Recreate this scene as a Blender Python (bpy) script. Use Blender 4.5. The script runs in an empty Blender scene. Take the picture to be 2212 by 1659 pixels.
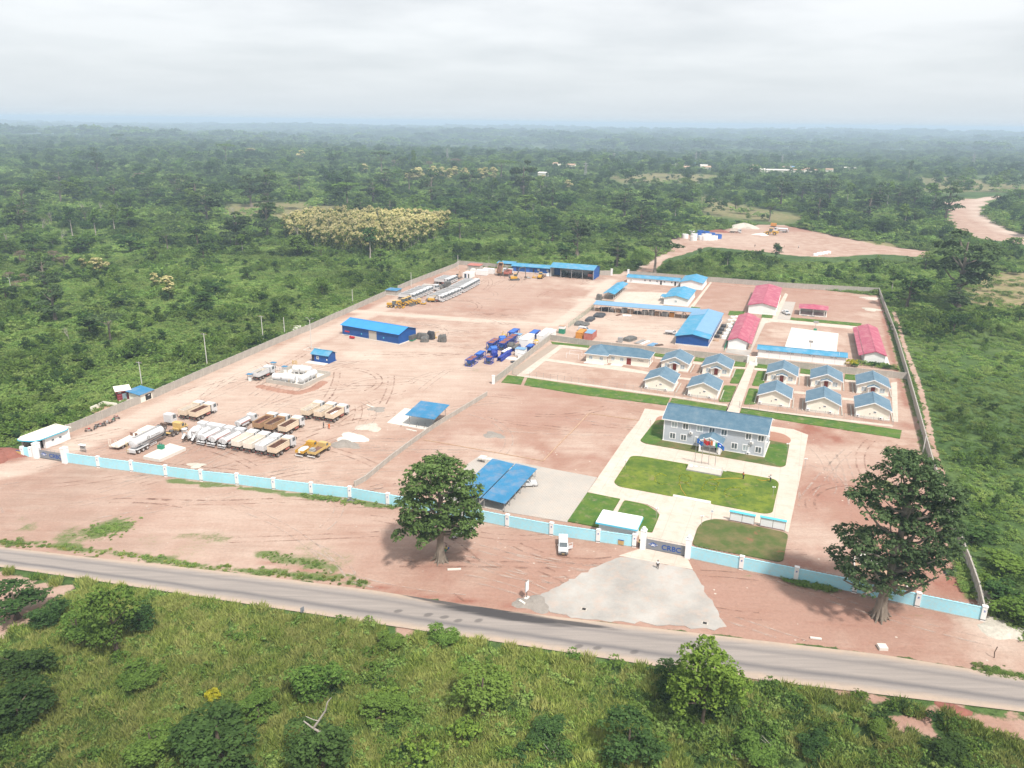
import bpy,math,random,colorsys
import numpy as np
from mathutils import Matrix,Vector
random.seed(7)
RNG = np.random.default_rng(7)
SC = bpy.context.scene
COL = SC.collection
D = bpy.data
rad = math.radians
# ------------------------------------------------------------------ camera
CAM_H = 76.0
cam = D.cameras.new('camera')
cam.sensor_width = 36
cam.lens = 36 * 1700 / 2212
cam.clip_start = 1
cam.clip_end = 60000
camo = D.objects.new('camera',cam)
COL.objects.link(camo)
_p = math.atan((829.5 - 264) / 1700.0)
_r = 0.0118
_cp,_sp,_c,_s = math.cos(_p),math.sin(_p),math.cos(_r),math.sin(_r)
camo.matrix_world = Matrix(((_c,-_s,0,0),(_s * _sp,_c * _sp,-_cp,0),(_s * _cp,_c * _cp,_sp,CAM_H),(0,0,0,1)))
SC.camera = camo
# ------------------------------------------------------------------ light
SUN_EL,SUN_AZ = 56.0,150.0      # azimuth clockwise from +Y: high sun to the right and behind the camera
w = D.worlds.new('World')
SC.world = w
w.use_nodes = True
nt = w.node_tree
nt.nodes.clear()
def nn(t,typ,**kw):
 n = t.nodes.new(typ)
 for k,v in kw.items():
  setattr(n,k,v)
 return n
out = nn(nt,'ShaderNodeOutputWorld')
sky = nn(nt,'ShaderNodeTexSky',sky_type='NISHITA')
sky.sun_disc = False
sky.sun_elevation = rad(SUN_EL)
sky.sun_rotation = rad(SUN_AZ)
sky.air_density = 1.0
sky.dust_density = 3.0
bg1 = nn(nt,'ShaderNodeBackground')
bg1.inputs['Strength'].default_value = 0.1
nt.links.new(sky.outputs[0],bg1.inputs['Color'])
tc = nn(nt,'ShaderNodeTexCoord')
sep = nn(nt,'ShaderNodeSeparateXYZ')
nt.links.new(tc.outputs['Generated'],sep.inputs[0])
mx = nn(nt,'ShaderNodeMath',operation='MAXIMUM')
nt.links.new(sep.outputs['Z'],mx.inputs[0]); mx.inputs[1].default_value = 0.0
ad = nn(nt,'ShaderNodeMath',operation='ADD')
nt.links.new(mx.outputs[0],ad.inputs[0]); ad.inputs[1].default_value = 0.10
dx = nn(nt,'ShaderNodeMath',operation='DIVIDE'); dy = nn(nt,'ShaderNodeMath',operation='DIVIDE')
nt.links.new(sep.outputs['X'],dx.inputs[0]); nt.links.new(ad.outputs[0],dx.inputs[1])
nt.links.new(sep.outputs['Y'],dy.inputs[0]); nt.links.new(ad.outputs[0],dy.inputs[1])
cb = nn(nt,'ShaderNodeCombineXYZ')
nt.links.new(dx.outputs[0],cb.inputs[0]); nt.links.new(dy.outputs[0],cb.inputs[1])
ns = nn(nt,'ShaderNodeTexNoise'); ns.inputs['Scale'].default_value = 0.75; ns.inputs['Detail'].default_value = 6; ns.inputs['Roughness'].default_value = 0.5
nt.links.new(cb.outputs[0],ns.inputs['Vector'])
cr = nn(nt,'ShaderNodeValToRGB')
nt.links.new(ns.outputs['Fac'],cr.inputs[0])
cr.color_ramp.elements[0].position = 0.36; cr.color_ramp.elements[0].color = (0.385,0.393,0.402,1)
cr.color_ramp.elements[1].position = 0.60; cr.color_ramp.elements[1].color = (0.515,0.517,0.519,1)
hz = nn(nt,'ShaderNodeMapRange')
hz.inputs['From Min'].default_value = 0.0; hz.inputs['From Max'].default_value = 0.16
nt.links.new(sep.outputs['Z'],hz.inputs['Value'])
hm = nn(nt,'ShaderNodeMix',data_type='RGBA')
nt.links.new(hz.outputs[0],hm.inputs[0])
hm.inputs[6].default_value = (0.375,0.403,0.425,1)
nt.links.new(cr.outputs[0],hm.inputs[7])
bg2 = nn(nt,'ShaderNodeBackground')
bg2.inputs['Strength'].default_value = 1.0
nt.links.new(hm.outputs[2],bg2.inputs['Color'])
ms = nn(nt,'ShaderNodeMixShader'); ms.inputs[0].default_value = 0.9
nt.links.new(bg1.outputs[0],ms.inputs[1]); nt.links.new(bg2.outputs[0],ms.inputs[2])
nt.links.new(ms.outputs[0],out.inputs['Surface'])
sl = D.lights.new('sun','SUN')
sl.energy = 2.5
sl.angle = rad(5.0)
sl.color = (1.0,0.955,0.90)
so = D.objects.new('sun',sl)
_e,_a = rad(SUN_EL),rad(SUN_AZ)
sd = Vector((math.sin(_a) * math.cos(_e),math.cos(_a) * math.cos(_e),math.sin(_e)))
so.rotation_euler = sd.to_track_quat('Z','Y').to_euler()
so.location = (60,60,200)
COL.objects.link(so)
vs = SC.view_settings
vs.view_transform = 'Standard'
vs.look = 'None'
vs.exposure = 1.08
vs.gamma = 1
vs.use_curve_mapping = False
SC.cycles.max_bounces = 5
SC.cycles.diffuse_bounces = 2
SC.cycles.transparent_max_bounces = 8
# ------------------------------------------------------------------ materials
MATS = {}
def mat(name,color,rough=0.8,var=0.12,scale=0.6,dirt=None,dirt_amt=0.0,metallic=0.0,spec=0.3,bump=0.0,rib=None,detail_scale=None):
 """procedural material: base colour with two octaves of noise variation and optional dust"""
 if name in MATS:
  return MATS[name]
 m = D.materials.new(name)
 m.use_nodes = True
 t = m.node_tree
 b = t.nodes['Principled BSDF']
 b.inputs['Roughness'].default_value = rough
 b.inputs['Metallic'].default_value = metallic
 b.inputs['Specular IOR Level'].default_value = spec
 co = nn(t,'ShaderNodeTexCoord')
 n1 = nn(t,'ShaderNodeTexNoise'); n1.inputs['Scale'].default_value = scale; n1.inputs['Detail'].default_value = 5; n1.inputs['Roughness'].default_value = 0.65
 t.links.new(co.outputs['Object'],n1.inputs['Vector'])
 r = nn(t,'ShaderNodeMapRange'); r.inputs['From Min'].default_value = 0.3; r.inputs['From Max'].default_value = 0.7
 r.inputs['To Min'].default_value = 1 - var; r.inputs['To Max'].default_value = 1 + var
 t.links.new(n1.outputs['Fac'],r.inputs['Value'])
 mu = nn(t,'ShaderNodeMix',data_type='RGBA',blend_type='MULTIPLY'); mu.inputs[0].default_value = 1
 mu.inputs[6].default_value = (*color,1)
 t.links.new(r.outputs[0],mu.inputs[7])
 last = mu.outputs[2]
 if dirt is not None:
  n2 = nn(t,'ShaderNodeTexNoise'); n2.inputs['Scale'].default_value = (detail_scale or 1.7); n2.inputs['Detail'].default_value = 6; n2.inputs['Roughness'].default_value = 0.7
  t.links.new(co.outputs['Object'],n2.inputs['Vector'])
  r2 = nn(t,'ShaderNodeMapRange'); r2.inputs['From Min'].default_value = 0.45; r2.inputs['From Max'].default_value = 0.7
  r2.inputs['To Min'].default_value = 0; r2.inputs['To Max'].default_value = dirt_amt
  t.links.new(n2.outputs['Fac'],r2.inputs['Value'])
  m2 = nn(t,'ShaderNodeMix',data_type='RGBA')
  t.links.new(r2.outputs[0],m2.inputs[0]); t.links.new(last,m2.inputs[6]); m2.inputs[7].default_value = (*dirt,1)
  last = m2.outputs[2]
 if rib is not None:
  axis,per,dep = rib
  sp = nn(t,'ShaderNodeSeparateXYZ'); t.links.new(co.outputs['Object'],sp.inputs[0])
  a = nn(t,'ShaderNodeMath',operation='MULTIPLY'); t.links.new(sp.outputs[axis],a.inputs[0]); a.inputs[1].default_value = 1.0 / per
  fr = nn(t,'ShaderNodeMath',operation='FRACT'); t.links.new(a.outputs[0],fr.inputs[0])
  lt = nn(t,'ShaderNodeMath',operation='LESS_THAN'); t.links.new(fr.outputs[0],lt.inputs[0]); lt.inputs[1].default_value = 0.22
  bm_ = nn(t,'ShaderNodeBump'); bm_.inputs['Strength'].default_value = dep; bm_.inputs['Distance'].default_value = 0.06
  t.links.new(lt.outputs[0],bm_.inputs['Height']); t.links.new(bm_.outputs[0],b.inputs['Normal'])
 elif bump > 0:
  n3 = nn(t,'ShaderNodeTexNoise'); n3.inputs['Scale'].default_value = 6; n3.inputs['Detail'].default_value = 6
  t.links.new(co.outputs['Object'],n3.inputs['Vector'])
  bm_ = nn(t,'ShaderNodeBump'); bm_.inputs['Strength'].default_value = bump; bm_.inputs['Distance'].default_value = 0.08
  t.links.new(n3.outputs['Fac'],bm_.inputs['Height']); t.links.new(bm_.outputs[0],b.inputs['Normal'])
 t.links.new(last,b.inputs['Base Color'])
 MATS[name] = m
 return m
DUST = (0.52,0.34,0.25)
M = dict(
 white=mat('white_paint',(0.78,0.77,0.75),0.5,0.04,dirt=DUST,dirt_amt=0.12),
 wall=mat('cream_wall',(0.82,0.77,0.66),0.85,0.04,dirt=(0.5,0.4,0.3),dirt_amt=0.10),
 whitewall=mat('white_wall',(0.82,0.81,0.79),0.85,0.05,dirt=(0.5,0.42,0.35),dirt_amt=0.14),
 greywall=mat('grey_siding',(0.47,0.50,0.54),0.8,0.05,rib=('Z',0.28,0.6)),
 bluewall=mat('blue_cladding',(0.006,0.07,0.27),0.55,0.12,rib=('X',0.35,0.7),dirt=(0.2,0.2,0.3),dirt_amt=0.06),
 bluewally=mat('blue_cladding_side',(0.006,0.085,0.34),0.55,0.12,rib=('Y',0.35,0.7)),
 roofblue=mat('bright_blue_roof_sheet',(0.06,0.27,0.43),0.5,0.10,0.35,rib=('X',0.8,0.7),dirt=DUST,dirt_amt=0.28,detail_scale=.35),
 roofbluey=mat('bright_blue_roof_sheet_cross',(0.040,0.28,0.46),0.5,0.10,0.35,rib=('Y',0.8,0.7),dirt=DUST,dirt_amt=0.28,detail_scale=.35),
 roofpale=mat('pale_blue_roof_sheet',(0.17,0.32,0.48),0.5,0.06,0.3,rib=('Y',0.8,0.4)),
 rooftile=mat('slate_blue_tile_roof',(0.080,0.155,0.215),0.7,0.14,.5,rib=('X',0.33,0.6),dirt=(.2,.22,.22),dirt_amt=.35,detail_scale=.5),
 rooftiley=mat('slate_blue_tile_roof_cross',(0.110,0.190,0.255),0.7,0.14,.5,rib=('Y',0.33,0.6),dirt=(.22,.25,.26),dirt_amt=.35,detail_scale=.5),
 roofshed=mat('strong_blue_canopy_sheet',(0.028,0.185,0.35),0.5,0.08,0.4,rib=('Y',0.7,0.6),dirt=DUST,dirt_amt=0.25,detail_scale=.35),
 pink=mat('crimson_roof_sheet',(0.40,0.085,0.135),0.6,0.09,0.4,rib=('Y',0.8,0.8),dirt=(0.55,0.32,0.30),dirt_amt=0.45,detail_scale=.4),
 trim=mat('white_trim',(0.80,0.80,0.80),0.5,0.02),
 cyan=mat('cyan_trim',(0.10,0.45,0.60),0.6,0.05),
 bluepanel=mat('sky_blue_wall_paint',(0.34,0.66,0.76),0.85,0.05,0.25,dirt=(0.50,0.56,0.52),dirt_amt=0.5),
 block=mat('concrete_block',(0.40,0.365,0.32),0.95,0.14,0.5,dirt=(0.22,0.20,0.17),dirt_amt=0.35,bump=0.5),
 concrete=mat('concrete',(0.45,0.42,0.37),0.9,0.10,0.5,dirt=(0.50,0.36,0.27),dirt_amt=0.3),
 slabwhite=mat('pale_concrete_slab',(0.64,0.60,0.54),0.85,0.05,0.4,dirt=(0.5,0.40,0.33),dirt_amt=0.15),
 glass=mat('dark_window_glass',(0.10,0.12,0.13),0.15,0.35,0.9,spec=0.6),
 curtain=mat('curtained_glass',(0.34,0.40,0.42),0.3,0.35,1.2,spec=0.6),
 door=mat('red_brown_door',(0.22,0.035,0.022),0.5,0.1),
 dark=mat('dark_opening',(0.03,0.028,0.027),0.9,0.2),
 rubber=mat('dusty_tyre',(0.055,0.045,0.04),0.9,0.25,3.0,dirt=DUST,dirt_amt=0.3),
 chassis=mat('dusty_chassis',(0.10,0.070,0.055),0.8,0.25,2.0,dirt=DUST,dirt_amt=0.4),
 cabwhite=mat('white_vehicle_paint',(0.60,0.60,0.60),0.35,0.03,1.0,dirt=DUST,dirt_amt=0.12,spec=0.5),
 cream=mat('cream_tipper_paint',(0.70,0.58,0.44),0.6,0.08,1.2,dirt=DUST,dirt_amt=0.5),
 palecream=mat('pale_tipper_paint',(0.74,0.68,0.59),0.6,0.07,1.2,dirt=DUST,dirt_amt=0.35),
 brownbed=mat('muddy_tipper_paint',(0.42,0.27,0.15),0.8,0.18,1.0,dirt=(0.3,0.13,0.08),dirt_amt=0.7),
 rust=mat('rusty_bed_interior',(0.15,0.08,0.06),0.95,0.25,1.2,dirt=(0.35,0.2,0.14),dirt_amt=0.6),
 yellow=mat('yellow_machine_paint',(0.55,0.30,0.02),0.5,0.10,1.2,dirt=DUST,dirt_amt=0.35),
 oldyellow=mat('faded_yellow_paint',(0.55,0.38,0.13),0.6,0.10,1.2,dirt=DUST,dirt_amt=0.4),
 machineblue=mat('deep_blue_machine_paint',(0.012,0.035,0.27),0.5,0.15,1.0,dirt=(0.1,0.12,0.35),dirt_amt=0.3),
 machineblue2=mat('mid_blue_machine_paint',(0.03,0.13,0.45),0.5,0.15,1.0),
 redbrown=mat('red_brown_sand',(0.24,0.095,0.07),0.95,0.15,1.0),
 redwall=mat('dark_red_paint',(0.20,0.018,0.025),0.8,0.12,dirt=DUST,dirt_amt=0.15),
 greydoor=mat('grey_metal_door',(0.22,0.28,0.31),0.5,0.08),
 steel=mat('grey_steel',(0.32,0.31,0.30),0.5,0.1),
 darksteel=mat('dark_steel',(0.10,0.10,0.10),0.6,0.15),
 pole=mat('concrete_pole',(0.55,0.53,0.49),0.9,0.08),
 tarp=mat('grey_tarpaulin',(0.10,0.105,0.10),0.6,0.25,1.5,dirt=DUST,dirt_amt=0.25,bump=1.0),
 blacktarp=mat('black_plastic_sheet',(0.045,0.045,0.05),0.4,0.3,1.5,bump=1.0),
 green=mat('green_metal',(0.03,0.22,0.13),0.6,0.12),
 orange=mat('orange_container_paint',(0.55,0.23,0.03),0.6,0.1,dirt=DUST,dirt_amt=0.2),
 redcont=mat('faded_red_container_paint',(0.42,0.14,0.11),0.7,0.1,dirt=DUST,dirt_amt=0.3),
 red=mat('red_paint',(0.45,0.02,0.03),0.6,0.1),
 logo=mat('logo_blue',(0.01,0.07,0.30),0.6,0.05),
 gate=mat('grey_gate_sheet',(0.20,0.215,0.24),0.5,0.05,dirt=DUST,dirt_amt=0.12),
 sand=mat('pale_sand',(0.60,0.57,0.52),0.95,0.08,0.9,bump=0.6),
 greysand=mat('grey_gravel',(0.27,0.24,0.21),0.95,0.12,2.0,bump=0.8),
 rubble=mat('pale_rubble',(0.48,0.44,0.37),0.95,0.2,2.0,bump=1.0),
 wood=mat('weathered_timber',(0.42,0.28,0.19),0.9,0.2,1.5),
 pavegrey=mat('grey_bulk_bags',(0.36,0.34,0.32),0.9,0.2,1.5),
 skin=mat('brown_skin',(0.06,0.03,0.02),0.6,0.05),
 skinpale=mat('tan_skin',(0.28,0.16,0.11),0.6,0.05),
 cloth_white=mat('white_cloth',(0.75,0.75,0.75),0.9,0.04),
 cloth_yellow=mat('yellow_cloth',(0.70,0.58,0.18),0.9,0.05),
 cloth_orange=mat('orange_cloth',(0.65,0.17,0.05),0.9,0.05),
 cloth_dark=mat('dark_cloth',(0.03,0.028,0.03),0.9,0.1),
 cloth_grey=mat('grey_cloth',(0.12,0.12,0.14),0.9,0.1),
 light_red=mat('red_lamp_lens',(0.4,0.02,0.02),0.3,0.0),
 bark=mat('grey_bark',(0.20,0.165,0.13),0.95,0.25,0.9,bump=1.0),
 barkpale=mat('pale_bark',(0.34,0.30,0.26),0.95,0.2,0.9,bump=0.6),
 barkdark=mat('brown_bark',(0.12,0.09,0.065),0.95,0.25,0.9,bump=0.8),
)
# ------------------------------------------------------------------ mesh helpers
class MB:
 def __init__(s):
  s.v = []; s.f = []
 def add(s,v,f):
  o = len(s.v); s.v += [tuple(p) for p in v]; s.f += [tuple(i + o for i in q_) for q_ in f]; return s
 def box(s,x0,x1,y0,y1,z0,z1):
  return s.add([(x0,y0,z0),(x1,y0,z0),(x1,y1,z0),(x0,y1,z0),(x0,y0,z1),(x1,y0,z1),(x1,y1,z1),(x0,y1,z1)],
                     [(0,3,2,1),(4,5,6,7),(0,1,5,4),(1,2,6,5),(2,3,7,6),(3,0,4,7)])
 def prism(s,poly,z0,z1):
  n = len(poly)
  a = sum(poly[i][0] * poly[(i + 1) % n][1] - poly[(i + 1) % n][0] * poly[i][1] for i in range(n))
  if a < 0: poly = poly[::-1]
  return s.add([(x,y,z0) for x,y in poly] + [(x,y,z1) for x,y in poly],
                     [tuple(range(n))[::-1],tuple(range(n,2 * n))] + [(i,(i + 1) % n,n + (i + 1) % n,n + i) for i in range(n)])
 def xprism(s,prof,x0,x1):
  """profile in (y,z) extruded along x"""
  n = len(prof)
  return s.add([(x0,y,z) for y,z in prof] + [(x1,y,z) for y,z in prof],
                     [tuple(range(n)),tuple(range(n,2 * n))[::-1]] + [(i,n + i,n + (i + 1) % n,(i + 1) % n) for i in range(n)])
 def yprism(s,prof,y0,y1):
  """profile in (x,z) extruded along y"""
  n = len(prof)
  return s.add([(x,y0,z) for x,z in prof] + [(x,y1,z) for x,z in prof],
                     [tuple(range(n))[::-1],tuple(range(n,2 * n))] + [(i,(i + 1) % n,n + (i + 1) % n,n + i) for i in range(n)])
 def tube(s,pts,radii,n=8,cap=True):
  pts = [Vector(p) for p in pts]
  o = len(s.v)
  m = len(pts)
  for i,p in enumerate(pts):
   d = (pts[min(i + 1,m - 1)] - pts[max(i - 1,0)]).normalized()
   a = d.cross(Vector((0.13,0.97,0.21))).normalized() if abs(d.y) < 0.9 else d.cross(Vector((1,0,0))).normalized()
   b = d.cross(a)
   r = radii[i] if not isinstance(radii,(int,float)) else radii
   for k in range(n):
    t = 2 * math.pi * k / n
    s.v.append(tuple(p + (a * math.cos(t) + b * math.sin(t)) * r))
  for i in range(m - 1):
   for k in range(n):
    s.f.append((o + i * n + k,o + i * n + (k + 1) % n,o + (i + 1) * n + (k + 1) % n,o + (i + 1) * n + k))
  if cap:
   s.f.append(tuple(o + k for k in range(n))[::-1]); s.f.append(tuple(o + (m - 1) * n + k for k in range(n)))
  return s
 def lathe(s,prof,n=14,axis='y',c=(0,0,0)):
  """prof = [(along, radius)...]"""
  o = len(s.v); m = len(prof)
  for a,r in prof:
   for k in range(n):
    t = 2 * math.pi * k / n
    p = {'x': (a,r * math.cos(t),r * math.sin(t)),'y': (r * math.cos(t),a,r * math.sin(t)),'z': (r * math.cos(t),r * math.sin(t),a)}[axis]
    s.v.append((p[0] + c[0],p[1] + c[1],p[2] + c[2]))
  for i in range(m - 1):
   for k in range(n):
    s.f.append((o + i * n + k,o + (i + 1) * n + k,o + (i + 1) * n + (k + 1) % n,o + i * n + (k + 1) % n))
  s.f.append(tuple(o + k for k in range(n))); s.f.append(tuple(o + (m - 1) * n + k for k in range(n))[::-1])
  return s
 def mesh(s,name,m):
  me = D.meshes.new(name)
  me.from_pydata(s.v,[],s.f)
  if m is not None: me.materials.append(m)
  me.update()
  return me
def box(*a): return MB().box (*a)
def link(name,me,parent=None,loc=(0,0,0),rotz=0,rot=None,scale=None):
 o = D.objects.new(name,me); COL.objects.link(o)
 o.location = loc if len(loc) == 3 else (*loc,0)
 o.rotation_euler = rot if rot else (0,0,rotz)
 if scale is not None: o.scale = (scale,) * 3 if isinstance(scale,(int,float)) else scale
 if parent is not None: o.parent = parent
 return o
def part(name,mb,m,parent,loc=(0,0,0),rotz=0,rot=None,label=None):
 me = mb.mesh(name,m) if isinstance(mb,MB) else mb
 o = link(name,me,parent,loc,rotz,rot)
 if label: o['label'] = label
 return o
def setp(o,label=None,cat=None,group=None,kind=None):
 if label: o['label'] = label
 if cat: o['category'] = cat
 if group: o['group'] = group
 if kind: o['kind'] = kind
 return o
def thing(name,label,cat,loc=(0,0,0),rotz=0,group=None,scale=None):
 return setp(link(name,None,None,loc,rotz,scale=scale),label,cat,group)
def solo(name,mb,m,label,cat,loc=(0,0,0),rotz=0,group=None,scale=None):
 me = mb.mesh(name,m) if isinstance(mb,MB) else mb
 return setp(link(name,me,None,loc,rotz,scale=scale),label,cat,group)
def struct(name,mb,m):
 me = mb.mesh(name,m) if isinstance(mb,MB) else mb
 return setp(link(name,me),kind='structure')
def dup(root,loc,rotz=0,label=None,group=None,scale=None):
 """a copy of a thing with copies of its parts and sub-parts; mesh data is shared"""
 r = root.copy(); COL.objects.link(r)
 r.location = loc if len(loc) == 3 else (*loc,0); r.rotation_euler = (0,0,rotz)
 if scale is not None: r.scale = (scale,) * 3 if isinstance(scale,(int,float)) else scale
 if label: r['label'] = label
 if group: r['group'] = group
 for ch in CH(root):
  c = ch.copy(); COL.objects.link(c); c.parent = r
  for g in CH(ch):
   d = g.copy(); COL.objects.link(d); d.parent = c
 return r
def CH(o): return list(o.children)
U = rad(-20.5)            # the compound's long axis; its cross axis is U + 90 degrees
V = U + math.pi / 2
cu,su = math.cos(U),math.sin(U)
def loc2(o,x,y,a=U):
 return (o[0] + x * math.cos(a) - y * math.sin(a),o[1] + x * math.sin(a) + y * math.cos(a))
def lerp(a,b,t): return tuple(a[i] + (b[i] - a[i]) * t for i in range(len(a)))
def roundpoly(poly,r,seg=5):
 out_ = []
 n = len(poly)
 for i in range(n):
  p0,p,p1 = Vector(poly[i - 1]),Vector(poly[i]),Vector(poly[(i + 1) % n])
  a = (p0 - p); b = (p1 - p)
  rr = min(r,a.length * 0.45,b.length * 0.45)
  A = p + a.normalized() * rr; B = p + b.normalized() * rr
  for k in range(seg + 1):
   t = k / seg
   out_.append(tuple(A * (1 - t) ** 2 + p * 2 * t * (1 - t) + B * t * t))
 return out_
ORD = ['first','second','third','fourth','fifth','sixth','seventh','eighth','ninth','tenth','eleventh','twelfth']
_txt = {}
def text_mesh(s,size,depth,m,align='LEFT'):
 k = (s,size,depth,m.name,align)
 if k not in _txt:
  c = D.curves.new('lettering','FONT'); c.body = s; c.size = size; c.extrude = depth; c.align_x = align
  c.offset = size * 0.012
  o = D.objects.new('lettering',c)
  me = D.meshes.new_from_object(o); me.materials.clear(); me.materials.append(m)
  D.objects.remove(o); _txt[k] = me
 return _txt[k]
# ------------------------------------------------------------------ ground
def in_poly(X,Y,poly):
 inside = np.zeros(X.shape,bool)
 n = len(poly)
 for i in range(n):
  x0,y0 = poly[i]; x1,y1 = poly[(i + 1) % n]
  c = ((y0 > Y) != (y1 > Y))
  with np.errstate(divide='ignore',invalid='ignore'):
   xi = (x1 - x0) * (Y - y0) / ((y1 - y0) if y1 != y0 else 1e-9) + x0
  inside ^= c & (X < xi)
 return inside
def dist_line(X,Y,pts):
 best = np.full(X.shape,1e9)
 for (x0,y0),(x1,y1) in zip(pts[:-1],pts[1:]):
  dx_,dy_ = x1 - x0,y1 - y0
  L = dx_ * dx_ + dy_ * dy_ + 1e-9
  t = np.clip(((X - x0) * dx_ + (Y - y0) * dy_) / L,0,1)
  best = np.minimum(best,np.hypot(X - x0 - t * dx_,Y - y0 - t * dy_))
 return best
def sd_poly(X,Y,poly):
 """signed distance, positive inside"""
 d = dist_line(X,Y,list(poly) + [poly[0]])
 return np.where(in_poly(X,Y,poly),d,-d)
_pa = RNG.uniform(0,6.28,(64,)); _pb = RNG.uniform(0,6.28,(64,))
def wob(X,Y,L,seed=0):
 """cheap smooth pseudo-noise in [-1,1] with wavelength about L"""
 r = np.zeros(X.shape)
 for k in range(5):
  a = _pa[(seed * 5 + k) % 64]; f = (1 + 0.37 * k) * 6.283 / L / 1.6
  r += np.sin((X * math.cos(a) + Y * math.sin(a)) * f + _pb[(seed * 7 + k) % 64] + 1.7 * np.sin((X * math.sin(a * 1.7) - Y * math.cos(a * 1.3)) * f * 0.6 + k))
 return r / 3.2
def smooth(d,w_): return np.clip(0.5 + d / (2 * w_),0,1)
SOIL = [(-134.5,168.5),(-127,173.6),(-118.3,173.9),(-116.7,176.8),(-113.8,188.2),(-105.7,209.8),(-98.1,238.6),(-80.6,290.5),(-56.4,365.7),(-32.3,441.5),(17.4,413.4),(58.2,416),(104.4,408.4),(173,366.1),(136.4,269.8),(112.6,204.1),(98.7,169.9),(88.2,138.8),(79.9,114.86),(78.7,109),(80.64,104.24),(84.89,98.26),(82.74,88.54),(75.07,95.52),(56.33,100.75),(22.07,106.43),(-0.01,110.34),(-23.72,116.01),(-49.07,120.98),(-75.79,125.35),(-94.7,128.7),(-108.6,131.4)]
SOUTH = [[(-89.6,120.5),(-83.52,118.46),(-73.1,116.95),(-74.2,111.71),(-76.18,105.97),(-76.62,99.61),(-80.75,99.53),(-94,119.7)],
         [(34.81,94.31),(46.34,93.04),(58.02,89.94),(70.4,87.9),(75.14,86.66),(70.78,80.09),(67.26,82.78),(63.06,85.19),(59.44,87.71),(51.74,90.29),(42.64,91.92)],
         [(-17.64,106.5),(-14.68,106.32),(-14.57,102.45),(-16.97,102.74)],[(50.74,88.01),(58.12,86.39),(57.8,82.23),(53.96,82.98)]]
QUARRY = [(65.8,426.1),(87.2,477.7),(100.3,502.4),(105,544),(133.3,587),(171.1,620),(201.5,643.4),(218.7,639),(234.4,583.2),(246.7,533.8),(268.8,509.4),(252,484.4),(230.6,497.2),(194.9,480.3),(173.6,484),(155.8,500.9),(127.6,518.2),(110.3,493.7),(90.7,466),(73.1,416.9),(55.4,413.1),(59.2,424.3)]
FARROAD = [(461.4,898.1),(516.8,899.6),(550.6,944.5),(608.2,1003.6),(598.4,982.3),(540.4,908.1),(475.4,818.5),(431.3,734.1),(395.7,646.7),(382.2,586),(391.6,549.7),(347.2,484.3),(349,542),(339.2,582.3),(354.3,642.9),(401.8,742.4),(451.1,844.4)]
RED2 = [(237.4,526.9),(265.4,499.8),(266.1,492.5),(253.5,484.5),(227.6,497)]
FIELD = [(253.9,431.4),(278.2,440.1),(304.2,421),(237.9,323.4),(223.9,338),(208.3,343.6),(207.8,357.9)]
FIELD2 = [(228.3,558.7),(256.2,552),(269,525.3),(243.8,527.4)]
CLEAR = [[(-275.4,757.1),(-212.3,783),(-159.2,744.8),(-155.9,655.4),(-201.7,631.6),(-236.5,647.1)],[(129.5,1203.9),(228.2,1299.4),(324.7,1271.3),(259.6,1112.3),(145.9,1068.9)],[(-731,2347.4),(-541.1,2728),(-386.5,2194.5),(-513.9,1926.2)],[(628.4,1270.8),(916.6,1483.3),(960.8,1387.2),(666.1,953.6),(600,1009.2),(496.3,974.8)],
         [(205.9,922.6),(258.2,697.9),(226,661.3),(167.3,706.3)]]
PATH_R = [(165.3,335),(155,307.5),(146.4,286),(140.3,270),(126.7,233),(115,204.2),(106.1,184.1),(100.9,169.9),(97,159.9),(94.7,151.9)]
PALE_LINES = [  # (points, half width, strength)
 ([(-119.5,158.7),(-110.5,164.4),(-107.4,174.2),(-102,188.5),(-93.8,213),(-83,246.8),(-68.6,291.8),(-52.5,338.9),(-39.7,373.2)],4.5,.75),
 ([(-67.6,322.9),(-39.6,316),(-10.7,307.9),(17,303.2),(30.9,338.7),(50,398.6)],3.2,.95),
 ([(17,303.2),(11.8,264.5),(-0.9,242.4),(-14.4,219.1),(-25.7,199.5)],9,.35),
 ([(54.4,415.7),(68.4,440.8),(90.1,477.9)],5,.5),
 ([(375.7,585.4),(390.1,640.3),(429.1,737.7),(473.9,827.7),(537.2,919.1),(599.6,989)],6,.9),
]
PALE_SPOTS = [((-47.3,250.9),60,.55),((-66.9,221.4),50,.45),((26.9,312.9),30,.55),((-6.6,389.1),34,.3),((-57.8,140.9),40,.35),((-89.7,152.6),26,.3),((-13.7,207.2),26,.25),((43.6,382.7),13,1.0),((33.8,348.3),10,.9),((-49.8,256.2),12,.9),((-39.2,248.6),12,.6),((-47.8,222.1),14,.5),((-27.8,291.6),14,.6),((55.4,292),34,.75),((41.1,305.8),24,.7),((72.9,307.4),20,.6),((58.2,344.9),22,.6),
              ((-64.6,213.2),22,.5),((-12.4,355.7),30,.3),((4.1,304),14,.6),((-36.3,202.7),16,.5),((-29.7,210.5),10,.6),((-9.7,180.6),14,.5),((-1.6,172.3),10,.7),((-31.9,251.5),26,.5),
              ((-84.2,138.4),20,.25),((-51,143.1),30,.3),((16.8,181.4),10,.5),((-9.46,140.18),18,.25),((77.6,174.6),14,.45),((59.32,136.27),10,.5),((119.4,288.1),10,.5),((105.7,294.3),9,.6),((152,327.4),6,.5),((-36.7,166),8,.3),((78.08,104.19),8,.6),((76.83,108.34),5,.7),((-50.1,168.2),12,.4),((1.7,157.3),8,.4),((166.8,549.1),40,.3)]
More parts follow.
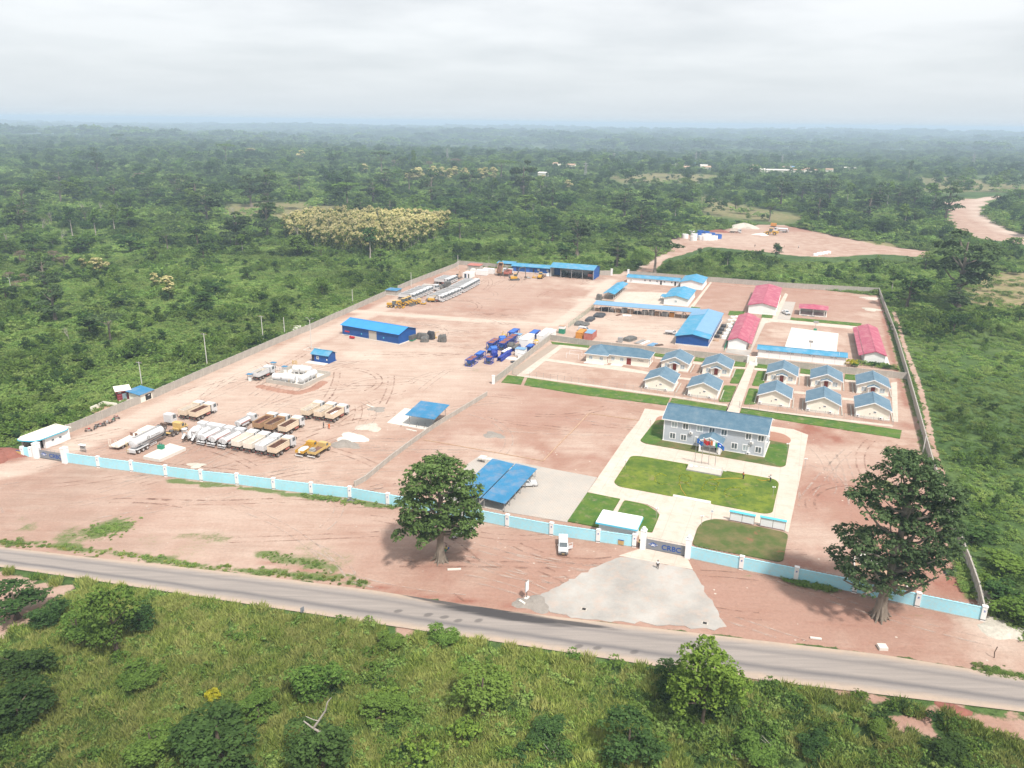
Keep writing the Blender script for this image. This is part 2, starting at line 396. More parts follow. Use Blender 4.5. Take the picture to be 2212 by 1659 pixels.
RED_SPOTS = [((4.4,204.1),30,.55),((-12,180.5),20,.6),((14.3,178.4),18,.6),((75.3,148.3),34,.6),((71.95,124.84),22,.6),((41.95,111.44),42,.5),((-21.7,129.18),40,.35),((4.01,121.83),26,.5),((-90.1,144.1),44,.4),((-6,356),50,.4),((117.4,363),60,.35),((-84.3,169.9),30,.35),((78.5,189.4),11,1.0),((70.8,156.9),16,.7),((77.9,161.8),12,.6),((73.37,129.68),10,.8),((77.23,118.98),6,1.0),((54.77,126.03),7,.8),((-9.5,200),16,.55),((8.6,178.2),14,.55),((-13.4,183.5),9,.7),((-64.1,324.8),14,.7),((-1.6,337),24,.45),((-42.3,399.1),16,.55),((16.5,212.1),22,.35),
             ((-118,166.3),14,.8),((-112.1,196.6),4,.9),((-104.4,193.4),4,.6),((-65.1,167.8),14,.35),((-65.7,217.2),8,.3),((43.16,115.46),16,.5),((56.81,110.45),14,.6),((12.12,120.51),14,.4),((-11.96,126.13),10,.7),((1.57,128.06),12,.35),((-69.6,221.3),5,.9),((70.1,189.2),5,.8),((130.8,282),8,.5),((148.8,609.6),20,.8),((218.3,616),22,.7),((58.87,103.26),12,.5),((-83.6,341.9),8,.5),((99,203.6),6,.7),((106,196.9),3,.8),((86.8,371.8),20,.4),((135.9,353.9),26,.4),((-26.8,171.6),9,.25)]
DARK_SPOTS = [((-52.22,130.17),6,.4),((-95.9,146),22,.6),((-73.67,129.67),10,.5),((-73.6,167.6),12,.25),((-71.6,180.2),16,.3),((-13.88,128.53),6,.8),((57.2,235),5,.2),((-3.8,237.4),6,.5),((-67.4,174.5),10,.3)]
RED_LINES = [([(-45.44,125.07),(-32.76,121.03),(-23.96,117.42),(-18.98,115.97),(-7.78,113.47),(2.27,111.82)],.8,1.0),([(59.18,92.3),(47.22,95.33),(36.87,96.78)],.4,.0),([(-78.9,233.5),(-67.8,273.2),(-52.2,323.7)],.6,.5),([(168.4,355.7),(134.7,269.8),(113,211.5)],.8,.9),([(91.3,392.6),(132.7,376.7),(168.4,360.7)],.8,.8),([(-16.57,115.61),(6.59,124.96),(24.61,122.27)],1.2,.25),([(31.32,115.22),(46.67,114.18),(63.28,108.08)],.9,.5),([(-102.1,150.1),(-77.9,148.6),(-56.1,147)],.7,.5),([(-58.7,149),(-32.29,143.53),(-8.79,129.48)],.5,.4),([(-13.7,336.4),(30.3,358.1)],.8,.35)]
GRASS_LINES = [
 ([(-75.1,158.1),(-64.1,156),(-54.4,154.2),(-45.7,151.6),(-35.5,150.1),(-24.28,146.78)],1.1,1.0),
 ([(-46.13,127.31),(-38.76,125.22),(-33.39,123.77),(-27.53,119.36)],1.5,.75),([(-96,130.9),(-84.8,129.4),(-72.48,127.2),(-56.49,123.26),(-39.25,120.89),(-24.86,117.97)],1.0,.9),
 ([(-63.41,134.26),(-58.67,133.48),(-54.91,132.87)],1.6,.6),([(-39.06,129.62),(-31.97,124.89)],1.5,.5),
 ([(47.89,120.39),(52.99,118.76),(55.79,117.67)],.7,1.0),([(38.01,123.17),(42.71,122.21)],.5,.6),([(64.76,111.25),(72.08,109.24)],.6,.6),
 ([(69.39,97.67),(75.39,96.03)],1.0,.9),([(153.6,311.3),(130.1,252.8),(112,204.1)],1.2,.8),([(108.1,193.6),(90,148.6),(78.92,116.2)],1.2,.95),
]
GRASS_SPOTS = [((-78.4,136.6),5.5,.95),((-84.5,133.8),6,.6),((-67.94,132.38),6,.45),((-56.03,133.54),6,.4),((-34.01,126.44),9,.5),((-58.77,129.17),8,.45),((-94,136.3),3.5,.6),((-41.81,127.08),3,.6),((-14.4,230),6,.0),((-36.14,131.91),3,.4),((83.2,160.7),4,.9),((-74.5,162.9),3,.5),((-68.6,171.7),3,.4),
               ((-83.6,132),4,.7),((-11.4,242),3.5,.5),((-66,258.4),3,.7),((-79.2,234.5),2.5,.4),((45.57,123.49),2.0,.6),((54.1,344.7),4,.8),((-97.5,139.9),3,.5)]
def masks(X,Y):
 n1,n2 = wob(X,Y,9,1),wob(X,Y,3.2,2)
 far = np.clip((Y - 350) / 300,0,1) * 2 + 1
 soil = smooth(sd_poly(X,Y,SOIL) + 0.4 * n1 + 0.5 * n2,0.7)
 for p_ in SOUTH: soil = np.maximum(soil,0.85 * smooth(sd_poly(X,Y,p_) + 1.2 * n1 + 0.8 * n2,1.5))
 for p_ in (QUARRY,FARROAD,RED2): soil = np.maximum(soil,smooth(sd_poly(X,Y,p_) + 1.2 * n1,1.5))
 soil = np.maximum(soil,smooth(0.75 - dist_line(X,Y,PATH_R) + 0.3 * n2,0.5))
 field = np.maximum(smooth(sd_poly(X,Y,FIELD) + 2 * n1,3),smooth(sd_poly(X,Y,FIELD2) + 2 * n1,4))
 for p_ in CLEAR: field = np.maximum(field,0.8 * smooth(sd_poly(X,Y,p_) + 6 * wob(X,Y,60,3),12))
 pale = np.zeros(X.shape)
 for pts,hw,st in PALE_LINES: pale = np.maximum(pale,st * smooth(hw - dist_line(X,Y,pts) + 0.12 * hw * n1 + 0.2 * n2,0.35 * hw))
 def spots(L,seed):
  r = np.zeros(X.shape)
  for (cx,cy),R_,st in L:
   d = np.hypot((X - cx),(Y - cy)) / R_ + 0.28 * wob(X,Y,R_ * 0.9,seed) + 0.16 * wob(X,Y,R_ * 0.3,seed + 1)
   r = np.maximum(r,st * np.clip(1.35 - d * 1.15,0,1))
  return r
 pale = np.maximum(pale,spots(PALE_SPOTS,4))
 red = spots(RED_SPOTS,6)
 for pts,hw,st in RED_LINES: red = np.maximum(red,st * smooth(hw - dist_line(X,Y,pts) + .35 * n2,.5))
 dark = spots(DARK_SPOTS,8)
 gr = spots(GRASS_SPOTS,9)
 for pts,hw,st in GRASS_LINES: gr = np.maximum(gr,st * smooth(hw - dist_line(X,Y,pts) + 0.6 * n2 + .4 * n1,0.8))
 return soil,field,pale,red,dark,gr
def axis_lin(a,b,step,g,end):
 c = list(np.arange(a,b + 1e-6,step))
 s_ = step; x = c[-1]
 while x < end:
  s_ *= g; x += s_; c.append(x)
 s_ = step; x = c[0]; lo = []
 while x > -end:
  s_ *= g; x -= s_; lo.append(x)
 return np.array(lo[::-1] + c)
gx = axis_lin(-150,175,1.25,1.06,26000)
gy = axis_lin(62,470,1.25,1.05,30000)
gy = gy[gy > -2500]
def hill(X,Y):
 f = np.clip((np.hypot(X,Y) - 900) / 2500,0,1)
 h = 14 * np.sin(X / 900 + 1.3) * np.sin(Y / 700 + 0.4) + 10 * np.sin(X / 420 + Y / 610) + 16 * np.sin(Y / 1500 + X / 2600 + 2)
 return f * h * 0.8 - f * 4
GX,GY = np.meshgrid(gx,gy)
GZ = hill(GX,GY) + 0.05 * wob(GX,GY,7,11) * (GX > -1e9)
nx_,ny_ = len(gx),len(gy)
def grid_mesh(name,m):
 me = D.meshes.new(name)
 co = np.stack([GX.ravel(),GY.ravel(),GZ.ravel()],1).astype(np.float32)
 idx = np.arange(nx_ * ny_).reshape(ny_,nx_)
 fc = np.stack([idx[:-1,:-1],idx[:-1,1:],idx[1:,1:],idx[1:,:-1]],-1).reshape(-1,4)
 me.vertices.add(len(co)); me.vertices.foreach_set('co',co.ravel())
 me.loops.add(fc.size); me.loops.foreach_set('vertex_index',fc.ravel().astype(np.int32))
 me.polygons.add(len(fc)); me.polygons.foreach_set('loop_start',np.arange(0,fc.size,4,dtype=np.int32)); me.polygons.foreach_set('loop_total',np.full(len(fc),4,np.int32))
 me.materials.append(m); me.update(); me.validate()
 return me
sel = (np.abs(GX) < 700) & (GY < 1500)
mk = [np.zeros(GX.shape) for _ in range(6)]
vals = masks(GX[sel],GY[sel])
for a_,v_ in zip(mk,vals): a_[sel] = v_
gm = D.materials.new('ground'); gm.use_nodes = True
t = gm.node_tree; b = t.nodes['Principled BSDF']
b.inputs['Roughness'].default_value = 0.95; b.inputs['Specular IOR Level'].default_value = 0.1
geo = nn(t,'ShaderNodeNewGeometry')
def noise(scale,det=6,rough=0.6,vec=None):
 n = nn(t,'ShaderNodeTexNoise'); n.inputs['Scale'].default_value = scale; n.inputs['Detail'].default_value = det; n.inputs['Roughness'].default_value = rough
 t.links.new(vec or geo.outputs['Position'],n.inputs['Vector']); return n.outputs['Fac']
def mp(v,a,b_,c=0.0,d=1.0):
 r = nn(t,'ShaderNodeMapRange'); t.links.new(v,r.inputs['Value'])
 for k_,x_ in zip(('From Min','From Max','To Min','To Max'),(a,b_,c,d)): r.inputs[k_].default_value = x_
 return r.outputs[0]
def mth(op,a,b_=None):
 n = nn(t,'ShaderNodeMath',operation=op)
 for i_,x_ in enumerate((a,b_)):
  if x_ is None: continue
  if isinstance(x_,(int,float)): n.inputs[i_].default_value = x_
  else: t.links.new(x_,n.inputs[i_])
 return n.outputs[0]
def mixc(f,a,b_,bt='MIX'):
 n = nn(t,'ShaderNodeMix',data_type='RGBA',blend_type=bt)
 if isinstance(f,(int,float)): n.inputs[0].default_value = f
 else: t.links.new(f,n.inputs[0])
 for s_,x_ in ((6,a),(7,b_)):
  if isinstance(x_,tuple): n.inputs[s_].default_value = (*x_,1)
  else: t.links.new(x_,n.inputs[s_])
 return n.outputs[2]
def att(name):
 n = nn(t,'ShaderNodeAttribute'); n.attribute_name = name; return n.outputs['Fac']
A = {k_: att('g_' + k_) for k_ in ('soil','field','pale','red','dark','grass')}
mapn = nn(t,'ShaderNodeMapping'); mapn.inputs['Rotation'].default_value = (0,0,rad(34)); mapn.inputs['Scale'].default_value = (0.10,1.0,1.0)
t.links.new(geo.outputs['Position'],mapn.inputs['Vector'])
mapn2 = nn(t,'ShaderNodeMapping'); mapn2.inputs['Rotation'].default_value = (0,0,rad(9)); mapn2.inputs['Scale'].default_value = (0.12,1.0,1.0)
t.links.new(geo.outputs['Position'],mapn2.inputs['Vector'])
trk = noise(0.5,6,0.62,mapn.outputs[0]); trk2 = noise(0.42,6,0.62,mapn2.outputs[0])
fine = noise(1.6,8,0.7); mid = noise(0.16,7,0.62); big = noise(0.03,5,0.55); grit = noise(7.0,5,0.7)
warm = (0.335,0.208,0.155); palec = (0.52,0.425,0.35); redc = (0.27,0.120,0.085); darkc = (0.22,0.135,0.10)
c_ = mixc(mp(big,0.35,0.65),warm,(0.385,0.262,0.205))
c_ = mixc(mp(mid,0.44,0.60,0,.75),c_,(0.445,0.328,0.262))
c_ = mixc(mp(trk,0.50,0.66,0,.32),c_,(0.475,0.360,0.292))
c_ = mixc(mp(trk2,0.54,0.70,0,.28),c_,(0.27,0.14,0.10))
rf = mth('MULTIPLY',A['red'],mp(mid,0.3,0.6,0.45,1.1))
c_ = mixc(rf,c_,redc)
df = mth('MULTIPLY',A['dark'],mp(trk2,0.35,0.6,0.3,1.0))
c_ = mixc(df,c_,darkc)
pf = mth('MULTIPLY',A['pale'],mp(trk,0.3,0.6,0.6,1.15))
c_ = mixc(pf,c_,palec)
c_ = mixc(1.0,c_,mp(fine,0.25,0.75,0.86,1.14),'MULTIPLY')
c_ = mixc(1.0,c_,mp(grit,0.25,0.75,0.90,1.10),'MULTIPLY')
vor = nn(t,'ShaderNodeTexVoronoi'); vor.inputs['Scale'].default_value = 0.42; t.links.new(geo.outputs['Position'],vor.inputs['Vector'])
c_ = mixc(mth('MULTIPLY',mp(vor.outputs['Distance'],0.06,0.10,1,0),mp(mid,0.5,0.6)),c_,(0.55,0.48,0.40))
gf = mth('MULTIPLY',A['grass'],1.5); gf = mp(mth('ADD',gf,mth('ADD',mth('MULTIPLY',fine,1.3),mth('MULTIPLY',grit,.9))),1.78,2.15,0,.9)
gcol = mixc(mp(grit,0.3,0.7),(0.06,0.11,0.025),(0.15,0.19,0.06))
c_ = mixc(gf,c_,gcol)
veg = mixc(mp(noise(0.06,6,0.6),0.35,0.65),(0.050,0.095,0.026),(0.10,0.155,0.045))
veg = mixc(mp(noise(0.9,6,0.7),0.45,0.7),veg,(0.020,0.036,0.010))
veg = mixc(mp(noise(0.0035,5,0.6),0.50,0.66,0,.8),veg,(0.17,0.20,0.075))
fld = mixc(mp(noise(0.25,6,0.7),0.4,0.62),(0.30,0.225,0.135),(0.15,0.165,0.055))
veg = mixc(A['field'],veg,fld)
sf = mp(mth('ADD',A['soil'],mth('MULTIPLY',mth('SUBTRACT',fine,0.5),0.5)),0.42,0.58)
c_ = mixc(sf,veg,c_)
t.links.new(c_,b.inputs['Base Color'])
bp = nn(t,'ShaderNodeBump'); bp.inputs['Strength'].default_value = 0.55; bp.inputs['Distance'].default_value = 0.25
t.links.new(mth('ADD',fine,mth('MULTIPLY',trk,1.2)),bp.inputs['Height']); t.links.new(bp.outputs[0],b.inputs['Normal'])
gme = grid_mesh('ground',gm)
for nm,a_ in zip(('soil','field','pale','red','dark','grass'),mk):
 at_ = gme.attributes.new('g_' + nm,'FLOAT','POINT'); at_.data.foreach_set('value',a_.ravel().astype(np.float32))
gobj = link('ground',gme); setp(gobj,kind='structure')
# ------------------------------------------------------------------ asphalt road
ROAD_N = [(-119.9,132.4),(-94.7,128.7),(-75.79,125.35),(-49.07,120.98),(-23.72,116.01),(-0.01,110.34),(22.07,106.43),(42.91,102.73),(56.19,100.42),(75.01,95.42),(90.6,90.49)]
ROAD_S = [(-116,127.4),(-90.5,121.9),(-72.04,117.98),(-46.06,112.15),(-22.1,106.78),(0.05,101.93),(20.61,97.31),(39.92,93.61),(52.28,91.52),(70.67,88.34),(86.59,85.31)]
def strip(name,N_,S_,z,m,nacr=10,sub=12,ext=(120,120)):
 def dense(L):
  L = [Vector(p) for p in L]
  a = L[0] + (L[0] - L[1]).normalized() * ext[0]; z_ = L[-1] + (L[-1] - L[-2]).normalized() * ext[1]
  L = [a] + L + [z_]
  out_ = []
  for i in range(len(L) - 1):
   for k in range(sub): out_.append(L[i].lerp(L[i + 1],k / sub))
  out_.append(L[-1]); return out_
 A_,B_ = dense(N_),dense(S_)
 v = []; f = []; uv = []
 for i,(a,c) in enumerate(zip(A_,B_)):
  for k in range(nacr + 1):
   p = a.lerp(c,k / nacr); v.append((p.x,p.y,z)); uv.append((i / sub,k / nacr))
 for i in range(len(A_) - 1):
  for k in range(nacr):
   o = i * (nacr + 1) + k; f.append((o,o + nacr + 1,o + nacr + 2,o + 1))
 mb = MB(); mb.v = v; mb.f = [ff[::-1] for ff in f]
 me = mb.mesh(name,m)
 l = me.uv_layers.new(name='UV')
 vi = np.zeros(len(me.loops),np.int32); me.loops.foreach_get('vertex_index',vi)
 l.data.foreach_set('uv',np.array(uv,np.float32)[vi].ravel())
 return me
rm = D.materials.new('asphalt'); rm.use_nodes = True
t = rm.node_tree; b = t.nodes['Principled BSDF']; b.inputs['Roughness'].default_value = 0.85; b.inputs['Specular IOR Level'].default_value = 0.2
geo = nn(t,'ShaderNodeNewGeometry'); uvn = nn(t,'ShaderNodeUVMap'); sp_ = nn(t,'ShaderNodeSeparateXYZ'); t.links.new(uvn.outputs[0],sp_.inputs[0])
vv = mth('ADD',sp_.outputs['Y'],mth('MULTIPLY',mth('SUBTRACT',noise(0.15,5),0.5),0.10))
mpr = nn(t,'ShaderNodeMapping'); mpr.inputs['Rotation'].default_value = (0,0,rad(14)); mpr.inputs['Scale'].default_value = (0.06,1.2,1); t.links.new(geo.outputs['Position'],mpr.inputs['Vector'])
stk = noise(1.2,6,0.65,mpr.outputs[0])
base = mixc(mp(stk,0.3,0.7),(0.235,0.208,0.19),(0.315,0.275,0.245))
def band(c0,w0):
 return mp(mth('ABSOLUTE',mth('SUBTRACT',vv,c0)),0,w0,1,0)
dk = mth('MAXIMUM',mth('MULTIPLY',band(0.68,0.10),0.8),mth('MULTIPLY',band(0.27,0.08),0.45))
base = mixc(mth('MULTIPLY',dk,mp(stk,0.3,0.6,0.6,1.0)),base,(0.105,0.10,0.105))
eg = mth('MAXIMUM',mp(vv,0.16,0.03,0,1),mp(vv,0.80,0.93,0,1))
base = mixc(mth('MULTIPLY',eg,mp(noise(0.7,6),0.3,0.6,0.6,1.0)),base,(0.42,0.325,0.25))
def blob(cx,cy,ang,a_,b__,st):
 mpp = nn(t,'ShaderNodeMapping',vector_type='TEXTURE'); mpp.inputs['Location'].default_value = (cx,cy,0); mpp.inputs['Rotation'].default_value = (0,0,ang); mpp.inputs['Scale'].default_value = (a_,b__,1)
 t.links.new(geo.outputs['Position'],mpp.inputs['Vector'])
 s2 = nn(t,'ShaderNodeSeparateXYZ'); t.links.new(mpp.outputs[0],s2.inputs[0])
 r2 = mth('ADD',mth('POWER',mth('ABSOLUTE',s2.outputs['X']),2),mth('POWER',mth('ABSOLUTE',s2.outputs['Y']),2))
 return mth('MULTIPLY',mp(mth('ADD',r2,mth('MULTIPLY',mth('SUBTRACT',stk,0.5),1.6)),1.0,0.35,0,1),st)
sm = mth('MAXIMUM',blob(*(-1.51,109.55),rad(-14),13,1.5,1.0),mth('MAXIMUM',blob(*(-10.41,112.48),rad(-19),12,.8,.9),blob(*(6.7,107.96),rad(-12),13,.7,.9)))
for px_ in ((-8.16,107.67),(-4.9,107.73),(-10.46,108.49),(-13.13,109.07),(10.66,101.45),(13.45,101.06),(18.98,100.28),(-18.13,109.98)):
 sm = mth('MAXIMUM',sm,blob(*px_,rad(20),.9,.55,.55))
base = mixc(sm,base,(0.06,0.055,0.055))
base = mixc(1.0,base,mp(noise(5,5,.7),0.25,0.75,0.93,1.07),'MULTIPLY')
t.links.new(base,b.inputs['Base Color'])
ro = link('road',strip('road',ROAD_N,ROAD_S,0.16,rm)); setp(ro,kind='structure')
# ------------------------------------------------------------------ paved areas
def pave_mat(name,base_,other,warmc,per=None,joint=None):
 m = D.materials.new(name); m.use_nodes = True
 global t,geo
 t = m.node_tree; b_ = t.nodes['Principled BSDF']; b_.inputs['Roughness'].default_value = 0.9; b_.inputs['Specular IOR Level'].default_value = 0.15
 geo = nn(t,'ShaderNodeNewGeometry')
 c = mixc(mp(noise(0.12,6,.6),.35,.65),base_,other)
 c = mixc(mp(noise(0.5,7,.65),.48,.72,0,.7),c,warmc)
 c = mixc(1.0,c,mp(noise(3.0,5,.7),.25,.75,.93,1.07),'MULTIPLY')
 if per:
  mp_ = nn(t,'ShaderNodeMapping'); mp_.inputs['Rotation'].default_value = (0,0,-U); t.links.new(geo.outputs['Position'],mp_.inputs['Vector'])
  br = nn(t,'ShaderNodeTexBrick'); br.offset = joint[1]; br.inputs['Scale'].default_value = 1.0; br.inputs['Mortar Size'].default_value = joint[0]
  br.inputs['Brick Width'].default_value = per[0]; br.inputs['Row Height'].default_value = per[1]
  t.links.new(mp_.outputs[0],br.inputs['Vector'])
  c = mixc(mth('MULTIPLY',br.outputs['Fac'],joint[2]),c,tuple(x * 0.6 for x in base_))
 t.links.new(c,b_.inputs['Base Color'])
 return m
PV = pave_mat('drive_concrete',(0.52,0.435,0.36),(0.57,0.49,0.42),(0.46,0.35,0.27),(4.0,4.0),(0.05,0.0,.45))
PVG = pave_mat('grey_gravel_apron',(0.43,0.405,0.37),(0.31,0.29,0.265),(0.44,0.33,0.265))
PVB = pave_mat('paving_blocks',(0.47,0.425,0.375),(0.40,0.37,0.335),(0.50,0.42,0.35),(0.9,0.45),(0.06,0.5,.55))
PVW = pave_mat('white_slab',(0.66,0.62,0.56),(0.62,0.58,0.52),(0.60,0.52,0.45),(5,5),(0.04,0.0,.3))
PVD = pave_mat('dusty_strip',(0.36,0.29,0.235),(0.30,0.25,0.20),(0.42,0.31,0.24))
LW = D.materials.new('lawn'); LW.use_nodes = True
t = LW.node_tree; b = t.nodes['Principled BSDF']; b.inputs['Roughness'].default_value = 0.9; b.inputs['Specular IOR Level'].default_value = 0.1
geo = nn(t,'ShaderNodeNewGeometry')
c_ = mixc(mp(noise(0.18,6,.65),.38,.62),(0.075,0.125,0.020),(0.165,0.205,0.028))
c_ = mixc(mp(noise(0.6,7,.7),.5,.68,0,.8),c_,(0.045,0.095,0.022))
c_ = mixc(mp(noise(0.33,7,.7),.56,.72,0,.75),c_,(0.24,0.19,0.095))
c_ = mixc(1.0,c_,mp(noise(6,5,.7),.25,.75,.75,1.25),'MULTIPLY')
t.links.new(c_,b.inputs['Base Color'])
LG = D.materials.new('strip_lawn'); LG.use_nodes = True
t = LG.node_tree; b = t.nodes['Principled BSDF']; b.inputs['Roughness'].default_value = 0.9; b.inputs['Specular IOR Level'].default_value = 0.1
geo = nn(t,'ShaderNodeNewGeometry')
c_ = mixc(mp(noise(0.3,6,.65),.38,.62),(0.055,0.125,0.024),(0.10,0.16,0.028))
c_ = mixc(mp(noise(0.5,7,.7),.52,.70,0,.75),c_,(0.24,0.20,0.12))
c_ = mixc(1.0,c_,mp(noise(6,5,.7),.25,.75,.75,1.25),'MULTIPLY')
t.links.new(c_,b.inputs['Base Color'])
LB = D.materials.new('thin_brown_lawn'); LB.use_nodes = True
t = LB.node_tree; b = t.nodes['Principled BSDF']; b.inputs['Roughness'].default_value = 0.9; b.inputs['Specular IOR Level'].default_value = 0.1
geo = nn(t,'ShaderNodeNewGeometry')
c_ = mixc(mp(noise(0.3,6,.65),.40,.62),(0.075,0.11,0.030),(0.155,0.135,0.060))
c_ = mixc(mp(noise(0.22,7,.6),.62,.72,0,.85),c_,(0.27,0.11,0.07))
c_ = mixc(1.0,c_,mp(noise(5,5,.7),.25,.75,.75,1.25),'MULTIPLY')
t.links.new(c_,b.inputs['Base Color'])
SOILM = pave_mat('bare_red_soil',(0.33,0.175,0.12),(0.37,0.21,0.15),(0.29,0.12,0.08))
EARTH = pave_mat('red_earth',(0.33,0.185,0.135),(0.30,0.16,0.115),(0.38,0.24,0.18))
def pad(name,poly,m,z1=0.12,z0=-0.1,r=0):
 if r: poly = roundpoly(poly,r)
 return struct(name,MB().prism(poly,z0,z1),m)
def ragged(poly,amp):
 out_ = []
 for i,a in enumerate(poly):
  b_ = poly[(i + 1) % len(poly)]; n = max(1,int(math.dist(a,b_) / 1.1))
  out_ += [tuple(c + RNG.normal() * amp * .5 for c in lerp(a,b_,k / n)) for k in range(n)]
 return out_
drive = [(37.4,207.8),(43.4,205.6),(69.4,195.1),(74.3,193.2),(76.8,189.4),(66.2,164.3),(54.67,137.74),(52.84,140.04),(49.3,140.95),(43.34,142.98),(41.28,143.19),(38.82,141.69),(36.94,138.86),(34.61,132.74),(32.68,128.71),(32.91,123.87),(20.16,128.31),(24.63,131.04),(25.03,137.74),(27.77,136.98),(30.56,144.58),(30.1,147.3),(28.7,149.2),(24.2,151.1),(16.7,154.6),(19.7,162.2),(29.6,187.4),(34.3,198.1)]
pad('driveway',drive,PV,0.10)
pad('forecourt',ragged([(20.16,128.31),(32.91,123.87),(33.46,120.49),(33.81,115.69),(34.2,111.49),(34.72,107.12),(32.54,105.99),(27.76,106.85),(19.6,107.79),(11.33,108.88),(6.85,110.65),(5.09,114.64),(9.98,119.66),(13.89,122.77)],.55),PVG,0.085)
lawnA = roundpoly([(32.4,183.9),(38.8,198.3),(40.9,199.1),(68.3,183.7),(69.8,182.9),(64.5,169.6),(63,168.7),(33.3,182.2)],1.8)
pad('lawn',lawnA,LB,0.18)
pad('lawn',roundpoly([(60.2,172.6),(64.7,182.7),(69.5,182.6),(64.5,169.8),(62.9,169.1)],1.5),LG,0.20)
pad('lawn',roundpoly([(32.5,184.1),(37.6,195.5),(40.5,194.8),(38.6,185.2),(35.5,181.5),(33.4,182.6)],1.5),LG,0.20)
pad('bare_soil',roundpoly([(38,196.3),(40,201.8),(44,202.3),(70.5,190),(71.5,186.3),(69.8,183),(63.8,183.6)],2),SOILM,0.16)
pad('lawn',roundpoly([(22.9,159.5),(28.8,174.3),(31.2,174.2),(59.6,162.1),(59.9,160),(54.1,146),(52.3,145.4),(42.2,149.6),(42.5,150.8),(35.1,153.8),(34.8,152.8),(23.7,157.5)],1.8),LW,0.20)
pad('entrance_step',[(34.8,152.8),(35.1,153.7),(42.5,150.7),(42.1,149.5)],M['slabwhite'],0.24)
pad('lawn',[(11.49,141.32),(16.6,154.3),(23.3,151.4),(18.66,139.48),(17.77,138.82)],LG,0.20)
pad('lawn',roundpoly([(19.63,138.87),(24.1,150.9),(28.5,148.8),(30.6,144.81),(27.77,136.98),(24.65,137.94)],1.2),LG,0.20)
pad('path',[(18.66,139.48),(23.4,151.4),(24.2,151),(19.63,138.87)],PV,0.14)
pad('lawn',roundpoly([(34.51,132.27),(37.34,139.72),(39.13,142.13),(41.85,142.94),(51.08,139.12),(54.54,137.35),(49.96,126.55)],1.5),LB,0.20)
pad('car_park_paving',[(-10.2,168.6),(-7.4,173.8),(6.3,167.7),(19.5,162.1),(16.7,154.7),(11.35,140.95),(-0.31,144.78),(-14.5,150.3)],PVB,0.12)
pad('lawn',[(-1.4,237.1),(-0,236.6),(3.8,235.4),(2.7,227.8),(-3.3,229.7)],LG,0.14)
pad('lawn',[(4.8,234.6),(24.5,225.7),(46.2,217.1),(44.1,210.8),(21.5,218.7),(3.7,227.2)],LG,0.14)
pad('lawn',[(46.8,216.9),(61.2,210.3),(59.8,206.4),(53.1,208.8),(45.1,212.1)],LG,0.14)
pad('lawn',[(65,209.2),(64.7,208.7),(70.4,206.8),(87.5,200.4),(102.9,193.4),(99.7,187.6),(85.3,194.5),(76.1,198.5),(63.5,205.4)],LG,0.14)
pad('path',[(59.4,205.4),(63.4,213.5),(59.7,205.6),(78.1,250.3),(81.4,261.9),(84.4,261.5),(80.2,249.4),(65.4,211.2),(63.2,205.1),(62.8,204.1)],PV,0.16)
def band_(line,w_,z):
 n_ = Vector((-su,cu)) * w_
 pad('path',line + [(p[0] + n_.x,p[1] + n_.y) for p in line[::-1]],PV,z)
band_([(1.5,236.2),(5.2,234.9),(24.6,226.9),(52,215.2),(61.1,210.5)],1.7,0.13)
band_([(64.7,208.6),(80.8,202.7),(101.6,195.7)],1.7,0.13)
pad('path',[(118.3,233.7),(120.7,234.8),(104.7,199.4),(103.5,199.7)],PV,0.14)
pad('path',[(1.5,236.6),(17.1,273.5),(18.8,272.7),(17.7,269.8),(12.1,255.9),(5.5,238.6)],PV,0.15)
pad('path',[(17.1,273.5),(26.9,269.6),(26.4,266.5),(17.7,269.8)],PV,0.14)
pad('path',[(10.3,253.4),(12.1,255.9),(24.1,249.8),(32.1,249.2),(38.1,245.8),(44.3,241.9),(43.6,239.3),(31.6,244.5),(23.9,247.5)],PV,0.145)
pad('dusty_strip',[(-0.1,242.1),(13.9,274.4),(17.1,273.5),(1.5,236.6),(-0,238.1)],PVD,0.10)
pad('lawn',[(14,277.8),(27.8,272.7),(26.9,269.8),(14.5,274.5)],LG,0.13)
for pp in ([(49.6,264.4),(53.4,262.8),(51.8,259.3),(48.9,260.4)],[(63,259.8),(66.1,258.3),(64,254.4),(61.4,255.3)],[(75.5,255.4),(78.8,253.9),(77,249.1),(73.6,250)],[(81.4,252.6),(85.6,251.5),(83.6,246.9),(80.1,248.7)],[(95,247.9),(98.1,246.5),(95.9,241.4),(93.1,242.8)],[(107.5,242.4),(110.8,241.5),(108.3,236.1),(105.1,237)]):
 pad('lawn',pp,LG,0.14)
for pp in ([(67.4,231.6),(73.3,246.5),(76.2,246.1),(70.1,231.3)],[(59.7,214.3),(65.1,229.3),(68.8,228.7),(62.9,214.1)],[(73.7,229.6),(79.9,244.8),(82.8,243.9),(76.9,228.6)],[(66.4,212.2),(72.1,226.9),(74.6,225.9),(69.9,212.5)]):
 pad('lawn',roundpoly(pp,.8),LG,0.17)
for pp in ([(85.1,224.8),(88.5,223.8),(87.6,221.6),(84.2,222.5)],[(97.4,219.3),(100.8,218.1),(100,216.2),(96.5,217.2)],[(48.9,259.2),(51.9,258.2),(51.3,256.6),(48.6,257.3)],[(60.8,254.2),(63.8,252.9),(62.8,250.6),(60.2,252.1)],[(72.5,248.9),(77.6,248.4),(77.2,247),(71.8,247.2)],[(79.6,248.1),(83.7,246.9),(82.8,244.6),(79,245.7)],[(92.8,242.3),(95.9,241.1),(94.8,238.8),(91.6,239.8)],[(105,236.7),(108.1,235.2),(107,232.9),(104.1,234.4)],[(52.5,237.2),(56.3,235.9),(55.6,234),(52,235.3)]):
 pad('path',pp,PV,0.12)
